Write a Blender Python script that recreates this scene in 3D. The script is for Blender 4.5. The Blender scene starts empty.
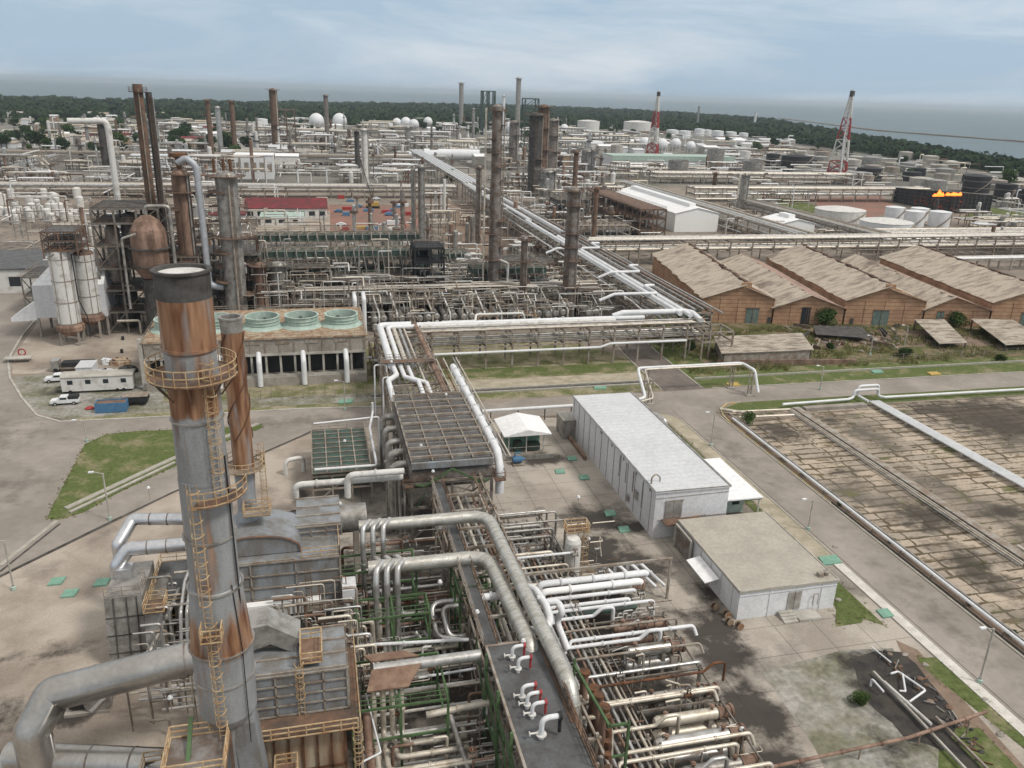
EXPO, SUNE, SKYS, HAZED = 0.66, 1.5, .10, .75e-4
CLD0, CLD1 = (2.7, 3.55, 4.4), (4.9, 5.2, 5.5)
import bpy, math, random
from mathutils import Vector, Matrix
random.seed(7)
RD = math.radians
SC = bpy.context.scene
COL = SC.collection
# ---------------------------------------------------------------- survey of the view (camera pose)
CF, CP, CR, CH, CZ = 810.7, RD(19.71), RD(1.845), RD(14.07), 60.0
FW = Vector((math.sin(CH)*math.cos(CP), math.cos(CH)*math.cos(CP), -math.sin(CP)))
R0 = Vector((math.cos(CH), -math.sin(CH), 0)); U0 = R0.cross(FW)
RT = R0*math.cos(CR)+U0*math.sin(CR); UP = U0*math.cos(CR)-R0*math.sin(CR)
CAMP = Vector((0, 0, CZ))
def G(px, py, z=0.0):
    d = FW*CF+RT*(px-512)-UP*(py-384)
    t = (z-CZ)/d.z
    return Vector((d.x*t, d.y*t, z))
def PJ(p):
    d = Vector(p)-CAMP; w = d.dot(FW)
    return 512+CF*d.dot(RT)/w, 384-CF*d.dot(UP)/w, w
def slide(p, ax, px=None, py=None):
    """move p along axis ax until it is seen at column px or row py"""
    d = Vector(p)-CAMP
    if px is not None: v, k = RT, (px-512)/CF
    else: v, k = -UP, (py-384)/CF
    n = v-FW*k
    return Vector(p)+ax*(-d.dot(n)/ax.dot(n))
AX = {'x': Vector((1, 0, 0)), 'y': Vector((0, 1, 0)), 'z': Vector((0, 0, 1))}
def HT(p, py): return slide(p, AX['z'], py=py).z
def MPP(p): return PJ(p)[2]/CF       # metres per pixel at p

# ---------------------------------------------------------------- materials
MT = {}
def mat(name, col, rough=.8, metal=0, n=.25, sc=1.0, col2=None, spec=.3, stretch=(1, 1, 1), lo=.4, hi=.62, bump=0, fine=.12, emit=None, rot=None):
    m = bpy.data.materials.new(name); m.use_nodes = True
    nt = m.node_tree; N = nt.nodes; L = nt.links
    b = N['Principled BSDF']
    b.inputs['Roughness'].default_value = rough; b.inputs['Metallic'].default_value = metal
    b.inputs['Specular IOR Level'].default_value = spec
    g = N.new('ShaderNodeNewGeometry'); mp = N.new('ShaderNodeMapping')
    mp.inputs['Scale'].default_value = stretch
    if rot is not None: mp.vector_type = 'TEXTURE'; mp.inputs['Rotation'].default_value = (0, 0, rot); mp.inputs['Scale'].default_value = tuple(1/q for q in stretch)
    L.new(g.outputs['Position'], mp.inputs['Vector'])
    t = N.new('ShaderNodeTexNoise'); t.inputs['Scale'].default_value = sc; t.inputs['Detail'].default_value = 7
    t.inputs['Roughness'].default_value = .62
    L.new(mp.outputs[0], t.inputs['Vector'])
    r = N.new('ShaderNodeValToRGB'); r.color_ramp.elements[0].position = lo; r.color_ramp.elements[1].position = hi
    c2 = col2 or tuple(c*(1-n) for c in col)
    r.color_ramp.elements[0].color = (*c2, 1); r.color_ramp.elements[1].color = (*col, 1)
    L.new(t.outputs['Fac'], r.inputs[0])
    f = N.new('ShaderNodeTexNoise'); f.inputs['Scale'].default_value = sc*9; f.inputs['Detail'].default_value = 3
    L.new(g.outputs['Position'], f.inputs['Vector'])
    mr = N.new('ShaderNodeMapRange'); mr.inputs['To Min'].default_value = 1-fine*2; mr.inputs['To Max'].default_value = 1+fine*2
    L.new(f.outputs['Fac'], mr.inputs['Value'])
    mx = N.new('ShaderNodeVectorMath'); mx.operation = 'SCALE'
    L.new(r.outputs['Color'], mx.inputs[0]); L.new(mr.outputs[0], mx.inputs['Scale'])
    L.new(mx.outputs[0], b.inputs['Base Color'])
    if bump:
        bp = N.new('ShaderNodeBump'); bp.inputs['Strength'].default_value = bump; bp.inputs['Distance'].default_value = .1
        L.new(f.outputs['Fac'], bp.inputs['Height']); L.new(bp.outputs[0], b.inputs['Normal'])
    if emit:
        b.inputs['Emission Color'].default_value = (*emit[0], 1); b.inputs['Emission Strength'].default_value = emit[1]
    MT[name] = m
    return m
RUSTC = (.17, .075, .035)
mat('white_paint', (.72, .73, .74), .5, n=.12, sc=.5)
mat('white_worn', (.62, .61, .58), .6, col2=(.40, .37, .33), sc=.6, lo=.3, hi=.5)
mat('white_roof', (.8, .8, .8), .6, n=.06, sc=.15)
mat('pale_wall', (.66, .665, .68), .6, n=.1, sc=.3, stretch=(1, 1, .2))
mat('grey_roof', (.56, .57, .58), .7, n=.07, sc=.2)
mat('beige_roof', (.40, .37, .315), .85, n=.15, sc=.25)
mat('cladding', (.56, .56, .55), .38, .7, col2=(.36, .34, .31), sc=.8, lo=.35, hi=.6)
mat('cladding_dull', (.40, .385, .36), .48, .5, col2=(.2, .185, .165), sc=.7, lo=.35, hi=.6)
mat('cladding_dark', (.27, .255, .24), .55, .3, col2=(.16, .12, .095), sc=.7)
mat('pale_pipe', (.60, .55, .47), .45, .35, col2=(.38, .325, .25), sc=.7, lo=.32, hi=.52)
mat('grey_steel', (.22, .215, .195), .75, .05, col2=(.14, .11, .085), sc=.8)
mat('mid_steel', (.34, .315, .275), .75, .05, col2=(.22, .17, .13), sc=.8)
mat('grime', (.095, .092, .088), .85, col2=(.05, .045, .04), sc=.6)
mat('black_paint', (.03, .03, .032), .7, n=.3)
mat('rust', RUSTC, .85, col2=(.08, .045, .03), sc=.9)
mat('rust_brown', (.2, .12, .08), .85, col2=(.1, .075, .06), sc=.5)
mat('rust_vessel', (.3, .2, .15), .7, col2=(.14, .085, .06), sc=.5, stretch=(1, 1, .25))
mat('yellow_rail', (.52, .405, .25), .7, col2=(.36, .22, .11), sc=1.5)
mat('green_steel', (.085, .15, .065), .7, col2=(.06, .10, .045), sc=1)
mat('teal_steel', (.05, .11, .09), .7, col2=(.06, .06, .05), sc=1)
mat('fan_green', (.42, .51, .45), .7, col2=(.30, .39, .34), sc=.8)
mat('hatch_green', (.20, .37, .28), .7, n=.2)
mat('red_paint', (.36, .05, .05), .6, n=.2)
mat('red_roof', (.19, .03, .035), .8, col2=(.1, .03, .03), sc=.3)
mat('blue_paint', (.08, .19, .33), .6, n=.2)
mat('yellow_paint', (.5, .34, .09), .6, n=.2)
mat('concrete', (.36, .33, .29), .95, col2=(.25, .225, .195), sc=.25, spec=.1)
mat('concrete_pale', (.46, .44, .40), .95, col2=(.34, .32, .28), sc=.4, spec=.1)
mat('asphalt', (.315, .282, .248), .95, col2=(.235, .21, .185), sc=.08, spec=.1, fine=.08)
mat('asphalt_dark', (.2, .172, .152), .95, col2=(.14, .12, .108), sc=.2, spec=.1)
mat('kerb', (.40, .38, .33), .9, n=.2, sc=1, spec=.1)
mat('grass', (.10, .125, .045), .95, col2=(.215, .195, .115), sc=.18, spec=.05, lo=.36, hi=.5, fine=.3)
mat('grass_dry', (.13, .14, .06), .95, col2=(.28, .25, .17), sc=.2, spec=.05, lo=.42, hi=.6, fine=.3)
mat('dirt', (.25, .185, .14), .95, col2=(.17, .13, .10), sc=.15, spec=.05)
mat('dirt_red', (.28, .15, .12), .95, col2=(.2, .14, .11), sc=.05, spec=.05)
mat('gravel', (.33, .315, .29), .95, col2=(.17, .165, .115), sc=.16, spec=.05, fine=.3)
mat('oil', (.03, .028, .028), .75, col2=(.06, .053, .045), sc=.6, spec=.2)
mat('deck_dark', (.115, .12, .125), .7, col2=(.075, .073, .07), sc=.4)
mat('plate_rust', (.25, .17, .12), .8, col2=(.17, .10, .07), sc=.7)
mat('panel_grey', (.27, .29, .31), .6, .2, col2=(.19, .18, .165), sc=.6, stretch=(1, 1, .4))
mat('panel_tan', (.40, .34, .25), .8, col2=(.25, .14, .08), sc=.9, stretch=(1, 1, .15))
mat('brick', (.46, .295, .185), .9, col2=(.34, .205, .13), sc=.3, spec=.1)
mat('door_green', (.15, .20, .18), .7, n=.3)
mat('dark_glass', (.03, .035, .04), .2, n=.1)
mat('rubber', (.02, .02, .02), .8)
mat('trunk', (.12, .09, .06), .9)
mat('leaf', (.045, .085, .022), .8, n=.5, sc=.6, spec=.1)
mat('leaf_light', (.08, .13, .035), .8, n=.5, sc=.6, spec=.1)
mat('forest_leaf', (.035, .06, .025), .9, n=.5, sc=.03, spec=.05)
mat('sand', (.30, .28, .24), .9, n=.15, sc=.01)
mat('flame', (1, .3, .05), .5, emit=((1, .13, .012), 2.2))
mat('glow_white', (.85, .85, .83), .3, n=.05)

def coursed(name, every, col, axis=2, w=.12, k=.5):
    m = MT[name]; nt = m.node_tree; N = nt.nodes; L = nt.links; b = N['Principled BSDF']; src = b.inputs['Base Color'].links[0].from_socket
    g = N.new('ShaderNodeNewGeometry'); s = N.new('ShaderNodeSeparateXYZ'); L.new(g.outputs['Position'], s.inputs[0])
    a = N.new('ShaderNodeMath'); a.operation = 'PINGPONG'; a.inputs[1].default_value = every/2; L.new(s.outputs[axis], a.inputs[0])
    c = N.new('ShaderNodeMath'); c.operation = 'LESS_THAN'; c.inputs[1].default_value = w; L.new(a.outputs[0], c.inputs[0])
    q = N.new('ShaderNodeMath'); q.operation = 'MULTIPLY'; q.inputs[1].default_value = k; L.new(c.outputs[0], q.inputs[0])
    x = N.new('ShaderNodeMix'); x.data_type = 'RGBA'; L.new(q.outputs[0], x.inputs['Factor']); L.new(src, x.inputs['A']); x.inputs['B'].default_value = (*col, 1); L.new(x.outputs['Result'], b.inputs['Base Color'])
coursed('brick', 1.15, (.2, .09, .05), w=.11, k=.6); coursed('grey_roof', 1.3, (.36, .37, .39), axis=1, w=.05, k=.5)
def banded(name, bands, base=(.30, .32, .34), rustamt=.5):
    """galvanised shell whose plates rusted by course: bands = [(z, rust 0..1)]"""
    m = mat(name, base, .55, .25, n=.2, sc=.7, stretch=(1, 1, .3)); nt = m.node_tree; N = nt.nodes; L = nt.links
    b = N['Principled BSDF']; src = b.inputs['Base Color'].links[0].from_socket
    g = N.new('ShaderNodeNewGeometry'); s = N.new('ShaderNodeSeparateXYZ'); L.new(g.outputs['Position'], s.inputs[0])
    z0, z1 = bands[0][0], bands[-1][0]
    mr = N.new('ShaderNodeMapRange'); mr.inputs['From Min'].default_value = z0; mr.inputs['From Max'].default_value = z1
    L.new(s.outputs[2], mr.inputs['Value'])
    r = N.new('ShaderNodeValToRGB'); e = r.color_ramp.elements
    e[0].position = 0; e[0].color = (bands[0][1],)*3+(1,); e[1].position = 1; e[1].color = (bands[-1][1],)*3+(1,)
    for z, a in bands[1:-1]:
        k = e.new((z-z0)/(z1-z0)); k.color = (a, a, a, 1)
    L.new(mr.outputs[0], r.inputs[0])
    mp = N.new('ShaderNodeMapping'); mp.inputs['Scale'].default_value = (1.1, 1.1, .16); L.new(g.outputs['Position'], mp.inputs[0])
    t = N.new('ShaderNodeTexNoise'); t.inputs['Scale'].default_value = 1.0; t.inputs['Detail'].default_value = 6; L.new(mp.outputs[0], t.inputs[0])
    tq = N.new('ShaderNodeMath'); tq.operation = 'MULTIPLY_ADD'; tq.inputs[1].default_value = 2.0; tq.inputs[2].default_value = -.48; L.new(t.outputs['Fac'], tq.inputs[0])
    a = N.new('ShaderNodeMath'); a.operation = 'ADD'; L.new(tq.outputs[0], a.inputs[0]); L.new(r.outputs[0], a.inputs[1])
    r2 = N.new('ShaderNodeMapRange'); r2.inputs['From Min'].default_value = .82; r2.inputs['From Max'].default_value = 1.25
    L.new(a.outputs[0], r2.inputs['Value'])
    r3 = N.new('ShaderNodeValToRGB'); r3.color_ramp.elements[0].color = (.15, .065, .032, 1); r3.color_ramp.elements[1].color = (.40, .235, .14, 1)
    r3.color_ramp.elements[0].position = .35; r3.color_ramp.elements[1].position = .7
    t2 = N.new('ShaderNodeTexNoise'); t2.inputs['Scale'].default_value = 1.6; L.new(mp.outputs[0], t2.inputs[0]); L.new(t2.outputs['Fac'], r3.inputs[0])
    mx = N.new('ShaderNodeMix'); mx.data_type = 'RGBA'
    L.new(r2.outputs[0], mx.inputs['Factor']); L.new(src, mx.inputs['A']); L.new(r3.outputs[0], mx.inputs['B'])
    L.new(mx.outputs['Result'], b.inputs['Base Color'])
    return m

# ---------------------------------------------------------------- mesh builder
class MB:
    def __init__(s): s.v = []; s.f = []; s.sm = []
    def add(s, vs, fs, smooth=False):
        o = len(s.v); s.v += [tuple(v) for v in vs]
        for f in fs: s.f.append(tuple(i+o for i in f)); s.sm.append(smooth)
        return s
    def box(s, x0, y0, z0, x1, y1, z1):
        x0, x1 = sorted((x0, x1)); y0, y1 = sorted((y0, y1)); z0, z1 = sorted((z0, z1))
        v = [(x, y, z) for z in (z0, z1) for y in (y0, y1) for x in (x0, x1)]
        return s.add(v, [(0, 2, 3, 1), (4, 5, 7, 6), (0, 1, 5, 4), (1, 3, 7, 5), (3, 2, 6, 7), (2, 0, 4, 6)])
    def cb(s, c, d): return s.box(c[0]-d[0]/2, c[1]-d[1]/2, c[2]-d[2]/2, c[0]+d[0]/2, c[1]+d[1]/2, c[2]+d[2]/2)
    def bar(s, a, b, w, h=None):
        a = Vector(a); b = Vector(b); h = h or w
        t = (b-a)
        if t.length < 1e-6: return s
        t.normalize(); q = Vector((0, 0, 1)) if abs(t.z) < .9 else Vector((0, 1, 0))
        n = t.cross(q).normalized(); m = n.cross(t)
        v = []
        for p in (a, b):
            for i, j in ((-1, -1), (1, -1), (1, 1), (-1, 1)): v.append(p+n*(w/2*i)+m*(h/2*j))
        return s.add(v, [(0, 1, 2, 3), (7, 6, 5, 4), (0, 4, 5, 1), (1, 5, 6, 2), (2, 6, 7, 3), (3, 7, 4, 0)])
    def tube(s, pts, r, n=10, bend=None, cap=True, seg=4):
        P = [Vector(p) for p in pts]
        bend = bend if bend is not None else r*2.2
        Q = [P[0]]
        for i in range(1, len(P)-1):
            a = P[i-1]-P[i]; b = P[i+1]-P[i]
            la, lb = a.length, b.length
            if la < 1e-5 or lb < 1e-5: continue
            a.normalize(); b.normalize()
            an = a.angle(b)
            if an > 3.1: Q.append(P[i]); continue
            k = min(bend/max(math.tan(an/2), .2), la*.49, lb*.49)
            A = P[i]+a*k; B = P[i]+b*k
            for j in range(seg+1):
                u = j/seg; Q.append(A*(1-u)**2+P[i]*2*u*(1-u)+B*u*u)
        Q.append(P[-1])
        vs = []; fs = []
        t = (Q[1]-Q[0]).normalized()
        u = t.cross(Vector((0, 0, 1)) if abs(t.z) < .9 else Vector((0, 1, 0))).normalized()
        for i, q in enumerate(Q):
            t = (Q[min(i+1, len(Q)-1)]-Q[max(i-1, 0)]).normalized()
            u = (u-t*u.dot(t)).normalized(); w = t.cross(u)
            for k in range(n):
                a = 2*math.pi*k/n; vs.append(q+(u*math.cos(a)+w*math.sin(a))*r)
        for i in range(len(Q)-1):
            for k in range(n):
                a = i*n+k; b = i*n+(k+1) % n; fs.append((a, b, b+n, a+n))
        s.add(vs, fs, True)
        if cap:
            s.add(vs[:n], [tuple(range(n-1, -1, -1))]); s.add(vs[-n:], [tuple(range(n))])
        return s
    def lathe(s, c, prof, n=20, axis='z', smooth=True, a0=0.0, a1=2*math.pi):
        """prof = [(radius, height)]; sharp where two equal points repeat"""
        c = Vector(c); full = abs(a1-a0-2*math.pi) < 1e-6; m = n if full else n+1
        def P(r, h, a):
            x, y = r*math.cos(a), r*math.sin(a)
            return c+(Vector((x, y, h)) if axis == 'z' else Vector((h, x, y)) if axis == 'x' else Vector((y, h, x)))
        for (r0, h0), (r1, h1) in zip(prof, prof[1:]):
            if abs(r0-r1) < 1e-6 and abs(h0-h1) < 1e-6: continue
            vs = []; fs = []
            for k in range(m):
                a = a0+(a1-a0)*k/n; vs += [P(r0, h0, a), P(r1, h1, a)]
            for k in range(n):
                b = (k+1) % m; fs.append((2*k, 2*b, 2*b+1, 2*k+1))
            if r0 < 1e-6: fs = [(f[0], f[2], f[3]) for f in fs]
            elif r1 < 1e-6: fs = [(f[0], f[1], f[3]) for f in fs]
            s.add(vs, fs, smooth)
        return s
    def prism(s, poly, z0, z1):
        n = len(poly); v = [(x, y, z0) for x, y in poly]+[(x, y, z1) for x, y in poly]
        ar = sum(poly[i][0]*poly[(i+1) % n][1]-poly[(i+1) % n][0]*poly[i][1] for i in range(n))
        if ar < 0: v = [(x, y, z0) for x, y in poly[::-1]]+[(x, y, z1) for x, y in poly[::-1]]
        return s.add(v, [tuple(range(n-1, -1, -1)), tuple(range(n, 2*n))]+[(i, (i+1) % n, (i+1) % n+n, i+n) for i in range(n)])
    def sheet(s, pts):
        return s.add(pts, [tuple(range(len(pts)))])
    def build(s, name, m, parent=None, loc=None):
        me = bpy.data.meshes.new(name); me.from_pydata(s.v, [], s.f)
        me.polygons.foreach_set('use_smooth', s.sm)
        me.materials.append(MT[m] if isinstance(m, str) else m)
        me.update()
        o = bpy.data.objects.new(name, me); COL.objects.link(o)
        if parent is not None:
            o.parent = parent; q = parent; w = Vector()
            while q is not None: w += q.location; q = q.parent
            o.location = -w
        return o
REG = []
PIPES = []
def T(name, label, cat, group=None, at=(0, 0, 0)):
    """an Empty at the base of a thing"""
    o = bpy.data.objects.new(name, None); COL.objects.link(o); o.location = at; o.empty_display_size = .5
    return tag(o, label, cat, group, at)
def tag(o, label, cat, group=None, at=None, order='x'):
    o['label'] = label; o['category'] = cat
    if group: o['group'] = group
    o['kind'] = 'thing'
    REG.append((o, at, order))
    return o
def S(name, mb, m):
    o = mb.build(name, m); o['kind'] = 'structure'; return o
def copy_tree(o, parent=None):
    c = o.copy(); COL.objects.link(c)
    if parent is not None: c.parent = parent
    for ch in o.children: copy_tree(ch, c)
    return c
ORD = ['', 'first', 'second', 'third', 'fourth', 'fifth', 'sixth', 'seventh', 'eighth', 'ninth', 'tenth', 'eleventh', 'twelfth', 'thirteenth', 'fourteenth', 'fifteenth', 'sixteenth', 'seventeenth', 'eighteenth', 'nineteenth', 'twentieth']
TENS = {20: 'twenty', 30: 'thirty', 40: 'forty', 50: 'fifty', 60: 'sixty', 70: 'seventy', 80: 'eighty', 90: 'ninety'}
def ordw(i):
    if i <= 20: return ORD[i]
    if i >= 100: return 'hundred-'+ordw(i-100) if i > 100 else 'hundredth'
    if i % 10 == 0: return TENS[i][:-1]+'ieth'
    return TENS[i//10*10]+'-'+ORD[i % 10]
FINE = ('thin far pipe', 'fine pipe in the middle process unit', 'fine pipe in the near process unit', 'fine pipe in the reactor structures'); FINEB = {}
def merge_small_pipes(keep=285):
    PIPES.sort(key=lambda t: -t[0]); rest = [o for _, o in PIPES[keep:]]; ms = []; v = []; f = []; mi = []; sm = []
    for o in rest:
        m = o.data.materials[0]
        if m not in ms: ms.append(m)
        k = len(v); v += [tuple(x.co) for x in o.data.vertices]
        for p in o.data.polygons: f.append(tuple(i+k for i in p.vertices)); mi.append(ms.index(m)); sm.append(p.use_smooth)
    for mn, b in FINEB.items():
        m = MT[mn]
        if m not in ms: ms.append(m)
        k = len(v); v += b.v; f += [tuple(i+k for i in q) for q in b.f]; mi += [ms.index(m)]*len(b.f); sm += b.sm
    me = bpy.data.meshes.new('small_pipework'); me.from_pydata(v, [], f)
    for m in ms: me.materials.append(m)
    me.polygons.foreach_set('material_index', mi); me.polygons.foreach_set('use_smooth', sm); me.update()
    q = bpy.data.objects.new('small_pipework', me); COL.objects.link(q); q['kind'] = 'stuff'; dead = set(rest)
    REG[:] = [t for t in REG if t[0] not in dead]
    for o in rest: bpy.data.objects.remove(o)
def finish_labels():
    merge_small_pipes()
    g = {}
    for o, at, order in REG: g.setdefault(o['label'], []).append((o, at, order))
    for lab, L in g.items():
        if len(L) < 2: continue
        pos = []
        for o, at, order in L:
            p = Vector(at) if at is not None and Vector(at).length > 0 else centre(o)
            q = PJ(p); pos.append((q[0] if order == 'x' else -q[1], o))
        order = L[0][2]
        pos.sort(key=lambda t: t[0]); n = len(pos)
        side = ('from the left', 'leftmost', 'rightmost') if order == 'x' else ('from the front', 'frontmost', 'rearmost')
        for i, (_, o) in enumerate(pos):
            w = side[1] if i == 0 else side[2] if i == n-1 else ordw(i+1)+' '+side[0]
            o['label'] = lab+', '+w
            if not o.get('group'): o['group'] = lab
def centre(o):
    if o.type == 'MESH' and len(o.data.vertices):
        m = o.matrix_basis; vs = o.data.vertices; k = max(1, len(vs)//40)
        c = Vector(); n = 0
        for i in range(0, len(vs), k): c += m @ vs[i].co; n += 1
        return c/n
    return o.matrix_basis.translation

# ---------------------------------------------------------------- recurring pieces
def rail(mb, pts, h=1.1, w=.06, step=1.6, closed=False):
    P = [Vector(p) for p in pts]
    if closed: P = P+[P[0]]
    for a, b in zip(P, P[1:]):
        n = max(1, round((b-a).length/step))
        for k in (h, h*.55, .08): mb.bar(a+Vector((0, 0, k)), b+Vector((0, 0, k)), w)
        for i in range(n):
            q = a.lerp(b, i/n); mb.bar(q, q+Vector((0, 0, h+.01)), w*1.03)
    if not closed: mb.bar(P[-1], P[-1]+Vector((0, 0, h+.01)), w*1.03)
    return mb
def ladder(mb, x, y, z0, z1, d=(0, -1), w=.5, cage=True, t=.05):
    dx, dy = d; sx, sy = -dy, dx
    for k in (-1, 1): mb.bar((x+sx*w/2*k, y+sy*w/2*k, z0), (x+sx*w/2*k, y+sy*w/2*k, z1), t)
    z = z0+.4
    while z < z1: mb.bar((x-sx*w/2, y-sy*w/2, z), (x+sx*w/2, y+sy*w/2, z), t*.7); z += .45
    if cage:
        z = z0+2.2
        arc = [(math.cos(a), math.sin(a)) for a in [math.pi*i/6 for i in range(7)]]
        while z < z1+.9:
            P = [(x+sx*w*.75*c+dx*w*1.3*q, y+sy*w*.75*c+dy*w*1.3*q, z) for c, q in arc]
            for a, b in zip(P, P[1:]): mb.bar(a, b, t*1.2)
            z += 1.1
        for c, q in arc[1:-1:2]:
            mb.bar((x+sx*w*.75*c+dx*w*1.3*q, y+sy*w*.75*c+dy*w*1.3*q, z0+2.2), (x+sx*w*.75*c+dx*w*1.3*q, y+sy*w*.75*c+dy*w*1.3*q, z1+.8), t*.7)
def ringplat(mb, rl, c, r, z, w=1.0, a0=0, a1=2*math.pi, n=20):
    mb.lathe((c[0], c[1], z), [(r, -.06), (r+w, -.06), (r+w, .04), (r, .04), (r, -.06)], n=n, a0=a0, a1=a1, smooth=False)
    k = max(3, int(n*(a1-a0)/(2*math.pi)))
    P = [Vector((c[0]+(r+w)*math.cos(a0+(a1-a0)*i/k), c[1]+(r+w)*math.sin(a0+(a1-a0)*i/k), z)) for i in range(k+1)]
    rail(rl, P, step=9, h=1.1)
def path(start, *mv):
    """pipe route: start (px, py, z) as surveyed in the view, then moves along the plant's axes"""
    p = G(*start) if not isinstance(start, Vector) else start
    P = [p]
    for m in mv:
        k, v = m[0], m[1]
        if k == 'X': p = Vector((v, p.y, p.z))
        elif k == 'Y': p = Vector((p.x, v, p.z))
        elif k == 'Z': p = Vector((p.x, p.y, v))
        elif k == 'D': p = p+Vector(v)
        else: p = slide(p, AX[k], **({'px': v} if k == 'x' else {'py': v}))
        P.append(p.copy())
    return P
def pipe(pts, r, m, label, group=None, n=10, flanges=0, bend=None, name='pipe', order='x', supports=False):
    if label in FINE: FINEB.setdefault(m, MB()).tube(pts, r, n, bend, seg=2); return None
    mb = MB().tube(pts, r, n, bend)
    if flanges:
        for a, b in zip(pts, pts[1:]):
            d = (Vector(b)-Vector(a)); k = int(d.length/flanges)
            for i in range(1, k+1):
                q = Vector(a)+d*(i/(k+1)); e = d.normalized()*.06
                mb.tube([q-e, q+e], r*1.05, n)
    elif r >= .1:
        dd = PJ(pts[len(pts)//2])[2]
        if 0 < dd < 125:
            for a, b in zip(pts, pts[1:]):
                d = (Vector(b)-Vector(a)); k = int(d.length/4.3)
                for i in range(1, k+1):
                    q = Vector(a)+d*((i-.35)/(k+.3)); e = d.normalized()*.05; mb.tube([q-e*2.6, q-e*.8], r*1.4, 8); mb.tube([q+e*.2, q+e*2], r*1.4, 8)
    o = mb.build(name, m); tag(o, label, 'pipe', group, order=order)
    ln = sum((Vector(b)-Vector(a)).length for a, b in zip(pts, pts[1:])); w = [PJ(p) for p in pts]
    sc = sum(min(math.hypot(a[0]-b[0], a[1]-b[1]), 700) for a, b in zip(w, w[1:]) if a[2] > 0 and b[2] > 0)*r*CF/max(5, sum(a[2] for a in w)/len(w))
    PIPES.append((sc, o)); return o
def V3(*a): return Vector(a)
# ================================================================ camera, light, air
cam = bpy.data.cameras.new('camera'); co = bpy.data.objects.new('camera', cam); COL.objects.link(co)
cam.sensor_fit = 'HORIZONTAL'; cam.sensor_width = 36; cam.lens = 36*CF/1024
cam.clip_start = .5; cam.clip_end = 80000
mw = Matrix((RT, UP, -FW)).transposed().to_4x4(); mw.translation = CAMP
co.matrix_world = mw; SC.camera = co
SC.view_settings.view_transform = 'Standard'; SC.view_settings.look = 'None'
SC.view_settings.exposure = EXPO; SC.view_settings.gamma = 1
SC.cycles.max_bounces = 5; SC.cycles.diffuse_bounces = 2; SC.cycles.glossy_bounces = 2; SC.cycles.volume_bounces = 0
SC.cycles.volume_step_rate = 10
SUN_EL, SUN_AZ = RD(52), RD(128)          # azimuth clockwise from the plant's +Y
sd = bpy.data.lights.new('sun', 'SUN'); sd.energy = SUNE; sd.angle = RD(11); sd.color = (1, .95, .88)
so = bpy.data.objects.new('sun', sd); COL.objects.link(so)
sv = Vector((math.sin(SUN_AZ)*math.cos(SUN_EL), math.cos(SUN_AZ)*math.cos(SUN_EL), math.sin(SUN_EL)))
so.rotation_euler = sv.to_track_quat('Z', 'Y').to_euler()
W = bpy.data.worlds.new('World'); SC.world = W; W.use_nodes = True
nt = W.node_tree; N = nt.nodes; L = nt.links; N.clear()
out = N.new('ShaderNodeOutputWorld'); bg = N.new('ShaderNodeBackground'); bg.inputs[1].default_value = SKYS
sk = N.new('ShaderNodeTexSky'); sk.sky_type = 'NISHITA'; sk.sun_disc = False
sk.sun_elevation = SUN_EL; sk.sun_rotation = SUN_AZ; sk.air_density = 1.2; sk.dust_density = 3; sk.ozone_density = 2
tc = N.new('ShaderNodeTexCoord'); mp = N.new('ShaderNodeMapping'); mp.inputs['Scale'].default_value = (1.0, 1.0, 5.5)
mp.inputs['Rotation'].default_value = (0, 0, .6)
L.new(tc.outputs['Generated'], mp.inputs[0])
n1 = N.new('ShaderNodeTexNoise'); n1.inputs['Scale'].default_value = 1.3; n1.inputs['Detail'].default_value = 7; n1.inputs['Roughness'].default_value = .52
n1.inputs['Distortion'].default_value = .4
L.new(mp.outputs[0], n1.inputs[0])
rp = N.new('ShaderNodeValToRGB'); rp.color_ramp.elements[0].position = .40; rp.color_ramp.elements[1].position = .66
L.new(n1.outputs['Fac'], rp.inputs[0])
n2 = N.new('ShaderNodeTexNoise'); n2.inputs['Scale'].default_value = 2.6; n2.inputs['Detail'].default_value = 8; n2.inputs['Roughness'].default_value = .6; n2.inputs['Distortion'].default_value = .5; L.new(mp.outputs[0], n2.inputs[0])
cr = N.new('ShaderNodeValToRGB'); cr.color_ramp.elements[0].position = .44; cr.color_ramp.elements[1].position = .74
cr.color_ramp.elements[0].color = (*CLD0, 1); cr.color_ramp.elements[1].color = (*CLD1, 1)
L.new(n2.outputs['Fac'], cr.inputs[0])
mul = N.new('ShaderNodeMath'); mul.operation = 'MULTIPLY_ADD'; mul.inputs[1].default_value = .08; mul.inputs[2].default_value = .9
L.new(rp.outputs[0], mul.inputs[0])
# unseen sky overhead: denser, greyer cloud added to make the lighting less blue
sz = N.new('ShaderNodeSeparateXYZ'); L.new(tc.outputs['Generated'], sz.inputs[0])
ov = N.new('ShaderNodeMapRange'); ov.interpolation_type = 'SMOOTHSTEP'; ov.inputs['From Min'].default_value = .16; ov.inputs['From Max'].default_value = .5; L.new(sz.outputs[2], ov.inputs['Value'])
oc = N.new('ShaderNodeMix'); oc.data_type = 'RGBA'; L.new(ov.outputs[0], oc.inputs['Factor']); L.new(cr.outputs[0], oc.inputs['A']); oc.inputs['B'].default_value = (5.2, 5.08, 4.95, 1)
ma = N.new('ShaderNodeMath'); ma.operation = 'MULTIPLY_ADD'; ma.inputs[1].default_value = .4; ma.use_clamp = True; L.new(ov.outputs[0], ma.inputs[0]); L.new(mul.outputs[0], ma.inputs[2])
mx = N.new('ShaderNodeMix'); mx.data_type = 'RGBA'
L.new(ma.outputs[0], mx.inputs['Factor']); L.new(sk.outputs[0], mx.inputs['A']); L.new(oc.outputs['Result'], mx.inputs['B'])
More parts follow.
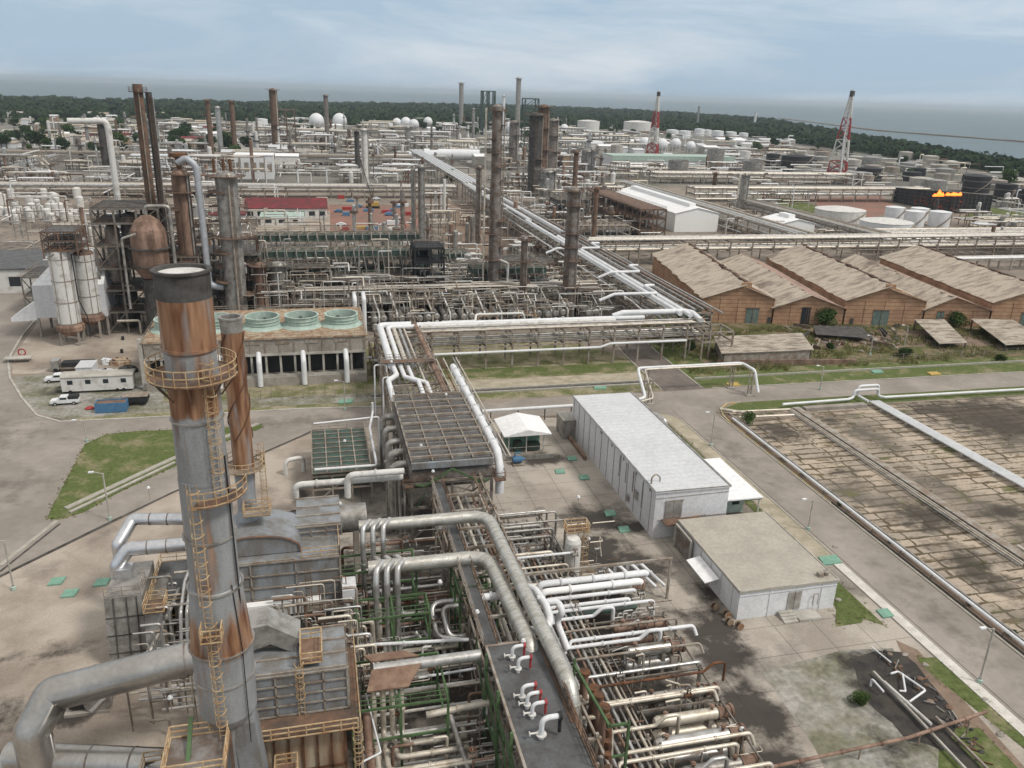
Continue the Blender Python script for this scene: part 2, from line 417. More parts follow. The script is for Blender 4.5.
L.new(mx.outputs['Result'], bg.inputs[0]); L.new(bg.outputs[0], out.inputs[0])
# ---- haze
hz = MB().box(-22000, -1500, -6, 30000, 34000, 108)
m = bpy.data.materials.new('haze_air'); m.use_nodes = True; m.node_tree.nodes.remove(m.node_tree.nodes['Principled BSDF'])
pv = m.node_tree.nodes.new('ShaderNodeVolumePrincipled'); pv.inputs['Density'].default_value = HAZED
pv.inputs['Color'].default_value = (.74, .84, .92, 1); pv.inputs['Anisotropy'].default_value = .2
m.node_tree.links.new(pv.outputs[0], m.node_tree.nodes['Material Output'].inputs['Volume'])
MT['haze'] = m
o = hz.build('haze', 'haze'); o['kind'] = 'stuff'
# ================================================================ ground
def gnd(name, col, col2, col3, sc1, sc2):
    m = bpy.data.materials.new(name); m.use_nodes = True; nt = m.node_tree; N = nt.nodes; L = nt.links; b = N['Principled BSDF']
    b.inputs['Roughness'].default_value = .95; b.inputs['Specular IOR Level'].default_value = .1
    g = N.new('ShaderNodeNewGeometry')
    def nz(s, d=8, r=.6):
        t = N.new('ShaderNodeTexNoise'); t.inputs['Scale'].default_value = s; t.inputs['Detail'].default_value = d; t.inputs['Roughness'].default_value = r
        L.new(g.outputs['Position'], t.inputs[0]); return t.outputs['Fac']
    def rmp(v, a, b_):
        r = N.new('ShaderNodeMapRange'); r.inputs['From Min'].default_value = a; r.inputs['From Max'].default_value = b_; L.new(v, r.inputs['Value']); return r.outputs[0]
    def mixc(f, A, B):
        x = N.new('ShaderNodeMix'); x.data_type = 'RGBA'; L.new(f, x.inputs['Factor'])
        for k, q in (('A', A), ('B', B)):
            if isinstance(q, tuple): x.inputs[k].default_value = (*q, 1)
            else: L.new(q, x.inputs[k])
        return x.outputs['Result']
    c = mixc(rmp(nz(sc1), .42, .6), col, col2)
    c = mixc(rmp(nz(sc2), .55, .68), c, col3)
    f = rmp(nz(3.5, 4), .2, .8)
    sm = N.new('ShaderNodeVectorMath'); sm.operation = 'SCALE'; L.new(c, sm.inputs[0])
    q = N.new('ShaderNodeMath'); q.operation = 'MULTIPLY_ADD'; q.inputs[1].default_value = .3; q.inputs[2].default_value = .85; L.new(f, q.inputs[0]); L.new(q.outputs[0], sm.inputs['Scale'])
    L.new(sm.outputs[0], b.inputs['Base Color']); MT[name] = m; return m, sm, b
gnd('plant_ground', (.27, .23, .19), (.19, .165, .14), (.12, .105, .09), .05, .11)
gnd('pad_ground', (.40, .35, .295), (.27, .225, .185), (.15, .13, .115), .09, .06)
gnd('far_ground', (.22, .205, .18), (.14, .135, .12), (.10, .12, .075), .012, .006)
# slab joints for the pad: lines every 6 m
def joints(m, sm, b, px, py, w=.05, dark=.55):
    nt = m.node_tree; N = nt.nodes; L = nt.links
    g = N.new('ShaderNodeNewGeometry'); s = N.new('ShaderNodeSeparateXYZ'); L.new(g.outputs['Position'], s.inputs[0])
    outs = []
    for i, p in ((0, px), (1, py)):
        a = N.new('ShaderNodeMath'); a.operation = 'PINGPONG'; a.inputs[1].default_value = p/2; L.new(s.outputs[i], a.inputs[0])
        c = N.new('ShaderNodeMath'); c.operation = 'LESS_THAN'; c.inputs[1].default_value = w; L.new(a.outputs[0], c.inputs[0]); outs.append(c.outputs[0])
    mxm = N.new('ShaderNodeMath'); mxm.operation = 'MAXIMUM'; L.new(outs[0], mxm.inputs[0]); L.new(outs[1], mxm.inputs[1])
    k = N.new('ShaderNodeMath'); k.operation = 'MULTIPLY_ADD'; k.inputs[1].default_value = -(1-dark); k.inputs[2].default_value = 1; L.new(mxm.outputs[0], k.inputs[0])
    v = N.new('ShaderNodeVectorMath'); v.operation = 'SCALE'; L.new(sm.outputs[0], v.inputs[0]); L.new(k.outputs[0], v.inputs['Scale'])
    L.new(v.outputs[0], b.inputs['Base Color'])
mj, smj, bj = gnd('slab_ground', (.41, .37, .32), (.29, .258, .22), (.15, .135, .12), .1, .07); joints(mj, smj, bj, 5.2, 5.2)
# coast line
CO = [(-700, 100), (-200, 98), (0, 98.5), (256, 104), (400, 105.5), (512, 107), (640, 112), (768, 121), (850, 137), (940, 152), (1024, 166), (1150, 192), (1500, 240)]
CW = [G(x, y) for x, y in CO]
land = [(-9000, -1200)]+[(p.x, p.y) for p in CW]+[(1600, -1200)]
land[1] = (-9000, land[1][1])
mb = MB().sheet([V3(x, y, 0) for x, y in land[::-1]]); S('ground', mb, 'far_ground')
mat('sea_water', (.10, .155, .18), .5, n=.2, sc=.0012, spec=.4, stretch=(1, 3, 1), fine=.05)
S('sea', MB().sheet([V3(-22000+1, -1499, -2), V3(29999, -1499, -2), V3(29999, 33999, -2), V3(-21999, 33999, -2)]), 'sea_water')
SHEETS = []
def sheet(name, pts, z, m):
    o = S(name, MB().sheet([V3(p[0], p[1], 0) for p in pts]), m); xs = [p[0] for p in pts]; ys = [p[1] for p in pts]
    SHEETS.append((z, len(SHEETS), o, (min(xs), max(xs), min(ys), max(ys)))); return o
def layer_sheets():
    done = []
    for z, i, o, b in sorted(SHEETS, key=lambda t: t[:2]):
        lv = 1+max([l for l, q in done if q[0] < b[1] and q[1] > b[0] and q[2] < b[3] and q[3] > b[2]] or [0])
        o.location.z = .006+.004*lv; done.append((lv, b))
def gp(*a): return [tuple(G(x, y))[:2] for x, y in a]
# breakwater and sand bar
bw = MB()
for a, b, w, h in (((780, 118), (880, 130.5), 13, 1.4), ((880, 130.5), (1110, 148), 11, 1.5)):
    A, B = G(*a), G(*b); d = (B-A).normalized(); n_ = Vector((-d.y, d.x, 0))*w/2
    k = 22
    for i in range(k):
        p, q = A.lerp(B, i/k), A.lerp(B, (i+1)/k); hh = h*random.uniform(.6, 1.3)
        bw.prism([((p-n_).x, (p-n_).y), ((q-n_).x, (q-n_).y), ((q+n_).x, (q+n_).y), ((p+n_).x, (p+n_).y)], -3, hh)
tag(bw.build('breakwater', 'mid_steel'), 'long dark rock breakwater running out across the bay', 'breakwater')
mat('concrete_white', (.62, .59, .54), .9, n=.2, sc=.6, spec=.1)
mat('dirt_pale', (.42, .37, .29), .95, col2=(.3, .27, .2), sc=.4, spec=.05)
sheet('plant_ground', [(-260, -60), (420, -60), (420, 560), (-260, 560)], .01, 'plant_ground')
# left roads
sheet('road', gp((-420, 700), (12, 571), (120, 519), (172, 492), (300, 436), (312, 432), (400, 423), (520, 414), (520, 402), (400, 406.5), (300, 409.5), (172, 417), (60, 422.5), (37, 416), (22, 398), (10, 378), (14, 350), (40, 305), (48, 270), (10, 262), (-60, 300), (-300, 420)), .03, 'asphalt')
sheet('road', [(38, 143.6), (63, 143.6), (69.2, 138), (69.2, -60), (77.6, -60), (77.6, 138), (79.5, 142.5), (84, 144.2), (300, 141.5), (300, 150.5), (84, 152.8), (38, 152.8)], .034, 'asphalt')
sheet('road', [(72.5, 152.8), (81.5, 152.8), (82, 180), (84.5, 205), (88.5, 235), (91, 262), (92, 420), (86, 420), (84, 262), (80.5, 235), (76.5, 205), (73.5, 180)], .038, 'asphalt_dark')
for pts in ([(72.3, 154), (73.3, 180), (76.3, 205), (80.3, 235), (83.8, 262)], [(81.8, 154), (82.3, 180), (84.8, 205), (88.8, 235), (91.3, 262)]):
    kb = MB()
    for a, b in zip(pts, pts[1:]): kb.bar((a[0], a[1], .07), (b[0], b[1], .07), .35, .14)
    S('kerb', kb, 'kerb')
S('kerb', MB().bar((69.1, 84, .05), (69.1, 137, .05), .25, .1).bar((77.9, -40, .06), (77.9, 137, .06), .3, .12).bar((84, 153.1, .06), (300, 150.9, .06), .3, .12), 'kerb')
# yellow kerb round the corner
yk = MB(); P_ = [(78.2, 100), (78.2, 118), (78.2, 133), (78.6, 137.5), (79.8, 141), (82.5, 143.4), (86, 143.9)]
for a, b in zip(P_, P_[1:]): yk.bar((a[0], a[1], .12), (b[0], b[1], .12), .28, .2)
mat('kerb_yellow', (.5, .34, .08), .9, col2=(.4, .36, .3), sc=.5)
S('kerb', yk, 'kerb_yellow')
S('pavement', MB().box(67.6, 10, .0, 69.05, 84.5, .12), 'concrete_white')
def zp(*a): return gp(*[(683+u/2.865, 500+v/2.865) for u, v in a])
sheet('verge', [(65.8, 84), (69, 84), (69, 138), (66.2, 141)], .04, 'dirt_pale')
sheet('verge', zp((610, 402), (672, 430), (1010, 800), (930, 800), (640, 470)), .06, 'dirt')
sheet('grass', zp((668, 452), (730, 452), (1010, 700), (1010, 740), (700, 490)), .062, 'grass')
sheet('grass', zp((735, 645), (850, 655), (990, 800), (730, 800)), .064, 'grass')
sheet('grass', zp((440, 250), (525, 322), (512, 352), (436, 364)), .062, 'grass')
for x_ in (69.6,): S('crack', MB().box(x_-.05, -20, .0, x_+.05, 142, .05+.001*x_/70), 'asphalt_dark')
sheet('grass', [(61.9, 74), (65.7, 70), (65.7, 141), (57.4, 141), (57.4, 112), (64.4, 112), (64.4, 97), (61.9, 94)], .05, 'grass')
# triangle lawn and its channel
sheet('grass', gp((47, 519), (52, 507), (85, 444), (107, 434), (140, 431), (172, 430), (222, 428), (262, 424), (262, 428), (215, 446), (172, 468), (120, 492), (85, 512), (60, 520)), .06, 'grass')
def strip(name, a, b, w, z, m, h=.2):
    A, B = G(*a), G(*b); return S(name, MB().bar((A.x, A.y, z), (B.x, B.y, z), w, h), m)
strip('path', (66, 509), (173, 459), .9, .1, 'kerb'); strip('path', (70, 513), (175, 463), .5, .16, 'concrete_pale')
strip('path', (173, 459), (258, 424), .9, .1, 'kerb')
strip('kerb', (12, 571), (122, 517), .35, .08, 'grime', .16); strip('kerb', (-60, 607), (12, 571), .35, .08, 'grime', .16)
strip('kerb', (0, 566), (57, 521), .6, .05, 'kerb', .1); strip('kerb', (0, 572), (60, 524), .25, .05, 'grime', .1)
kb = MB(); P_ = gp((312, 431), (300, 437), (256, 456), (172, 493), (122, 517))
for a, b in zip(P_, P_[1:]): kb.bar((*a, .06), (*b, .06), .25, .12)
S('kerb', kb, 'grime')
kb = MB(); P_ = gp((400, 406), (300, 409), (172, 416.5), (60, 422), (37, 415.5), (22, 398), (10, 378), (8, 360), (22, 336), (47, 305))
for a, b in zip(P_, P_[1:]): kb.bar((*a, .08), (*b, .08), .45, .16)
S('kerb', kb, 'concrete_pale')
# pads
sheet('yard', gp((-420, 720), (12, 572), (120, 520), (172, 494), (300, 438), (312, 433), (330, 432))+[(0, 60), (-80, 20)], .02, 'pad_ground')
sheet('yard', [(0, 30), (67.4, 30), (67.4, 72), (67.4, 84), (64, 95), (57, 97), (57, 139), (38, 143.3), (0, 143.3)], .024, 'slab_ground')
sheet('yard', gp((22, 397), (12, 378), (45, 374), (160, 372), (166, 412), (62, 419), (38, 413)), .03, 'gravel')
sheet('yard', gp((14, 355), (50, 306), (75, 300), (240, 300), (240, 365), (150, 372), (12, 374)), .028, 'pad_ground')
sheet('verge', [(-45, 155.2), (72.2, 153.4), (73, 178), (60, 196), (12, 197), (8, 172), (-45, 172)], .022, 'grass_dry')
sheet('verge', [(12, 160.6), (72, 160.2), (72, 165.8), (12, 166.4)], .03, 'dirt_pale')
sheet('verge', [(12, 168), (73, 167), (73, 173), (12, 174)], .03, 'grass')
sheet('verge', [(-45, 157), (12, 156.6), (12, 161.5), (-45, 162)], .03, 'gravel')
dr = MB().box(10, 158.2, -.02, 72, 159.6, .05); S('ditch', dr, 'grime')
S('kerb', MB().box(10, 157.6, 0, 72, 158.1, .3).box(10, 159.7, 0, 72, 160.1, .3).box(82.5, 159, 0, 240, 159.35, .45), 'kerb')
sheet('verge', [(82.4, 153.5), (300, 151.2), (300, 240), (100, 215), (84.5, 205), (82.4, 180)], .022, 'grass')
mat('scrub', (.10, .105, .045), .95, col2=(.2, .155, .105), sc=.22, spec=.03, lo=.42, hi=.54, fine=.35)
sheet('verge', [(90, 165), (290, 160), (290, 200), (112, 206), (92, 190)], .03, 'scrub')
sheet('verge', [(128, 177), (178, 173), (178, 186), (133, 190)], .036, 'dirt')
sheet('verge', [(86, 144), (300, 141.4), (300, 136.5), (79, 139.4), (80, 141)], .026, 'grass')
# slab field right of the road: cracked concrete with weeds in the joints
m = bpy.data.materials.new('slab_field'); m.use_nodes = True; nt = m.node_tree; N = nt.nodes; L = nt.links; b = N['Principled BSDF']
b.inputs['Roughness'].default_value = .95; b.inputs['Specular IOR Level'].default_value = .1
g = N.new('ShaderNodeNewGeometry')
mp = N.new('ShaderNodeMapping'); L.new(g.outputs['Position'], mp.inputs[0])
w = N.new('ShaderNodeTexNoise'); w.inputs['Scale'].default_value = .9; L.new(g.outputs['Position'], w.inputs[0])
va = N.new('ShaderNodeVectorMath'); va.operation = 'MULTIPLY_ADD'; va.inputs[1].default_value = (.55, .4, 0); L.new(w.outputs['Color'], va.inputs[0]); L.new(mp.outputs[0], va.inputs[2])
bk = N.new('ShaderNodeTexBrick'); bk.inputs['Scale'].default_value = 1; bk.inputs['Brick Width'].default_value = 6.4; bk.inputs['Row Height'].default_value = 2.0
bk.inputs['Mortar Smooth'].default_value = .6; bk.offset = .12; bk.offset_frequency = 3
bk.inputs['Color1'].default_value = (.45, .375, .295, 1); bk.inputs['Color2'].default_value = (.32, .275, .225, 1); bk.inputs['Mortar'].default_value = (.10, .08, .05, 1)
tm = N.new('ShaderNodeTexNoise'); tm.inputs['Scale'].default_value = .22; tm.inputs['Detail'].default_value = 5; L.new(g.outputs['Position'], tm.inputs[0])
mm_ = N.new('ShaderNodeMapRange'); mm_.inputs['From Min'].default_value = .36; mm_.inputs['From Max'].default_value = .62; mm_.inputs['To Min'].default_value = .03; mm_.inputs['To Max'].default_value = .5; L.new(tm.outputs['Fac'], mm_.inputs['Value']); L.new(mm_.outputs[0], bk.inputs['Mortar Size'])
L.new(va.outputs[0], bk.inputs[0])
def nzz(s, d=7, r=.62, st=(1, 1, 1)):
    mm = N.new('ShaderNodeMapping'); mm.inputs['Scale'].default_value = st; L.new(g.outputs['Position'], mm.inputs[0])
    t = N.new('ShaderNodeTexNoise'); t.inputs['Scale'].default_value = s; t.inputs['Detail'].default_value = d; t.inputs['Roughness'].default_value = r; L.new(mm.outputs[0], t.inputs[0]); return t.outputs['Fac']
def over(base, fac, lo, hi, colr):
    r = N.new('ShaderNodeMapRange'); r.inputs['From Min'].default_value = lo; r.inputs['From Max'].default_value = hi; L.new(fac, r.inputs['Value'])
    x = N.new('ShaderNodeMix'); x.data_type = 'RGBA'; L.new(r.outputs[0], x.inputs['Factor']); L.new(base, x.inputs['A']); x.inputs['B'].default_value = (*colr, 1); return x.outputs['Result']
c = over(bk.outputs['Color'], nzz(.3, st=(.6, 1.6, 1)), .56, .62, (.15, .115, .07))
c = over(c, nzz(.055), .5, .66, (.13, .115, .095))
c = over(c, nzz(1.1, st=(.7, 1.2, 1)), .55, .7, (.2, .165, .125))
c = over(c, nzz(.13, st=(1, 1.3, 1)), .6, .66, (.13, .13, .06))
c = over(c, nzz(2.2), .55, .8, (.2, .16, .12))
L.new(c, b.inputs['Base Color']); MT['slab_field'] = m
sheet('yard', [(80.6, 20), (300, 20), (300, 136.3), (80.6, 138.6)], .03, 'slab_field')
sheet('verge', [(78.2, 20), (80.5, 20), (80.5, 139), (79, 139), (78.2, 133)], .034, 'dirt')
# stained patches, spilt on the slabs
def blot(cx, cy, rx, ry, z, m, n=26, ja=.28, name='stain'):
    ph = [random.uniform(0, 6.28) for _ in range(4)]
    P = []
    for i in range(n):
        a = 2*math.pi*i/n; k = 1+ja*(math.sin(2*a+ph[0])*.4+math.sin(3*a+ph[1])*.35+math.sin(5*a+ph[2])*.25+math.sin(9*a+ph[3])*.2)
        P.append((cx+rx*k*math.cos(a), cy+ry*k*math.sin(a)))
    return sheet(name, P, z, m)
mat('stain_dark', (.06, .052, .046), .8, col2=(.16, .135, .11), sc=.35, lo=.42, hi=.6, spec=.2)
mat('stain_mid', (.12, .105, .09), .9, col2=(.24, .2, .165), sc=.3, lo=.42, hi=.62, spec=.1)
STAINS = [(24, 72, 22, 42, 1.25), (5, 80, 20, 30, 1.1), (43, 70, 5, 11, 1), (42, 60, 5, 8, 1.05), (44.5, 72.5, 4, 9, 1.1), (41, 53, 4.5, 5, .95), (37, 124, 6.5, 4.2, 1), (39, 101, 8.5, 8, .95), (36, 92, 9, 10, 1.1), (41, 88, 6, 7, 1), (45, 98.5, 6, 3.2, .9), (48, 80, 5, 5, .8), (-4, 117, 2.4, 5, 1), (9, 122, 5, 8, .9), (14, 104, 12, 14, 1), (-26.5, 74, 4, 3.5, 1.1), (-17, 57, 6, 6, .9), (-33, 74, 7, 4, .7), (-30, 84, 10, 3, .55), (48, 108, 3, 6, .7)]
def add_stains(name, sts, col=(.045, .04, .036), k=1.0):
    m = MT[name]; nt = m.node_tree; N = nt.nodes; L = nt.links; b = N['Principled BSDF']; src = b.inputs['Base Color'].links[0].from_socket
    g = N.new('ShaderNodeNewGeometry'); acc = None
    for x, y, rx, ry, st in sts:
        mp = N.new('ShaderNodeMapping'); mp.vector_type = 'TEXTURE'; mp.inputs['Location'].default_value = (x, y, 0); mp.inputs['Scale'].default_value = (rx, ry, 50); L.new(g.outputs['Position'], mp.inputs[0])
        gt = N.new('ShaderNodeTexGradient'); gt.gradient_type = 'SPHERICAL'; L.new(mp.outputs[0], gt.inputs[0])
        q = N.new('ShaderNodeMath'); q.operation = 'MULTIPLY'; q.inputs[1].default_value = st; L.new(gt.outputs['Fac'], q.inputs[0])
        if acc is None: acc = q.outputs[0]
        else: w_ = N.new('ShaderNodeMath'); w_.operation = 'MAXIMUM'; L.new(acc, w_.inputs[0]); L.new(q.outputs[0], w_.inputs[1]); acc = w_.outputs[0]
    t = N.new('ShaderNodeTexNoise'); t.inputs['Scale'].default_value = .33; t.inputs['Detail'].default_value = 9; t.inputs['Roughness'].default_value = .68; L.new(g.outputs['Position'], t.inputs[0])
    s1 = N.new('ShaderNodeMath'); s1.operation = 'MULTIPLY_ADD'; s1.inputs[1].default_value = 1.9; s1.inputs[2].default_value = -.98; L.new(t.outputs['Fac'], s1.inputs[0])
    s2 = N.new('ShaderNodeMath'); s2.operation = 'ADD'; L.new(acc, s2.inputs[0]); L.new(s1.outputs[0], s2.inputs[1])
    lt = N.new('ShaderNodeMath'); lt.operation = 'GREATER_THAN'; lt.inputs[1].default_value = .01; L.new(acc, lt.inputs[0])
    r = N.new('ShaderNodeMapRange'); r.inputs['From Min'].default_value = .18; r.inputs['From Max'].default_value = .62; r.inputs['To Max'].default_value = .93*k; L.new(s2.outputs[0], r.inputs['Value'])
    f = N.new('ShaderNodeMath'); f.operation = 'MULTIPLY'; L.new(r.outputs[0], f.inputs[0]); L.new(lt.outputs[0], f.inputs[1])
    x = N.new('ShaderNodeMix'); x.data_type = 'RGBA'; L.new(f.outputs[0], x.inputs['Factor']); L.new(src, x.inputs['A']); x.inputs['B'].default_value = (*col, 1); L.new(x.outputs['Result'], b.inputs['Base Color'])
add_stains('slab_field', [(135, 128, 22, 16, 1.15), (150, 108, 18, 14, .8), (126, 134, 14, 6, 1), (86, 128, 8, 9, .95), (86, 110, 5, 5, .5), (90, 93, 9, 8, .95), (87, 80, 6, 12, .9), (108, 82, 16, 9, .9), (104, 92, 8, 4, .7), (100, 132, 6, 5, .6), (120, 100, 6, 8, .5)], (.055, .048, .04), .92)
add_stains('asphalt', [(72, 120, 6, 20, .5), (74, 70, 5, 30, .45), (-60, 150, 20, 14, .55), (-48, 128, 14, 12, .5), (0, 148, 40, 4, .55), (60, 148, 12, 5, .6)], (.12, .105, .092), .7)
add_stains('gravel', [(59, 60, 7, 11, 1.0), (53, 52, 4, 5, .6), (-40, 165, 9, 4, .7), (-52, 172, 7, 5, .6)])
add_stains('slab_ground', STAINS); add_stains('pad_ground', STAINS)
add_stains('plant_ground', [(70, 300, 60, 60, .7), (-100, 300, 80, 80, .7), (-60, 400, 120, 80, .6), (20, 222, 34, 24, 1), (60, 225, 30, 18, .9), (-40, 222, 26, 22, 1), (45, 260, 40, 30, .6), (90, 240, 18, 70, .7), (140, 330, 40, 90, .7), (230, 330, 80, 60, .5), (300, 300, 90, 50, .6), (-20, 250, 40, 20, .6)], (.06, .052, .046))
# oily pit yard at the lower right
sheet('yard', zp((225, 492), (460, 430), (600, 425), (740, 640), (800, 840), (440, 840), (375, 705)), .055, 'gravel')
sheet('stain', zp((485, 455), (555, 432), (625, 436), (668, 470), (705, 520), (765, 590), (790, 640), (745, 720), (700, 700), (640, 690), (600, 640), (548, 600), (512, 560), (498, 510)), .066, 'oil')
# ================================================================ near process unit
def frame_mb(x0, x1, y0, y1, zs, nx, ny, w=.3, brace=False, z0=0):
    mb = MB(); xs = [x0+(x1-x0)*i/nx for i in range(nx+1)]; ys = [y0+(y1-y0)*i/ny for i in range(ny+1)]
    for x in xs:
        for y in ys: mb.bar((x, y, z0), (x, y, zs[-1]), w)
    for z in zs:
        for x in xs: mb.bar((x, y0, z), (x, y1, z), w*.8, w)
        for y in ys: mb.bar((x0, y, z), (x1, y, z), w*.78, w*.94)
    if brace:
        zz = [z0]+list(zs)
        for i, (a, b) in enumerate(zip(zz, zz[1:])):
            for y in (y0, y1):
                k = i % nx if nx > 1 else 0
                mb.bar((xs[k], y, a), (xs[k+1], y, b), w*.5)
            if ny > 0:
                for x in (x0, x1): mb.bar((x, ys[0], b), (x, ys[1] if ny > 1 else y1, a), w*.5)
    return mb
def structure(name, label, cat, x0, x1, y0, y1, zs, nx, ny, m, w=.3, decks=True, rails=None, group=None, brace=True, deckm='deck_dark', z0=0):
    t = T(name, label, cat, group, at=((x0+x1)/2, (y0+y1)/2, z0))
    frame_mb(x0, x1, y0, y1, zs, nx, ny, w, brace, z0).build('steel_frame', m, t)
    if decks:
        for i, z in enumerate(zs if decks is True else decks):
            MB().box(x0, y0, z+w*.5+.01, x1, y1, z+w*.5+.07).build('deck', deckm, t)
            if rails:
                rail(MB(), [(x0, y0, z+w*.5+.07), (x1, y0, z+w*.5+.07), (x1, y1, z+w*.5+.07), (x0, y1, z+w*.5+.07)], closed=True, w=.07).build('railing', rails, t)
    return t
# ---- tall chimney
CX, CY = -8.3, 54.6
banded('chimney_steel', [(0, .3), (13.4, .45), (14.2, .2), (19.9, .12), (20.5, .62), (22.6, .56), (24.4, .2), (25.4, .2), (25.9, .42), (27.6, .25), (29.4, .3), (29.9, .42), (31.6, .2), (38.9, .2), (39.2, .72), (41.3, .74), (41.8, .3), (43.4, .24), (43.8, .72), (46.6, .78), (49, .7)], (.33, .34, .345))
banded('flue_steel', [(0, .1), (19.3, .25), (20.5, .72), (39, .8)], (.34, .36, .38))
t = T('chimney', 'tall rust-streaked grey steel chimney with round yellow platform, nearest in the plant', 'chimney', at=(CX, CY, 0))
z_ = lambda py: HT((CX, CY, 0), py)
pr_ = [(1.2, 0), (1.3, 13.2), (1.7, 13.5), (2.12, 14.3), (2.15, 14.4), (2.2, 19.8), (2.32, 20.3), (2.32, 20.5), (2.22, 20.5), (1.86, 25.4), (1.86, 25.5), (1.74, 25.6), (1.72, 30), (1.7, 34), (1.72, 34.1), (1.72, 34.3), (1.66, 34.3), (1.66, 43.4), (1.8, 43.6), (1.8, 43.8), (1.72, 43.8), (1.7, 47.0)]
rz_ = lambda z: 1.66 if z > 34.2 else 1.78 if z > 26 else 1.9 if z > 25 else 2.3 if z > 20 else 2.2
MB().lathe((CX, CY, 0), pr_, 32).build('shell', 'chimney_steel', t)
MB().lathe((CX, CY, 0), [(1.7, 47.0), (1.72, 48.6), (1.86, 48.7), (1.86, 48.85), (1.55, 48.85), (1.5, 47.2)], 32).build('cap', 'grime', t)
MB().lathe((CX, CY, 0), [(1.52, 48.62), (.0, 48.75)], 32).build('cover', 'white_worn', t)
for z in (17.6, 20.4, 25.5, 29.7, 38.7): MB().lathe((CX, CY, z), [(rz_(z)-.05, -.06), (rz_(z)+.1, -.06), (rz_(z)+.1, .06), (rz_(z)-.05, .06)], 32, smooth=False).build('stiffening_ring', 'cladding_dull', t)
pl = MB(); rl = MB(); ringplat(pl, rl, (CX, CY), 1.7, 41.7, w=1.15, n=24)
for i in range(8):
    a = i*math.pi/4; c, s_ = math.cos(a), math.sin(a); pl.bar((CX+c*2.8, CY+s_*2.8, 41.65), (CX+c*1.7, CY+s_*1.7, 40.2), .1)
pt = pl.build('platform', 'rust_brown', t); rl.build('railing', 'yellow_rail', pt)
pl = MB(); rl = MB(); ringplat(pl, rl, (CX, CY), 1.75, 33.1, w=1.1, n=24, a0=-1.75, a1=-.1)
pt = pl.build('platform', 'rust_brown', t); rl.build('railing', 'yellow_rail', pt)
a_ = -.95; ladder(mb := MB(), CX+1.85*math.cos(a_), CY+1.85*math.sin(a_), 33.1, 42.6, (math.cos(a_), math.sin(a_)), .55); mb.build('ladder', 'yellow_rail', t)
a_ = -1.75; ladder(mb := MB(), CX+2.25*math.cos(a_), CY+2.25*math.sin(a_), 23.2, 34.0, (math.cos(a_), math.sin(a_)), .55); mb.build('ladder', 'yellow_rail', t)
a_ = -1.65; ladder(mb := MB(), CX+2.45*math.cos(a_), CY+2.45*math.sin(a_), 12.8, 23.2, (math.cos(a_), math.sin(a_)), .55); mb.build('ladder', 'yellow_rail', t)
pl = MB().box(CX-.9, CY-3.4, 22.6, CX+.5, CY-2.1, 22.66); rl = rail(MB(), [(CX-.9, CY-2.2, 22.66), (CX-.9, CY-3.4, 22.66), (CX+.5, CY-3.4, 22.66), (CX+.5, CY-2.2, 22.66)], h=1.1, w=.08, step=.8)
pt = pl.build('platform', 'rust_brown', t); rl.build('railing', 'yellow_rail', pt)
cb_ = MB()
for a in (-.5, -.45): cb_.tube([(CX+1.95*math.cos(a), CY+1.95*math.sin(a), 22), (CX+1.8*math.cos(a), CY+1.8*math.sin(a), 36)], .035, 5)
cb_.tube([(CX+2.3*math.cos(-.8), CY+2.3*math.sin(-.8), 12), (CX+2.36*math.cos(-.8), CY+2.36*math.sin(-.8), 20.6), (CX+1.85*math.cos(-.8), CY+1.85*math.sin(-.8), 26)], .04, 5)
cb_.build('cable', 'black_paint', t)
# square platform at the chimney's foot
CHM = t
t = T('access_platform', 'square platform with yellow railing in front of the tall chimney', 'platform', at=(-9, 50, 0))
x0, x1, y0, y1, z0 = -12.4, -8.2, 49.0, 53.0, 13.2
MB().add([(CX+1.2, CY-1.5, 0), (CX+2.9, CY-1.5, 0), (CX+2.9, CY+1.5, 0), (CX+1.2, CY+1.5, 0), (CX+.2, CY-1.2, 13.4), (CX+1.9, CY-1.2, 13.4), (CX+1.9, CY+1.2, 13.4), (CX+.2, CY+1.2, 13.4)], [(0, 1, 5, 4), (1, 2, 6, 5), (2, 3, 7, 6), (3, 0, 4, 7), (4, 5, 6, 7)]).build('support_leg', 'panel_grey', CHM)
frame_mb(x0, x1, y0, y1, [5, z0-.1], 1, 1, .22, True).build('steel_frame', 'rust_brown', t)
MB().box(x0, y0, z0+.03, x1, y1, z0+.09).build('deck', 'cladding_dark', t)
rail(MB(), [(x0, y0, z0+.09), (x1, y0, z0+.09), (x1, y1, z0+.09), (x0, y1, z0+.09)], closed=True, w=.09, step=1.2).build('railing', 'yellow_rail', t)
MB().bar((-10.9, y0+.3, 12.6), (-10.9, y1+.5, 14.6), .3, .25).build('beam', 'green_steel', t)
# ---- thin chimney
FX, FY = -8.7, 85
t = T('chimney', 'thin brown rusted chimney standing on the grey furnace behind the tall one', 'chimney', at=(FX, FY, 14))
MB().lathe((FX, FY, 0), [(1.6, 13.2), (1.05, 15.4), (1.0, 17.5), (1.1, 20), (1.1, 24), (1.1, 36.6), (1.0, 36.6)], 22).build('shell', 'flue_steel', t)
MB().lathe((FX, FY, 0), [(1.08, 35.6), (1.16, 37.3), (1.24, 37.4), (1.24, 37.6), (.95, 37.6), (.9, 36.0), (0, 36.0)], 22).build('cap', 'cladding_dull', t)
st = MB()
for k in range(3):
    P = [(FX+1.2*math.cos(a+k*2.1), FY+1.2*math.sin(a+k*2.1), 24+a*1.9) for a in [i*.35 for i in range(19)]]
    st.tube(P, .07, 5, bend=.01)
st.build('helical_strake', 'rust', t)
pl = MB(); rl = MB(); ringplat(pl, rl, (FX, FY), 1.2, 20.6, w=.95, n=20)
pt = pl.build('platform', 'mid_steel', t); rl.build('railing', 'yellow_rail', pt)
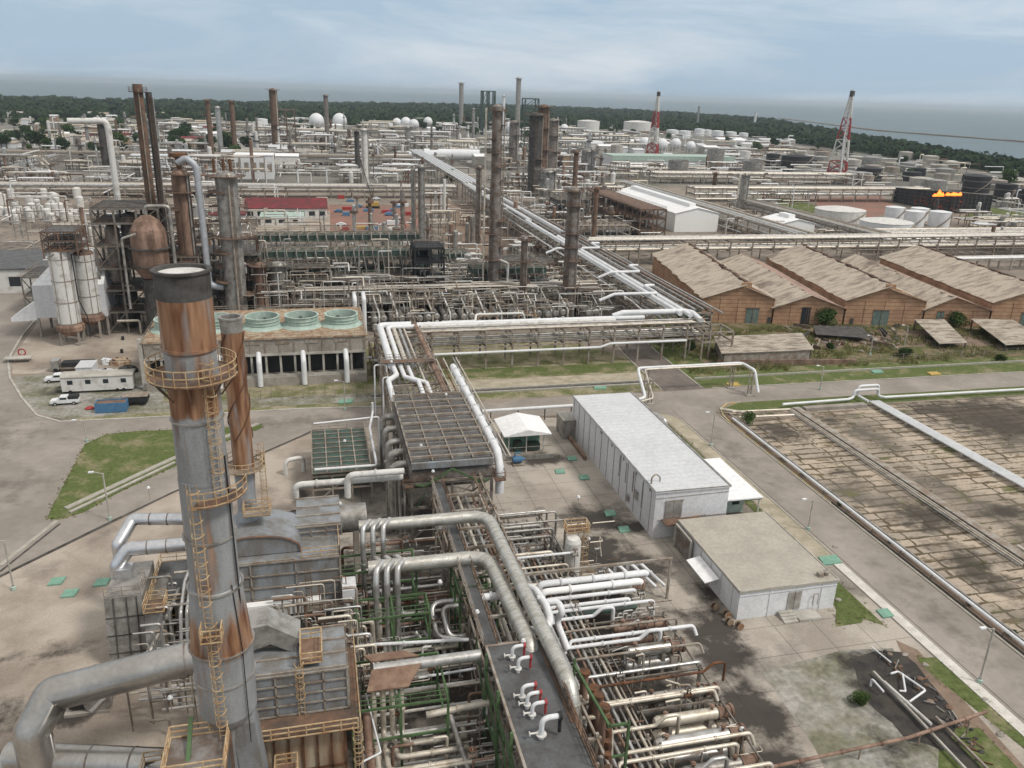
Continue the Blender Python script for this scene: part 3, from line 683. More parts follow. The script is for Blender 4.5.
pl = MB().box(FX-.2, FY-3, 15.9, FX+2.6, FY-1.1, 15.96); rl = rail(MB(), [(FX-.2, FY-3, 15.96), (FX+2.6, FY-3, 15.96), (FX+2.6, FY-1.2, 15.96), (FX-.2, FY-1.2, 15.96)], closed=True, w=.07, step=.9)
pt = pl.build('platform', 'mid_steel', t); rl.build('railing', 'yellow_rail', pt)
ladder(mb := MB(), FX+1.9, FY+.6, 11, 22.5, (0, -1), .5); mb.build('ladder', 'yellow_rail', t)
# ---- rear furnace
def panels(mb, x0, x1, y, z0, z1, nx, nz, out=-1, t=.12, w=.14):
    for i in range(nx+1): x = x0+(x1-x0)*i/nx; mb.bar((x, y+out*t, z0), (x, y+out*t, z1), w, .1)
    for i in range(nz+1): z = z0+(z1-z0)*i/nz; mb.bar((x0, y+out*t, z), (x1, y+out*t, z), .1, w)
t = T('furnace', 'large grey panelled furnace carrying the thin rusty chimney', 'furnace', at=(-5.5, 83, 0))
MB().box(-13, 78.8, 0, 1.0, 90, 12).build('casing', 'panel_grey', t)
MB().box(-3.6, 83.5, 12, 1.4, 90.5, 13.3).build('upper_casing', 'panel_grey', t)
rb = MB(); panels(rb, -13, 1.0, 78.8, 0, 12, 3, 8)
panels(rb, -3.6, 1.4, 83.5, 12, 13.3, 3, 2)
for i in range(4): rb.bar((-3.6, 83.7+i*2.2, 13.38), (1.4, 83.7+i*2.2, 13.38), .16)
for i in range(5): rb.bar((1.1, 78+3.4*i, 0), (1.1, 78+3.4*i, 10), .16)
for i in range(6): rb.bar((-13, 78.9+i*2.2, 12.08), (-3.7, 78.9+i*2.2, 12.08), .16)
rb.build('stiffener', 'mid_steel', t)
# barrel hood
hd = MB(); n = 10; prof = []
for i in range(n+1):
    a = math.pi*i/n; prof.append((-8.2+4.1*math.cos(a)*(1.25 if math.cos(a) > 0 else .8), 12.1+2.3*math.sin(a)**.7))
prof = prof[::-1]
vs = [(x, 80.4, z) for x, z in prof]+[(x, 86.5, z) for x, z in prof]; m_ = len(prof)
hd.add(vs, [(i, i+m_, i+1+m_, i+1) for i in range(m_-1)], True)
hd.add(vs[:m_], [tuple(range(m_))]); hd.add(vs[m_:], [tuple(range(m_-1, -1, -1))])
hd.build('hood', 'panel_grey', t)
tb = MB(); tb.tube([(x, 80.35, z) for x, z in prof], .13, 6, bend=.01); tb.build('hood_rim', 'rust_brown', t)
rail(MB(), [(1, 79, 12.1), (1, 83.4, 12.1)], w=.07).build('railing', 'yellow_rail', t)
rail(MB(), [(-3, 79, 12.1), (1, 79, 12.1)], w=.07).build('railing', 'yellow_rail', t)
w_ = MB().box(-12.6, 77.6, 6.1, -1.2, 78.5, 7.5); w_.build('flat_duct', 'glow_white', t)
MB().box(-6.2, 77.5, 6.0, -6.0, 77.59, 7.6).build('duct_seam', 'mid_steel', t)
pl = MB().box(-2.6, 76.4, 6.9, 3.4, 77.7, 6.96); pt = pl.build('walkway', 'mid_steel', t)
rail(MB(), [(-2.6, 76.4, 6.96), (3.4, 76.4, 6.96), (3.4, 77.8, 6.96)], w=.07).build('railing', 'mid_steel', pt)
ladder(mb := MB(), -2.4, 77.4, 3, 10.9, (0, -1), .5); mb.build('ladder', 'rust_brown', t)
bx = MB().box(1.1, 76.6, 6.2, 2.6, 79.2, 9.0); bx.build('hopper', 'pale_wall', t)
tag(MB().tube([(-11, 75.7, 4.9), (-4.5, 75.7, 4.9), (-3.3, 75.7, 4.1), (-1.2, 75.7, 4.1), (.2, 75.7, 5.2), (4.1, 75.7, 5.4), (4.1, 75.7, 1.0)], .3, 10, bend=.5).build('duct_pipe', 'pale_pipe'), 'cranked silver pipe passing in front of the rear furnace', 'pipe', order='x')
tag(MB().tube([(-11, 74.9, 5.1), (-4.5, 74.9, 5.1), (-3.3, 74.9, 4.3), (-1.4, 74.9, 4.3), (0, 74.9, 5.3), (3.3, 74.9, 5.4), (3.3, 74.9, 1.2)], .16, 8, bend=.4).build('duct_pipe', 'pale_pipe'), 'thinner cranked silver pipe in front of the rear furnace', 'pipe')
tag(MB().tube([(3, 77.2, 7.2), (3.3, 76.8, 7.0), (5, 76.4, 7.0), (5, 76.4, .5)], .22, 8, bend=.4).build('downpipe', 'pale_pipe'), 'pale downpipe leaving the hopper beside the rear furnace', 'pipe')
# ---- front furnace
t = T('furnace', 'front grey and tan furnace wrapped in yellow railings beside the tall chimney', 'furnace', at=(-3, 60, 0))
MB().box(-7.0, 58.5, 9.3, .9, 64.5, 13.4).build('casing', 'panel_grey', t)
MB().box(-6.6, 57.0, 0, .5, 68.0, 9.1).build('firebox', 'panel_tan', t)
rb = MB(); panels(rb, -7, .9, 58.5, 9.3, 13.4, 4, 4)
for i in range(4): rb.bar((-7, 58.7+i*1.9, 13.48), (.9, 58.7+i*1.9, 13.48), .16)
for i in range(4): rb.bar((1.0, 58.6+1.9*i, 9.3), (1.0, 58.6+1.9*i, 13.4), .16)
rb.build('stiffener', 'mid_steel', t)
rb = MB(); panels(rb, -6.6, .5, 57, 0, 9.1, 6, 2, w=.18); rb.build('seam', 'rust', t)
MB().add([(-7.2, 61.5, 13.9), (-7.2, 64.3, 13.9), (-7.2, 61.5, 16.2), (-7.2, 64.3, 16.2), (-5.4, 61.5, 14.4), (-5.4, 64.3, 14.4), (-5.6, 61.5, 16.4), (-5.6, 64.3, 16.4), (-3.6, 61.5, 13.3), (-3.6, 64.3, 13.3), (-2.9, 61.5, 14.6), (-2.9, 64.3, 14.6)],
       [(0, 4, 6, 2), (4, 8, 10, 6), (1, 3, 7, 5), (5, 7, 11, 9), (2, 6, 7, 3), (6, 10, 11, 7), (8, 9, 11, 10), (0, 1, 5, 4)]).build('breeching', 'cladding_dull', t)
pl = MB().box(-6.9, 55.8, 9.1, 1.6, 58.3, 9.16).box(.95, 58.3, 9.1, 1.8, 68, 9.16)
pt = pl.build('walkway', 'rust_brown', t)
rail(MB(), [(-6.9, 55.8, 9.16), (1.6, 55.8, 9.16)], w=.09, step=1.4).build('railing', 'yellow_rail', pt)
rail(MB(), [(1.8, 55.8, 9.16), (1.8, 68, 9.16)], w=.06).build('railing', 'yellow_rail', pt)
for (xa, ya, za) in ((-2.0, 60.6, 13.9), (-4.4, 54.2, 6.4)):
    pl = MB().box(xa-.9, ya-1.7, za, xa+.9, ya+1.7, za+.06); pt = pl.build('platform', 'plate_rust', t)
    rail(MB(), [(xa-.9, ya-1.7, za), (xa+.9, ya-1.7, za), (xa+.9, ya+1.7, za), (xa-.9, ya+1.7, za)], closed=True, w=.09, step=1).build('railing', 'yellow_rail', pt)
ladder(mb := MB(), -3.0, 58.2, 9.2, 14.2, (0, -1), .5); mb.build('ladder', 'yellow_rail', t)
ladder(mb := MB(), 1.5, 55.2, 0, 10, (0, -1), .55); mb.build('ladder', 'yellow_rail', t)
pl = MB().box(-12.8, 57.5, 5.0, -10.8, 60, 5.06); pt = pl.build('walkway', 'rust_brown', t)
rail(MB(), [(-14.5, 56.2, 5.2), (-10.4, 56.2, 5.2)], w=.09).build('railing', 'yellow_rail', pt)
tag(MB().tube([(-6, 52.5, 1.6), (-1.5, 52.5, 1.9), (.6, 52.5, 1.9), (.6, 52.5, 0)], .5, 12).build('duct_pipe', 'rust_brown'), 'brown rusty pipe lying low in front of the front furnace', 'pipe')
# ---- big ducts
def duct(pts, r, m, label, joints_=3, n=22, bend=.05, name='duct'):
    o = MB().tube(pts, r, n, bend, seg=3).build(name, m); tag(o, label, 'duct')
    j = MB(); a, b = Vector(pts[0]), Vector(pts[1]); e = (b-a).normalized()*.07
    for i in range(1, joints_+1): q = a.lerp(b, i/(joints_+1)); j.tube([q-e, q+e], r*1.03, n)
    if j.v: j.build('joint_band', 'cladding_dark', o)
    return o
mat('duct_metal', (.48, .465, .44), .36, .85, col2=(.40, .38, .35), sc=.25)
A = G(205, 655, 11.5); B = G(52, 694, 9.6); C_ = B+V3(-1.5, -1.6, -2.4)
duct([A, G(178, 661, 11.3), B, C_, C_+V3(0, 0, -7)], 1.5, 'duct_metal', 'huge dull metal duct sloping from the tall chimney down to the left', 2, bend=.6)
duct([G(8, 757, 3.5), G(176, 764, 3.5), G(176, 764, 3.5)+V3(1.5, 0, 0)], 1.3, 'duct_metal', 'big horizontal metal duct along the bottom left corner', 3)
duct([G(6, 757, 3.5), G(-30, 790, 2)], 1.3, 'duct_metal', 'short stub of duct leaving the frame at the lower left', 0)
mat('duct_silver', (.66, .67, .69), .32, .85, col2=(.56, .565, .58), sc=.3)
duct([G(186, 519, 11), G(133, 519, 11), G(118, 545, 9), G(118, 545, 9)-V3(0, 0, 8.8)], .72, 'duct_silver', 'rear silver duct running left from the tall chimney', 2, bend=.5)
P0 = G(186, 544, 11); P1 = slide(P0, AX['x'], px=128)
duct([P0, P1, P1+V3(-1.2, -.6, -1.6), P1+V3(-1.2, -.8, -10)], .78, 'duct_silver', 'front silver duct running left from the tall chimney', 2, bend=.6)
# preheater boxes left of the chimney
t = T('preheater', 'tall grey slab-sided preheater box left of the tall chimney', 'preheater', at=(-21.5, 82, 0))
MB().add([(-23.6, 79.5, 0), (-19.8, 79.5, 0), (-23.6, 88, 0), (-19.8, 88, 0), (-23.6, 81, 8.2), (-19.8, 81, 8.2), (-23.6, 88, 8.2), (-19.8, 88, 8.2)], [(0, 1, 5, 4), (1, 3, 7, 5), (3, 2, 6, 7), (2, 0, 4, 6), (4, 5, 7, 6)]).build('casing', 'cladding_dull', t)
MB().box(-23, 84.4, 8.2, -21.4, 86, 9.4).build('neck', 'duct_silver', t)
rb = MB()
for x in (-22.7, -21.4, -20.4): rb.bar((x, 79.42, .1), (x, 80.9, 8.2), .1)
for z in (2, 4, 6): rb.bar((-23.6, 79.45+z*.183, z), (-19.8, 79.45+z*.183, z), .1)
rb.build('stiffener', 'grime', t)
rail(MB(), [(-23.6, 81.2, 8.25), (-20, 81.2, 8.25), (-20, 84, 8.25)], w=.07).build('railing', 'mid_steel', t)
t = T('preheater', 'lower stained preheater box close beside the chimney', 'preheater', at=(-17.5, 80, 0))
MB().add([(-19.6, 78, 0), (-17.4, 77, 0), (-19.6, 86, 0), (-17.4, 86, 0), (-19.6, 80, 6.6), (-17.8, 80, 7.6), (-19.6, 86, 6.6), (-17.8, 86, 7.6)], [(0, 1, 5, 4), (1, 3, 7, 5), (3, 2, 6, 7), (2, 0, 4, 6), (4, 5, 7, 6)]).build('casing', 'cladding_dull', t)
MB().box(-19.2, 78, 7.7, -17.2, 80.5, 7.8).build('deck', 'rust_brown', t)
rail(MB(), [(-19.2, 78, 7.8), (-17.2, 78, 7.8), (-17.2, 80.5, 7.8), (-19.2, 80.5, 7.8)], closed=True, w=.07).build('railing', 'yellow_rail', t)
for k in range(3):
    x = -15.6+k*.62
    pipe([(x+.6, 84.5, 9.6), (x, 82.2, 8.6), (x-.1, 78.5, 7.2), (x-.3, 76.2, 1)], .2, 'cladding', 'slim silver pipe of a trio dropping beside the tall chimney', 'trio of pipes beside the chimney', flanges=0)
pipe([(-16.4, 83, 7.2), (-18.5, 76, 4.8), (-23.6, 71.5, 1.6)], .26, 'cladding_dull', 'long grey pipe slanting down across the preheater box')
t = T('fan_housing', 'dark blower with motor on stained ground left of the preheater', 'blower', at=(-24.5, 74, 0))
MB().lathe((-23.4, 73.6, 1.3), [(0, -.5), (1.3, -.5), (1.3, .5), (0, .5)], 18, axis='y', smooth=True).build('casing', 'cladding_dull', t)
MB().lathe((-25.3, 73.8, 1.0), [(0, -.8), (.55, -.8), (.55, .8), (0, .8)], 12, axis='x').build('motor', 'black_paint', t)
MB().box(-26.6, 73, 0, -22.4, 74.6, .35).build('base', 'concrete', t)
MB().box(-24.2, 75.5, 0, -23.2, 76.5, 3.4).build('rusty_post', 'rust', t)
t = T('pipe_thicket', 'low dark steel walkway frame between the chimney and the corner duct', 'platform', at=(-15, 57, 0))
frame_mb(-16.5, -12.3, 55, 60.5, [2.4, 4.4], 2, 2, .2, True).build('steel_frame', 'grime', t)
rail(MB(), [(-16.5, 55, 4.5), (-12.3, 55, 4.5), (-12.3, 60.5, 4.5), (-16.5, 60.5, 4.5)], closed=True, w=.08).build('railing', 'yellow_rail', t)
structure('steel_walkway', 'dark steelwork with yellow rails behind the left preheaters', 'platform', -19.4, -12.5, 81, 90, [4, 6.5], 2, 2, 'grey_steel', .2, rails='yellow_rail')
for i in range(9):
    y = 70+i*1.1
    pipe([(-16.8, y, 2+(i % 3)*1.1), (-11.2+.2*(i % 3), y, 2+(i % 3)*1.1)], .13+.05*(i % 2), 'white_worn' if i % 3 == 0 else 'cladding_dull', 'short pipe between the preheaters and the tall chimney', 'short pipes left of the chimney', order='y')
# ---- horizontal vessel between furnace and coolers
t = T('horizontal_vessel', 'fat tan horizontal drum behind the rear furnace', 'vessel', at=(1, 92.5, 0))
MB().lathe((0, 92.5, 9), [(0, -3.4), (1.75, -3.3), (1.8, -3.2), (1.8, 4.6), (1.75, 4.7), (0, 4.8)], 24, axis='x').build('shell', 'cladding_dull', t)
MB().box(-2.3, 91, 0, -1.6, 94, 7.9).box(3, 91, 0, 3.7, 94, 7.9).build('saddle', 'concrete', t)
pipe(path((296, 497, 10.6), ('Z', 12.3), ('x', 403)), .42, 'white_worn', 'long white pipe rising off the drum, lower of two', bend=1.0)
a = G(348, 497, 10.5); b = V3(a.x, a.y, 13.6); c = slide(b, AX['x'], px=404)
pipe([a, b, c], .42, 'white_worn', 'upper white pipe standing on the drum and turning right', bend=1.0)
# ---- fin fan cooler left
t = T('air_cooler', 'small dark air cooler bank left of the big cooler deck', 'air cooler', at=(2.5, 122, 0))
frame_mb(-2, 6.8, 114, 131, [2.4, 4.6], 3, 3, .25, True).build('steel_frame', 'mid_steel', t)
MB().box(-1.9, 114.1, 3.1, 6.7, 130.9, 5).build('plenum', 'teal_steel', t)
gb = MB()
for i in range(5): x = -2+8.8*i/4; gb.bar((x, 114, 5.1), (x, 131, 5.1), .18)
for i in range(10): y = 114+17*i/9; gb.bar((-2, y, 5.12), (6.8, y, 5.12), .12)
gb.build('grating', 'mid_steel', t)
rail(MB(), [(-2, 114, 5.15), (6.8, 114, 5.15), (6.8, 131, 5.15), (-2, 131, 5.15)], closed=True, w=.06).build('railing', 'mid_steel', t)
pipe([(-1.6, 113.2, 6.2), (7.6, 113.2, 6.2), (7.6, 128, 6.2), (8.6, 135, 6.2), (8.6, 135, 8)], .2, 'white_paint', 'thin white pipe edging the small air cooler', bend=.5)
pipe([(-1.6, 132, 5.9), (9.5, 133.4, 5.9), (9.5, 133.4, 0)], .17, 'white_paint', 'white pipe behind the small air cooler')
pipe([(-6.3, 125, 0), (-6.3, 125, 2.6), (-3.5, 126, 2.6), (-3.5, 126, 0)], .35, 'white_worn', 'white U-shaped standpipe left of the small air cooler', bend=.9)
# ---- big cooler deck on the rack
t = T('air_cooler', 'large rack-top air cooler deck with many cross rails beside the white roofed kiosk', 'air cooler', at=(17, 114, 0))
frame_mb(11.5, 22.8, 101, 127, [4.5, 8], 2, 4, .35, True).build('steel_frame', 'grey_steel', t)
MB().box(11.3, 100.8, 8.3, 23, 127.2, 9.5).build('plenum', 'cladding_dark', t)
MB().box(11.6, 101.2, 9.5, 22.8, 127, 10.9).build('tube_bundle', 'deck_dark', t)
gb = MB()
for i in range(9): y = 102+24.6*i/8; gb.bar((11.5, y, 11.1), (22.9, y, 11.1), .28, .35); rail(gb, [(11.5, y+.5, 11), (22.9, y+.5, 11)], w=.06, step=2.4)
for x in (11.5, 14.4, 17.2, 20.1, 22.9): gb.bar((x, 101, 11.02), (x, 127, 11.02), .18)
gb.build('cross_beam', 'mid_steel', t)
MB().box(11.4, 100.3, 10.2, 22.8, 100.75, 11).build('header_box', 'panel_grey', t)
t.scale = (1, 1, 1.1)
g_ = MB()
P = [(12, 100.0, 8.2), (13.2, 100.0, 8.0), (17, 100.0, 10.1), (20.8, 100.0, 8.0), (22.2, 100.0, 8.2)]
for a, b in zip(P, P[1:]): g_.bar(a, b, .22)
g_.bar((12, 100.1, 5), (13.2, 100.1, 7), .15); g_.bar((22.2, 100.1, 5), (20.8, 100.1, 7), .15)
g_.build('brace', 'green_steel', t)
for xa in (10.2, 23.1):
    pl = MB().box(xa, 100, 7.8, xa+1.5, 104, 7.86); pt = pl.build('platform', 'rust_brown', t)
    rail(MB(), [(xa, 100, 7.86), (xa+1.5, 100, 7.86), (xa+1.5, 104, 7.86), (xa, 104, 7.86)], closed=True, w=.07).build('railing', 'rust_brown', pt)
for k, (y, r) in enumerate(((104, .55), (108, .6), (112, .5), (117, .5), (122, .55))):
    pipe([(11, y, 10.4), (9.3, y, 10.4), (9.3, y, 4), (9.3, y, .3)], r, 'cladding_dull', 'grey riser bent over the left edge of the big cooler deck', 'risers beside the big cooler deck', bend=1.2, order='y', flanges=0)
for k in range(5):
    pipe([(10.4-.5*k, 100.5+k*1.2, .2), (10.4-.5*k, 100.5+k*1.2, 9+k*.4)], .12+.05*(k % 2), 'cladding_dull', 'thin vertical pipe at the left front corner of the big cooler deck', 'thin pipes at the cooler corner')
a = G(462, 378, 11.5)
pipe([(24.1, 142, 11.6), (24.1, 103.5, 11.6), (24.1, 101.6, 9.6), (24.1, 101.6, 6)], .62, 'white_paint', 'fat white pipe running down the right side of the big cooler deck', bend=1.6, n=14)
for k, (x, r, mm) in enumerate(((23.2, .14, 'pale_pipe'), (22.6, .12, 'rust'), (25.1, .14, 'cladding_dull'), (21.8, .1, 'pale_pipe'), (25.7, .12, 'pale_pipe'))):
    pipe([(x, 148, 11.4), (x, 102, 11.4)], r, mm, 'thin pipe running lengthwise beside the fat white pipe', 'thin pipes along the cooler deck')
# rack between cooler deck and the cross bridge
def rack(label, x0, x1, ya, yb, zs, n, m='mid_steel', w=.35, axis='y', group=None, name='pipe_rack', brace=True, z0=0):
    """pipe rack along axis; trestles are its parts"""
    if axis == 'y': at = ((x0+x1)/2, min(ya, yb), z0)
    else: at = (min(ya, yb), (x0+x1)/2, z0)
    t = T(name, label, 'pipe rack', group, at=at)
    def Q(u, v, z): return (u, v, z) if axis == 'y' else (v, u, z)
    for i in range(n+1):
        v = ya+(yb-ya)*i/n; mb = MB()
        for u in (x0, x1): mb.bar(Q(u, v, z0), Q(u, v, zs[-1]+.6), w)
        for z in zs: mb.bar(Q(x0-.4, v, z), Q(x1+.4, v, z), w, w*1.1)
        if brace: mb.bar(Q(x0, v, zs[0]), Q(x1, v, zs[-1]), w*.4) if len(zs) > 1 else None
        mb.build('trestle', m, t)
    for u in (x0, x1):
        mb = MB()
        for z in zs: mb.bar(Q(u, ya, z+.01), Q(u, yb, z+.01), w*.7, w)
        mb.build('long_beam', m, t)
    return t
rack('steel pipe rack leading from the big cooler deck to the pipe bridge', 12.3, 22.5, 127.5, 178, [4.8, 9], 8)
for k, (x, z, r, mm) in enumerate(((13.3, 10.3, .75, 'white_paint'), (15, 10.1, .5, 'white_paint'), (16.3, 10, .42, 'pale_pipe'), (17.5, 10, .3, 'cladding'), (18.6, 9.8, .22, 'pale_pipe'), (21.3, 10.1, .55, 'rust_vessel'))):
    y0 = 148 if k < 4 else 128
    P = [(x, y0, z), (x, 176.5-k*.9 if k < 4 else 178, z)]
    if k < 2: P += [(x+7, 176.5-k*.9, z)]
    pipe(P, r, mm, 'pipe on the rack between the cooler deck and the pipe bridge', 'pipes on the connecting rack', bend=1.4, n=14 if r > .4 else 8)
for k, (x, z, r) in enumerate(((13.6, 10, .5), (15.0, 10, .42), (16.4, 10, .36))):
    pipe([(x, 148, z), (x+.2, 144-k*1.2, z-.2), (x+2.4 if k else x-1.6, 141-k, z-.2), (x+2.4 if k else x-1.6, 132, z-.4)], r, 'white_paint', 'white pipe stepping sideways before the big cooler deck', 'white stepped pipes', bend=.9)
for k in range(8):
    pipe([(13+1.1*k, 128, 5.3), (13+1.1*k, 178, 5.3)], .16+.06*(k % 3), 'cladding_dull', 'lower-tier pipe under the connecting rack', 'lower pipes of the connecting rack')
t = T('service_platform', 'short steel platform bridging the connecting rack', 'platform', at=(16, 149, 0))
MB().box(11.4, 147.6, 10.9, 21.5, 149.6, 11).build('deck', 'rust_brown', t)
rail(MB(), [(11.4, 147.6, 11), (21.5, 147.6, 11), (21.5, 149.6, 11), (11.4, 149.6, 11)], closed=True, w=.07).build('railing', 'mid_steel', t)
MB().bar((11.2, 147.7, 0), (11.2, 147.7, 12), .2).bar((21.9, 147.7, 9), (21.9, 147.7, 12), .2).build('post', 'mid_steel', t)
pipe([(10, 148, 0), (10, 148, 10.6), (12.3, 148, 10.6), (12.3, 148, 9)], .15, 'white_paint', 'white hooked pipe at the left of the connecting rack', bend=.5)
pipe([(11.2, 143.5, 0), (11.2, 143.5, 9.6), (12.6, 143.5, 9.6)], .15, 'white_paint', 'second white hooked pipe nearer the cooler deck', bend=.5)
# ================================================================ near pipework
rnd = random.Random(3)
# long central rack below the walkway
rack('long rusty steel rack under the narrow walkway in the middle of the unit', 14.4, 21, 46, 100.5, [3.4, 6.4, 9.2], 12, 'mid_steel', .28)
# narrow walkway and wide deck
t = T('walkway', 'narrow grey walkway climbing down the middle of the unit', 'walkway', at=(14.6, 82, 9))
MB().box(13.9, 63.4, 9.75, 15.3, 98.5, 9.85).build('deck', 'deck_dark', t)
for x in (13.9, 15.3): rail(MB(), [(x, 63.4, 9.85), (x, 98.5, 9.85)], w=.06, step=2).build('railing', 'rust_brown' if x > 14 else 'mid_steel', t)
t = T('control_deck', 'wide dark grey deck carrying the white vent pipes with red valves', 'deck', at=(17.4, 53, 9))
MB().box(14.2, 40, 9.7, 19.5, 63.2, 9.95).build('deck', 'deck_dark', t)
MB().bar((14.1, 40, 9.95), (14.1, 63.2, 9.95), .22, .35).bar((14.1, 63.2, 9.9), (19.5, 63.2, 9.9), .22, .3).build('edge_beam', 'mid_steel', t)
rail(MB(), [(19.5, 47, 9.95), (19.5, 63.2, 9.95)], w=.08, step=1).build('railing', 'rust_brown', t)
cb_ = MB()
for k in range(6): cb_.tube([(19.2+.12*k, 59.5, 9.9+.15*k), (19.1+.1*k, 55, 10.1+.2*k), (19.6+.05*k, 50+k*.3, 9.9)], .05, 5)
cb_.build('cable', 'rust_brown', t)
MB().bar((19.9, 44, 9.4), (19.9, 100, 10), .18).bar((19.2, 52, 9.9), (19.2, 62, 9.9), .22, .3).build('side_beam', 'rust_brown', t)
vents = [(512, 660), (518, 672), (522, 700), (527, 708), (532, 718), (541, 738)]
for i, (px, py) in enumerate(vents):
    b = G(px, py, 9.95); s_ = 1.0 if i < 5 else 1.35
    t = T('vent_pipe', 'white swan-neck vent pipe with red valve on the dark deck' if i < 5 else 'largest white bent vent with dark flange on the deck', 'vent pipe', 'white vents on the deck', at=b)
    MB().tube([b, b+V3(0, 0, 1.5*s_), b+V3(1.1*s_, 0, 1.5*s_)], .17*s_, 12, bend=.75, seg=6).build('gooseneck', 'white_paint', t)
    MB().tube([b+V3(1.05*s_, 0, 1.5*s_), b+V3(1.25*s_, 0, 1.5*s_)], .27*s_, 12).build('flange', 'red_paint' if i < 5 else 'black_paint', t)
    MB().tube([b+V3(1.15*s_, 0, 1.4*s_), b+V3(1.15*s_, 0, .3*s_)], .12*s_, 10).build('valve_body', 'red_paint' if i < 5 else 'black_paint', t)
    MB().tube([b+V3(0, 0, .35), b+V3(0, 0, .45)], .34*s_, 12).tube([b+V3(-.75*s_, 0, .6), b+V3(0, 0, .6)], .09, 8).build('collar', 'white_worn', t)
    MB().lathe(b+V3(-.75*s_, 0, .6), [(.22, -.04), (.22, .04), (0, .04)], 12, axis='x').build('handwheel', 'white_worn', t)
# two great insulated pipes
P1 = [V3(3.4, 84.4, 12.2), V3(18.6, 84.4, 12.2), V3(20.1, 55.2, 10.8), V3(20.5, 53.6, 5)]
mat('lagging', (.60, .59, .55), .4, .65, col2=(.44, .42, .37), sc=.8, stretch=(1, 3, 1), bump=.3)
o = pipe(P1, .72, 'lagging', 'great silver lagged pipe elbowing round and running to the bottom of the frame', bend=2.4, n=22, flanges=1.6)
P2 = [V3(4.0, 78.4, 10.3), V3(17.4, 78.4, 10.3), V3(18.3, 62.5, 10.1), V3(18.5, 60.5, 7)]
pipe(P2, .82, 'lagging', 'second great lagged pipe diving under the wide dark deck', bend=2.4, n=22, flanges=1.6)
P3 = [V3(3.4, 63.3, 8.9), V3(13.6, 63.3, 9.0)]
pipe(P3, .55, 'cladding', 'silver header pipe crossing above the green frame and its tan hoods', n=18, flanges=1.2)
for hdr, (yh, zh, x0, dx, r, nn) in enumerate(((84.4, 12.2, 3.8, 1.15, .3, 3), (78.4, 10.3, 4.8, 1.15, .34, 3))):
    for k in range(nn):
        x = x0+k*dx
        pipe([(x+.9, yh+.1, zh+.6), (x, yh-1.2, zh+.5), (x-.1, yh-2.0, zh-1), (x-.1, yh-2.0, 1.2), (x+5-k*.7, yh-2.4, 1.2)], r, 'cladding', ('silver riser of the rear trio dropping from the great pipe', 'silver riser of the middle trio dropping from the second great pipe')[hdr], 'risers off the great pipes', bend=.9, n=14)
        if hdr: pipe([(x+.6, yh+.2, zh+.5), (x, yh+1.2, zh+.6), (x, yh+1.8, zh-1), (x, yh+1.8, .5)], r*.95, 'cladding', 'short silver elbow dropping behind the second great pipe', 'elbows behind the second great pipe', bend=.9, n=12)
# tan hoods and nested L pipes
t = T('hood', 'two tan folded hoods over a cluster of four vertical pipes', 'hood', at=(5.2, 62.8, 8))
for s_, nm in ((1, 0), (-1, 1)):
    y0, y1 = (63.9, 65.3) if s_ > 0 else (62.7, 60.8)
    MB().add([(3.2, y0, 9.4), (7.8, y0, 9.4), (2.6, y1, 8.6 if s_ < 0 else 9.1), (6.4, y1, 8.6 if s_ < 0 else 9.1)]+[(3.2, y0, 9.25), (7.8, y0, 9.25), (2.6, y1, 8.45 if s_ < 0 else 8.95), (6.4, y1, 8.45 if s_ < 0 else 8.95)], [(0, 1, 3, 2), (4, 6, 7, 5), (0, 4, 5, 1), (2, 3, 7, 6), (0, 2, 6, 4), (1, 5, 7, 3)]).build('hood_plate', 'plate_rust', t)
t_ = t
for k in range(4):
    x = 3.2+k*.85; L_ = 6.8-.9*k if k < 3 else 5.0
    yb = 61.4
    pipe([(x, yb, 8.4), (x, yb, 3.4-.15*k), (x+.05, 55+k*1.6, 3.2-.1*k), (x+8.2-k*.8, 55+k*1.6, 3.2-.1*k), (x+8.4-k*.8, 56+k*1.6, 1.5), (x+8.4-k*.8, 57.5+k*1.6, 1.5)], .27, 'pale_pipe', 'L-shaped pipe descending from the tan hoods', 'nested pipes under the tan hoods', bend=.8, n=12)
for k in range(4):
    pipe([(5.4+k*.55, 76, 1.6+k*.1), (5.4+k*.5, 72.5-k*.7, 1.6+k*.1), (12.5-k*.9, 72.2-k*.7, 1.7+k*.1), (12.7-k*.9, 74.8, 1.7), (11.5-k*.9, 75.8, 3.2)], .3, 'cladding', 'looped silver pipe behind the green frame', 'looped pipes behind the green frame', bend=.9, n=12, order='y')
for k in range(2):
    pipe([(13.6, 76.8-k, 6), (10.6+k*1.2, 76.8-k, 6), (11+k*1.2, 73.5-k*.2, 3.8), (14, 72.6+k*.7, 3.8)], .3, 'cladding', 'silver C-shaped pipe beside the walkway', 'paired C pipes by the walkway', bend=1.2, n=12)
pipe([(2.4, 60, 7), (2.6, 54.5, 3.2), (1.4, 50.8, 3.0), (-4, 50.6, 2.6)], .38, 'rust_vessel', 'brown-grey pipe bending away in front of the nested pipes', bend=1.2, n=14)
pipe([(2.6, 63, 6.5), (3.4, 56, 6), (1.8, 55.5, 5.8), (1.6, 55.3, 3.5)], .09, 'white_paint', 'thin white zigzag line near the front ladder', bend=.2)
pipe([(.4, 72.2, 5.2), (13.8, 70.2, 5.6)], .19, 'white_paint', 'long thin white pipe crossing the pipework below the header', n=10)
pipe([(8, 66.5, 4.6), (13.8, 66.3, 5.0)], .13, 'white_paint', 'short thin white pipe ending at the walkway posts')
pipe([(1.6, 76, 7.5), (1.9, 66, 4.6), (1.9, 57.5, 3.4), (3, 56.9, 3.3)], .3, 'cladding_dull', 'grey pipe running lengthwise beside the front furnace', bend=.8)
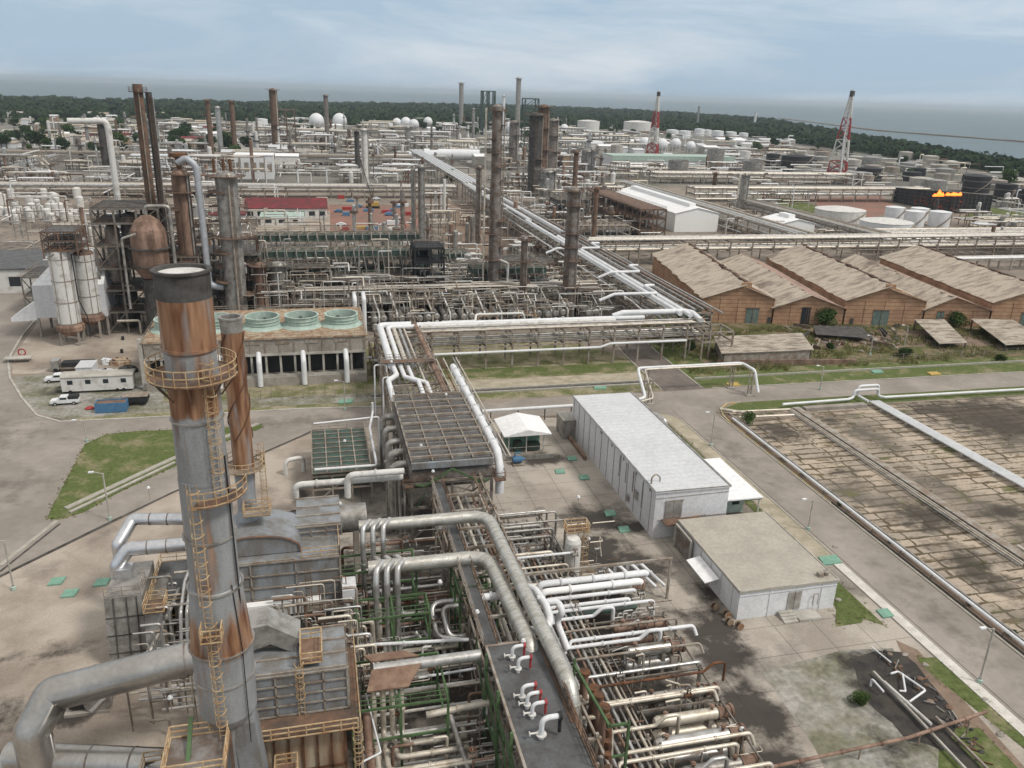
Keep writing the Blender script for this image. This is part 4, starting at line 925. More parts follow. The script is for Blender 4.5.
pipe([(8, 60.8, 5), (14, 60.8, 5.4)], .33, 'pale_pipe', 'thick pale pipe joining the rack below the header')
pipe([(10.2, 60.5, 4.8), (11.2, 55, 2.6), (14.5, 54.2, 2.6)], .27, 'cladding_dull', 'pale grey pipe bending into the rack', bend=.9)
# layers of low lateral pipes
mats_ = ['pale_pipe', 'cladding', 'cladding_dull', 'white_worn', 'rust_vessel', 'pale_pipe']
for i in range(34):
    y = 47.5+i*1.45+rnd.uniform(-.3, .3); z = rnd.choice((.9, 1.6, 2.2, 3.2)); r = rnd.choice((.12, .16, .2, .26))
    xa = rnd.uniform(1.2, 3.5); xb = rnd.choice((13.8, 14.5, 21))
    P = [(xa, y, z), (xb, y, z)]
    if rnd.random() < .5: P = [(xa, y, .2)]+P
    if rnd.random() < .4 and xb < 15: P += [(xb, y, z+rnd.uniform(1, 4))]
    pipe(P, r, rnd.choice(mats_), 'low pipe crossing the dark ground left of the walkway', 'low cross pipes left of the walkway', bend=.5, n=8, order='y')
for i in range(12):
    x = 15+i*.52; z = (3.9, 6.9)[i % 2]+.2
    pipe([(x, 45, z), (x, 100, z)], rnd.choice((.12, .17, .22)), rnd.choice(mats_), 'long pipe lying on the central rack', 'pipes along the central rack', n=7)
for i in range(20):
    x = rnd.uniform(1.5, 13); y = rnd.uniform(48, 98)
    h = rnd.uniform(2.5, 6)
    pipe([(x, y, 0), (x, y, h), (x+rnd.choice((-1, 1))*rnd.uniform(.6, 2), y, h), ], rnd.choice((.08, .11, .15)), rnd.choice(mats_), 'thin hooked standpipe left of the walkway', 'thin standpipes left of the walkway', bend=.3, n=6, order='y')
# green steel frames
for lab, a in (('green steel frame around the rear trio of risers', (.8, 9.4, 79.3, 83, [5.2, 9.3], 2, 1)),
               ('green steel frame around the middle trio of risers', (2.4, 10, 72.6, 76.2, [4.6, 7.8], 2, 1)),
               ('green steel frame under the tan hoods', (1.2, 9.8, 59.2, 65.8, [4.4, 7.9], 2, 1)),
               ('green steel frame beside the walkway near the second great pipe', (13.4, 17.6, 73.4, 79.6, [6, 8.9], 1, 2))):
    t = T('green_scaffold', lab, 'steel frame', 'green steel frames', at=(a[0], a[2], 0))
    frame_mb(*a, w=.22, brace=False).build('steel_frame', 'green_steel', t)
    rail(MB(), [(a[0], a[2], a[4][-1]), (a[1], a[2], a[4][-1])], w=.07).build('railing', 'green_steel', t)
t = T('green_scaffold', 'green braced posts hanging below the edge of the wide deck', 'steel frame', 'green steel frames', at=(14, 50, 0))
g_ = MB()
for y in (46, 51, 56, 61): g_.bar((13.7, y, 0), (13.7, y, 10.8), .24); g_.bar((13.7, y, 4), (13.7, y+5, 9), .16)
for z in (4, 8.2): g_.bar((13.7, 44, z), (13.7, 62, z), .2)
g_.build('steel_frame', 'green_steel', t)
t = T('green_scaffold', 'green frame around the rusty stub columns right of the deck', 'steel frame', 'green steel frames', at=(22, 52, 0))
g_ = MB(); g_.bar((21.3, 58, 6), (21.3, 58, 11.5), .2).bar((21.3, 58, 10.8), (22.2, 51, 10), .22).bar((22.2, 51, 0), (22.2, 51, 10), .24).bar((24, 51, 5), (24, 51, 10), .22).bar((22.2, 51, 9.9), (24, 51, 9.9), .2).bar((22.2, 51, 6.5), (24, 51, 6.5), .18)
g_.build('steel_frame', 'green_steel', t)
# rusty stub vessels
for i, (px, py, zt) in enumerate(((585, 671, 10.2), (594, 687, 9.8), (599, 694, 9.9), (605, 706, 10.0))):
    b = G(px, py, zt)
    t = T('stub_column', 'rusty capped stub column beside the green frame', 'column', 'rusty stub columns', at=(b.x, b.y, 0))
    MB().lathe((b.x, b.y, 0), [(.38, 1), (.38, zt-.3)], 14).build('shell', 'rust_vessel', t)
    MB().lathe((b.x, b.y, 0), [(.5, zt-.35), (.5, zt), (.5, zt), (0, zt+.06)], 14).build('cap', 'rust', t)
for i in range(5):
    x, y = 20.6+i*.5, 47+i*1.3
    pipe([(x, y, 9.8), (x+.1, y, 9.2), (x+.2, y-.2, 4)], .28, 'rust', 'rust-red bent pipe at the bottom edge of the frame', 'rust-red pipes at the bottom edge', bend=.5, order='y')
# longitudinal pipes right of the great pipes
for k, (x, z, r, mm) in enumerate(((22.6, 4.6, .3, 'white_worn'), (23.6, 4.4, .22, 'cladding'), (24.4, 4.4, .18, 'cladding_dull'), (25.2, 4.5, .15, 'rust_vessel'), (25.9, 4.2, .2, 'cladding'), (26.6, 4.3, .12, 'cladding_dull'), (27.3, 4.2, .16, 'pale_pipe'))):
    ya = 92-k*1.3; pipe([(x-.3, ya, 1), (x-.3, ya, z), (x, 44, z)], r, mm, 'lengthwise pipe between the great pipes and the exchangers', 'lengthwise pipes before the exchangers', bend=.6, n=10)
rack('low steel rack carrying the lengthwise pipes before the exchangers', 22.1, 27.8, 46, 90, [3.9], 10, 'mid_steel', .22, brace=False)
# white thick elbows near (520,600)
pipe([G(520, 586, 9.6), G(534, 588, 9.8), G(546, 606, 9.8), G(551, 622, 9.5), G(541, 633, 9.0), G(531, 630, 8)], .42, 'white_paint', 'thick white pipe curling round beside the great pipe', bend=1.7, n=14)
pipe([G(470, 599, 9.2), slide(G(470, 599, 9.2), AX['x'], px=512)], .42, 'white_paint', 'thick white pipe stub crossing between the great pipes', n=14)
pipe([G(532, 604, 9.2), G(558, 601, 9.2), G(563, 612, 8.6), G(556, 620, 7), G(568, 650, 5)], .36, 'white_paint', 'white pipe bending along beside the curled one', bend=1.0, n=12)
for k in range(3): pipe([(20.8+k*.2, 58.4-k*1.8, 7.5), (22.4+k*.3, 58.4-k*1.8, 7.5), (22.9+k*.3, 57-k*1.8, 7), (22.9+k*.3, 56.4-k*1.8, 3)], .22, 'pale_pipe', 'small pale elbow hooked over the great pipe', 'small elbows over the great pipe', bend=.7, order='y')
# rear grey lateral portals
for i in range(11):
    y = 99-i*1.9; x1_ = 30.5+rnd.uniform(-2.5, 1.5)-(.5 if i > 6 else 0); z = rnd.choice((4.6, 5.4, 3.8)); r = rnd.choice((.16, .22, .3))
    if 84 < y < 89: x1_ = min(x1_, 28.6)
    pipe([(15.5, y, z), (x1_, y, z), (x1_, y, .3)], r, rnd.choice(('cladding_dull', 'cladding', 'cladding_dull', 'pale_pipe')), 'grey pipe crossing right and dropping to ground behind the great pipe', 'rear cross pipes', bend=.6, n=10, order='y')
for i in range(7):
    x = 22+i*1.4; pipe([(x, 100-i*.3, 2.4+.3*(i % 3)), (x, 82, 2.4+.3*(i % 3))], .14+.06*(i % 2), 'cladding_dull', 'grey lengthwise pipe low among the rear cross pipes', 'low lengthwise rear pipes', n=7)
for i, y in enumerate((97, 93, 90)):
    t = T('low_drum', 'small dull drum lying under the rear cross pipes', 'vessel', 'small drums behind the great pipe', at=(26, y, 0))
    MB().lathe((26.5, y, 1.6), [(0, -3), (.7, -2.7), (.85, -2.3), (.85, 2.3), (.7, 2.7), (0, 3)], 14, axis='x').build('shell', 'cladding_dull', t)
    MB().box(24.8, y-.6, 0, 25.2, y+.6, 1.2).box(27.8, y-.6, 0, 28.2, y+.6, 1.2).build('saddle', 'concrete', t)
rack('dark steel frame under the rear cross pipes', 22.4, 29.5, 84, 99, [3.2], 5, 'grey_steel', .22, brace=False)
# white vertical drum with ladder
t = T('vertical_drum', 'white upright drum with yellow ladder cage', 'vessel', at=(30.3, 86, 0))
MB().lathe((30.3, 86, 0), [(.95, .6), (1.02, .7), (1.02, 6.4), (.8, 6.9), (0, 7.1)], 22).build('shell', 'white_worn', t)
MB().lathe((30.3, 86, 0), [(.8, 0), (.8, .6)], 18).build('skirt', 'rust_brown', t)
ladder(mb := MB(), 31.6, 86, 0, 7.2, (1, 0), .6); mb.build('ladder', 'yellow_rail', t)
pl = MB().box(29.6, 86.6, 7.2, 32.6, 88.2, 7.26); pt = pl.build('platform', 'rust_brown', t)
rail(MB(), [(29.6, 86.6, 7.26), (32.6, 86.6, 7.26), (32.6, 88.2, 7.26), (29.6, 88.2, 7.26)], closed=True, w=.09, step=1).build('railing', 'yellow_rail', pt)
rail(MB(), [(31.2, 84.6, 1), (33, 84.6, 1), (33, 87.4, 1)], w=.08, step=1).build('railing', 'yellow_rail', t)
pipe([(30, 85, 5.4), (29.2, 84.7, 5.6), (18.8, 84.7, 5.6)], .17, 'white_paint', 'white pipe running left from the white upright drum', bend=.4)
pipe([(22.2, 86.5, 5.6), (22.6, 79, 4.6), (23.2, 74, 4)], .24, 'white_paint', 'white pipe slanting forward beneath the drum line', n=12)
# ---- exchanger bank
def exchanger(y, x0, x1, z, r, mm, label, stack=2):
    t = T('heat_exchanger', label, 'heat exchanger', 'shell and tube exchangers in a row', at=((x0+x1)/2, y, 0))
    for k in range(stack):
        zz = z-(2*r+.55)*k
        if zz < r+.2: break
        s = MB().lathe((x0, y, zz), [(0, -.35), (r*.75, -.15), (r, .2), (r, x1-x0-1.5)], 16, axis='x').build('shell', mm, t)
        MB().lathe((x1, y, zz), [(r*1.22, -1.6), (r*1.22, -1.4), (r*1.22, -1.4), (r*1.02, -1.4), (r*1.02, -.25), (r*1.22, -.25), (r*1.22, 0), (r*1.22, 0), (r*.9, .03), (0, .12)], 16, axis='x').build('channel_head', 'mid_steel' if k % 2 else 'rust_vessel', s)
        nb = MB()
        for xx in (x0+.9, x1-2.2): nb.tube([(xx, y, zz+r*.6), (xx, y, zz+r+.5)], .16, 8); nb.tube([(xx, y, zz+r+.32), (xx, y, zz+r+.42)], .26, 10)
        nb.build('nozzle', 'rust_vessel', s)
    for xx in (x0+1.2, x1-2.6): MB().box(xx, y-r*.8, 0, xx+.4, y+r*.8, z-r*.8).build('support', 'concrete', t)
exs = [(81.2, 30.6, 38.2, 2.2, .75, 'pale_pipe', 1), (71.6, 30.8, 37.0, 3.5, .62, 'rust_vessel', 2), (67.4, 30.6, 37.2, 3.6, .66, 'cladding', 2), (60.4, 29.6, 37.8, 3.4, .55, 'cladding_dull', 2), (57.0, 29.6, 37.6, 3.6, .58, 'pale_pipe', 2), (54.0, 28.4, 37.2, 3.8, .66, 'cladding', 2), (50.8, 29.6, 36.8, 3.5, .55, 'cladding_dull', 2), (47.6, 28.2, 36.8, 3.8, .62, 'cladding', 2), (44.4, 28.2, 36.8, 3.6, .6, 'cladding_dull', 2)]
for (y, xa, xb, z, r, mm, n) in exs: exchanger(y, xa, xb, z, r, mm, 'silver horizontal heat exchanger with rusty channel head', n)
# wide blue-white coolers
for k in range(4):
    y = 79.2-k*1.25; z = 5.2-k*.25
    pipe([(24.0, y-.1, 3.2), (24.0, y, z), (37.4-k*1.2, y, z), (37.6-k*1.2, y, z-.2)], .42 if k < 2 else .24, 'white_paint' if k != 1 else 'glow_white', 'fat bright white pipe at the back of the exchanger bank', 'bright pipes behind the exchangers', bend=.6, n=14, order='y')
MB_ = MB().box(25.5, 75.2, 3.0, 35.0, 77.2, 3.3); tag(MB_.build('drip_tray', 'teal_steel'), 'dark teal tray under the bright white pipes', 'tray')
for k in range(9):
    x = 31.6+k*.55; pipe([(x, 73.9+.2*(k % 2), 0), (x, 73.9+.2*(k % 2), 3.2+.4*(k % 3)), (x+1.1, 73.9, 3.2+.4*(k % 3))], .09, 'white_worn', 'thin pale upright pipe before the bright pipes', 'thin uprights before the bright pipes', bend=.3, n=6)
for k, (xa, xb) in enumerate(((33.5, 36.4), (35.3, 38.4), (37, 40), (38.2, 41.2))):
    pipe([(xa, 83.6, .5), (xa, 83.6, 4.2), (xb, 81.2, 1.6)], .22, 'white_paint', 'white pipe rising and slanting down behind the bright pipes', 'slanting white pipes', bend=.5, n=10)
t = T('steel_portal', 'long steel beam portal over the white pipes behind the exchangers', 'steel frame', at=(31, 80, 0))
MB().bar((22, 80.6, 5.9), (41.6, 80.6, 5.9), .3).bar((41.4, 80.6, 0), (41.4, 80.6, 5.9), .26).bar((33, 80.6, 0), (33, 80.6, 5.9), .26).build('steel_frame', 'mid_steel', t)
for i, (y, z, x1_, mm) in enumerate(((74.0, 4.9, 36.4, 'white_paint'), (72.9, 4.6, 31, 'white_paint'), (70.2, 5.0, 37.6, 'mid_steel'), (68.7, 4.9, 38.9, 'white_paint'), (67.9, 4.7, 34.6, 'white_paint'), (65.6, 5.0, 38.2, 'mid_steel'), (63.2, 4.6, 37.2, 'cladding'), (61.8, 4.5, 39.2, 'rust'), (59.2, 4.7, 37.2, 'pale_pipe'), (58.4, 5.2, 36.2, 'pale_pipe'), (55.6, 4.6, 31.2, 'pale_pipe'), (52.6, 5, 37, 'pale_pipe'), (51.8, 4.8, 35.3, 'pale_pipe'), (49.6, 4.9, 33, 'cladding'), (48.8, 5.1, 37, 'pale_pipe'), (46.2, 4.8, 35, 'rust'), (45.4, 5.2, 31, 'pale_pipe'), (43, 5, 36, 'cladding'))):
    r = .21 if mm == 'white_paint' else .14 if mm in ('mid_steel', 'rust') else .19
    P = [(23.6+.25*(i % 4), y-.5, 4.4), (23.8+.25*(i % 4), y, z), (x1_, y, z), (x1_+.2, y-.6 if i % 2 else y, z-.9 if i % 2 else .4)]
    if i % 3 == 1: P = P[:2]+[(x1_-2.4, y, z), (x1_-1.4, y, z+.9), (x1_, y, z+.9), (x1_, y, 3)]
    pipe(P, r, mm, 'cross pipe over the exchangers ending in a drop', 'cross pipes over the exchangers', bend=.5, n=10, order='y')
for i in range(26):
    x = rnd.uniform(28.5, 37); y = rnd.uniform(43, 72)
    pipe([(x, y, 0), (x, y, rnd.uniform(3.5, 5.2)), (x-rnd.uniform(.5, 1.8), y, 4.6)], .08+.04*(i % 2), rnd.choice(('cladding', 'mid_steel', 'pale_pipe')), 'thin upright pipe among the exchangers', 'thin uprights among the exchangers', bend=.25, n=6, order='y')
rack('low steel frame standing over the exchanger bank', 28.4, 36.8, 44, 72, [4.2], 6, 'grey_steel', .18, brace=False)
tag(rail(MB(), [(33, 41.5, 0), (37.8, 45.2, .2), (40, 46.8, .2)], w=.1, h=1.1, step=1.5).build('railing', 'yellow_rail'), 'low yellow railing at the front corner of the exchangers', 'railing')
# rusted line with stanchions in the foreground right
pipe([(30, 49.5, 1.7), (39.1, 51.4, 1.7), (54, 51.8, 1.9), (64.5, 53.2, 2.0)], .17, 'rust_vessel', 'long pale pinkish pipe crossing the lower right corner on stanchions', bend=.3)
sp = MB()
for x in (42, 49, 56, 62): sp.bar((x, 51.5+(x-39)*.05, 0), (x, 51.5+(x-39)*.05, 1.7), .12)
tag(sp.build('pipe_support', 'mid_steel'), 'row of thin stanchions under the pinkish pipe', 'pipe supports')
# floodlights
def floodlight(p, h, label='small white floodlight on a thin pole in the process unit', group='white floodlights', m='white_paint'):
    t = T('floodlight', label, 'floodlight', group, at=p)
    MB().bar(p, (p[0], p[1], p[2]+h), .07).build('pole', 'mid_steel', t)
    MB().lathe((p[0], p[1], p[2]+h), [(0, .28), (.16, .22), (.26, 0), (.22, -.1), (0, -.12)], 10).build('lamp_head', m, t)
for px, py, zz, h in ((97, 596, 0, 0), (345, 448, 6.5, 1.2), (263, 536, 10.2, 1.3), (322, 510, 11, .6), (340, 508, 11, .6), (279, 598, 7, 1), (278, 680, 9.7, 1.2), (337, 671, 5, 1.5), (229, 725, 10.3, 1.2), (172, 712, 6, 1.6), (433, 478, 9.9, 1), (440, 534, 9.9, .8), (440, 590, 9.9, 1), (477, 617, 9.9, .6), (596, 755, 5, 1.2), (578, 505, 7.4, 1.2), (588, 548, 3, 1.4), (446, 400, 11.2, 1), (421, 452, 11, 1), (538, 606, 9, 1), (523, 648, 9.9, .8), (740, 742, 3, 1.5), (150, 500, 2, 2), (213, 648, 13, .6)):
    if h: floodlight(G(px, py, zz), h)
# ================================================================ buildings of the near block
# long white shed
t = T('warehouse', 'long windowless pale metal building with flat light roof, right of the process unit', 'building', at=(50.9, 114.5, 0))
MB().box(45.4, 95, 0, 56.8, 134, 7.3).build('wall', 'pale_wall', t)
MB().add([(45.2, 94.8, 7.3), (57, 94.8, 7.3), (57, 134.2, 7.3), (45.2, 134.2, 7.3), (45.2, 94.8, 7.5), (57, 94.8, 7.5), (57, 134.2, 7.5), (45.2, 134.2, 7.5)], [(0, 3, 2, 1), (4, 5, 6, 7), (0, 1, 5, 4), (1, 2, 6, 5), (2, 3, 7, 6), (3, 0, 4, 7)]).build('roof', 'grey_roof', t)
MB().bar((56.9, 94.9, 7.56), (56.9, 134.1, 7.56), .25, .18).bar((45.3, 94.9, 7.54), (45.3, 134.1, 7.54), .15, .12).bar((45.2, 94.85, 7.55), (57, 94.85, 7.55), .12, .12).build('parapet', 'cladding_dull', t)
sb = MB()
for i in range(13): y = 96.5+i*3.05; sb.bar((45.36, y, .2), (45.36, y, 7.2), .06)
for i in range(5): sb.tube([(45.3, 97+i*5.3, 7.2), (45.3, 97+i*5.3, 6.6)], .08, 6)
sb.bar((45.4, 94.95, 6.4), (56.8, 94.95, 6.6), .05).bar((46, 94.93, 2.9), (56.8, 94.93, 3.0), .07)
sb.build('wall_joint', 'mid_steel', t)
sb = MB()
for y in (99.5, 103.2, 106.2, 109): sb.tube([(45.28, y, 6.8), (45.28, y, 2.2+(y % 3))], .07, 6)
sb.box(45.0, 101, 3.2, 45.35, 102, 4.4).box(45.05, 104.2, 1.2, 45.35, 105, 2.2); sb.build('conduit', 'cladding_dull', t)
d = MB().box(47.0, 94.86, 3.2, 49.6, 94.98, 5.8).build('door', 'cladding', t)
MB().bar((46.9, 94.84, 5.9), (49.7, 94.84, 5.9), .12).bar((48.3, 94.84, 3.2), (48.3, 94.84, 5.8), .07).build('door_frame', 'mid_steel', d)
pl = MB().box(46.5, 93, 2.9, 50.0, 94.9, 3.05).box(50, 93.3, 2.9, 52.5, 94.9, 3.0); pt = pl.build('landing', 'rust_brown', t)
rail(MB(), [(46.5, 93, 3.05), (50.0, 93, 3.05), (52.5, 93.3, 3.0)], w=.06).build('railing', 'rust_vessel', pt)
MB().tube([(45.7, 97.6, 7.5), (45.7, 97.6, 8.5), (46.5, 98.0, 8.8), (47.2, 98, 8.2), (47.2, 98, 7.6)], .12, 8, bend=.5).build('roof_pipe', 'mid_steel', t)
MB().box(45.9, 131.5, 0, 43.0, 136, 3.6).build('annex', 'cladding_dull', t)
MB().box(42.9, 131.4, 3.6, 45.3, 136.1, 3.75).build('annex_roof', 'concrete_pale', t)
tag(MB().bar((44.2, 122, .4), (44.2, 134.5, .4), .5, .7).build('cable_trench', 'rust_vessel'), 'brown low trench wall along the far left side of the long pale building', 'low wall')
# lower grey building
t = T('substation', 'low white-walled building with wide beige flat roof', 'building', at=(54.8, 83, 0))
MB().box(48.1, 74.8, 0, 61.5, 92.4, 3.9).build('wall', 'white_paint', t)
MB().box(47.9, 74.6, 3.9, 61.7, 92.6, 4.12).build('roof', 'beige_roof', t)
MB().bar((48, 74.7, 4.17), (61.6, 74.7, 4.17), .14, .1).bar((48, 74.7, 4.17), (48, 92.5, 4.17), .14, .1).bar((61.6, 74.7, 4.17), (61.6, 92.5, 4.17), .14, .1).build('parapet', 'concrete_pale', t)
d = MB().box(54.8, 74.7, .6, 56.6, 74.79, 3.1).build('door', 'cladding', t); MB().bar((55.7, 74.68, .6), (55.7, 74.68, 3.1), .06).build('door_frame', 'mid_steel', d)
sb = MB()
for i in range(6): sb.bar((48.04, 76.5+i*2.9, .1), (48.04, 76.5+i*2.9, 3.85), .08)
for i in range(3): sb.bar((52.2+i*3.6, 74.76, .1), (52.2+i*3.6, 74.76, 3.85), .06)
sb.bar((48.1, 74.74, 3.4), (61.5, 74.74, 3.4), .08); sb.build('wall_joint', 'pale_wall', t)
MB().box(47.7, 87.5, .2, 48.06, 92, 3.4).build('recess_door', 'cladding_dark', t)
MB().bar((47.6, 87.3, 0), (47.6, 87.3, 3.7), .25).bar((47.6, 92.2, 0), (47.6, 92.2, 3.7), .25).bar((47.6, 87.3, 3.7), (47.6, 92.2, 3.7), .25).build('door_frame', 'concrete_pale', t)
aw = MB().add([(45.9, 79.5, 2.4), (47.8, 79.5, 2.8), (45.9, 85, 2.4), (47.8, 85, 2.8), (45.9, 79.5, 2.5), (47.8, 79.5, 2.9), (45.9, 85, 2.5), (47.8, 85, 2.9)], [(0, 2, 3, 1), (4, 5, 7, 6), (0, 1, 5, 4), (2, 6, 7, 3), (0, 4, 6, 2), (1, 3, 7, 5)])
aw.build('awning', 'white_roof', t)
MB().lathe((60.6, 76, 4.12), [(.3, 0), (.3, .5), (.45, .55), (0, .75)], 10).box(59.4, 75.6, 4.13, 60, 76.3, 4.6).build('roof_vent', 'mid_steel', t)
MB().tube([(58.2, 74.5, 1), (58.2, 74.5, 2.6), (58.9, 74.5, 2.6), (58.9, 74.5, 1)], .05, 5).build('wall_pipe', 'mid_steel', t)
t2 = T('steps', 'small white concrete steps before the low building door', 'steps', at=(54.6, 73.6, 0))
for k in range(4): MB().box(53.6, 72.9+k*.45, 0, 55.6-.0, 73.35+k*.45, .18+.14*k).build('step', 'concrete_pale', t2)
MB().box(55.6, 72.8, 0, 58.6, 74.7, .35).build('landing', 'concrete_pale', t2)
for k, (x, y) in enumerate(((46.5, 77.4), (47.2, 75.6), (46.8, 74.2), (47.6, 73.2))):
    t2 = T('drum_stand', 'small tan cable drum beside the low building wall', 'cable drum', 'drums by the low building', at=(x, y, 0))
    MB().lathe((x, y, .45), [(0, -.35), (.45, -.35), (.45, -.28), (.22, -.28), (.22, .28), (.45, .28), (.45, .35), (0, .35)], 12, axis='y').build('reel', 'panel_tan', t2)
    MB().lathe((x, y, .45), [(.26, -.26), (.26, .26)], 10, axis='y').build('coil', 'black_paint', t2)
t = T('shelter', 'small building with bright white overhanging roof between the long building and the road', 'building', at=(61, 104, 0))
MB().box(57.6, 100, 0, 62.6, 110.5, 3.2).build('wall', 'fan_green', t)
MB().box(57.1, 97.6, 3.4, 64.3, 111.8, 3.62).build('roof', 'white_roof', t)
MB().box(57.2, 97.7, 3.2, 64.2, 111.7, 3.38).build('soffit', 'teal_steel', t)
for x, y in ((63.9, 98), (63.9, 104.5), (63.9, 111.3), (58, 98)): MB().bar((x, y, 0), (x, y, 3.2), .16).build('post', 'white_worn', t)
MB().box(58.6, 99.93, 1.4, 59.8, 99.99, 2.5).box(60.6, 99.93, 1.4, 61.8, 99.99, 2.5).build('window', 'dark_glass', t)
# kiosk with white hip roof
t = T('kiosk', 'small open kiosk with tilted white roof and green equipment inside', 'kiosk', at=(34.4, 129.5, 0))
MB().add([(30.4, 125.6, 3.9), (39, 125.6, 3.9), (39, 134, 3.9), (30.4, 134, 3.9), (34.7, 125.6, 4.9), (34.7, 134, 4.9), (30.4, 125.6, 3.8), (39, 125.6, 3.8), (39, 134, 3.8), (30.4, 134, 3.8)],
         [(0, 4, 5, 3), (4, 1, 2, 5), (0, 6, 7, 1, 4), (3, 5, 2, 8, 9), (6, 9, 8, 7), (1, 7, 8, 2), (0, 3, 9, 6)]).build('roof', 'white_roof', t)
for x, y in ((31.6, 127), (38, 127), (31.6, 133), (38, 133), (34.8, 127)): MB().bar((x, y, 0), (x, y, 3.9), .2).build('post', 'white_worn', t)
MB().box(32, 129, 0, 37.8, 132.6, 2.4).build('equipment', 'hatch_green', t)
MB().box(32.8, 127.4, 0, 34.2, 128.8, 1.8).box(35.2, 127.2, .3, 37.4, 128.6, 1.5).build('pump', 'teal_steel', t)
MB().box(30.5, 124, 0, 39.2, 124.15, .8).bar((31, 124.1, 0), (31, 124.1, 2.4), .1).bar((31, 124.1, 2.4), (39, 124.1, 2.4), .08).build('fence_rail', 'cladding_dull', t)
t = T('pump_skid', 'bright blue pump unit in front of the kiosk', 'pump', at=(32, 124, 0))
MB().box(31.2, 121.6, 0, 33.2, 123.2, .3).build('base', 'mid_steel', t); MB().lathe((32.2, 122.4, 1.0), [(0, -1), (.5, -1), (.6, -.6), (.6, .5), (.3, .8), (.3, 1.1), (0, 1.1)], 12, axis='x').build('casing', 'blue_paint', t)
MB().tube([(31.6, 122.4, 1.2), (31.6, 122.4, 2.2), (32.6, 122.4, 2.2)], .15, 8).build('outlet', 'blue_paint', t)
# manhole covers
mh = [(57, 582), (70, 594), (102, 583), (612, 474), (560, 472), (584, 478), (572, 459), (600, 521), (610, 514), (624, 530), (612, 520), (553, 417), (694, 428), (885, 614), (388, 478), (833, 552), (826, 561), (835, 387), (875, 384), (352, 379)]
seen_ = []
for px, py in [mh[i] for i in (0, 1, 2, 4, 5, 6, 8, 9, 13, 14)]:
    p = G(px, py); t = tag(MB().prism([(p.x-.9, p.y-.8), (p.x+.7, p.y-.8), (p.x+.9, p.y+.8), (p.x-.7, p.y+.8)], 0, .22).build('pit_cover', 'hatch_green'), 'green square pit cover set in the concrete ground', 'pit cover', 'green pit covers')
for px, py, mm, ll in ((830, 561, 'hatch_green', 'green pit cover at the grass edge behind the low building'), (877, 372, 'hatch_green', 'pale green pit cover on the far verge of the right road'), (934, 374, 'yellow_paint', 'orange-yellow marker slab on the far verge of the right road'), (600, 388, 'hatch_green', 'green pit cover on the verge beside the crossing'), (346, 402, 'hatch_green', 'green pit cover on the verge near the cooling tower'), (733, 385, 'yellow_paint', 'yellow marker slab beside the pipe arch')):
    p = G(px, py); tag(MB().prism([(p.x-1.6, p.y-1), (p.x+1.2, p.y-1), (p.x+1.6, p.y+1), (p.x-1.2, p.y+1)], 0, .25).build('pit_cover', mm), ll, 'pit cover')
# street lamps
def lamp(px, py, h, label, arm=1.2, m='concrete_pale', d=(-1, 0)):
    p = G(px, py); t = T('street_lamp', label, 'street lamp', 'street lamps', at=p)
    MB().tube([p, p+V3(0, 0, h)], .11, 8).build('pole', m, t)
    MB().lathe(p, [(.3, 0), (.3, .5), (.18, .6)], 8).build('base', 'fan_green', t)
    a = MB().tube([p+V3(0, 0, h-.1), p+V3(d[0]*arm, d[1]*arm, h+.3)], .06, 6).build('arm', m, t)
    MB().cb((p.x+d[0]*(arm+.3), p.y+d[1]*(arm+.3), h+.3), (.7, .35, .16)).build('lamp_head', 'white_paint', a)
lamp(979, 683, 7.2, 'pale street lamp on the pavement at the right edge'); lamp(711, 446, 6.5, 'street lamp on the pavement beside the long pale building'); lamp(808, 530, 5, 'street lamp on the pavement behind the low building')
lamp(110, 520, 7.5, 'street lamp beside the triangular lawn'); lamp(345, 410, 6, 'street lamp on the road before the cooling tower'); lamp(87, 442, 4, 'lamp at the tip of the triangular lawn'); lamp(14, 590, 7, 'street lamp at the left edge'); lamp(820, 390, 5.5, 'lamp on the verge near the white pipe arch'); lamp(903, 352, 7, 'lamp by the ruined sheds'); lamp(870, 355, 5, 'lamp post before the brick warehouses')
# ================================================================ slab field pipes
def run_supports(pts, step, z, m='mid_steel', w=.16, half=.5, ax='x'):
    mb = MB()
    for a, b in zip(pts, pts[1:]):
        a, b = Vector(a), Vector(b); n = max(1, int((b-a).length/step)); d = (b-a).normalized(); s_ = Vector((-d.y, d.x, 0))*half
        for i in range(n+1):
            q = a.lerp(b, i/n)
            mb.bar((q-s_).to_tuple()[:2]+(0,), (q-s_).to_tuple()[:2]+(z,), w); mb.bar((q+s_).to_tuple()[:2]+(0,), (q+s_).to_tuple()[:2]+(z,), w)
            mb.bar((q-s_).to_tuple()[:2]+(z,), (q+s_).to_tuple()[:2]+(z,), w)
    return mb
tag(run_supports([(79.1, 22, 0), (79.1, 134, 0)], 6, .55).build('pipe_support', 'mid_steel'), 'row of low steel sleepers under the white roadside pipes', 'pipe supports')
pipe([(78.8, 20, .85), (78.8, 134, .85)], .22, 'white_paint', 'long straight white pipe along the right side of the depth road', n=12)
pipe([(79.5, 20, .8), (79.5, 137, .8)], .16, 'cladding_dull', 'dark slimmer pipe beside the white roadside pipe')
pipe([(78.3, 20, .2), (78.3, 128, .2)], .1, 'grime', 'thin black hose lying on the roadside kerb')
pipe([(78.6, 139, .9), (84, 135.5, .9)], .3, 'pale_pipe', 'short pale pipe at the corner of the slab field')
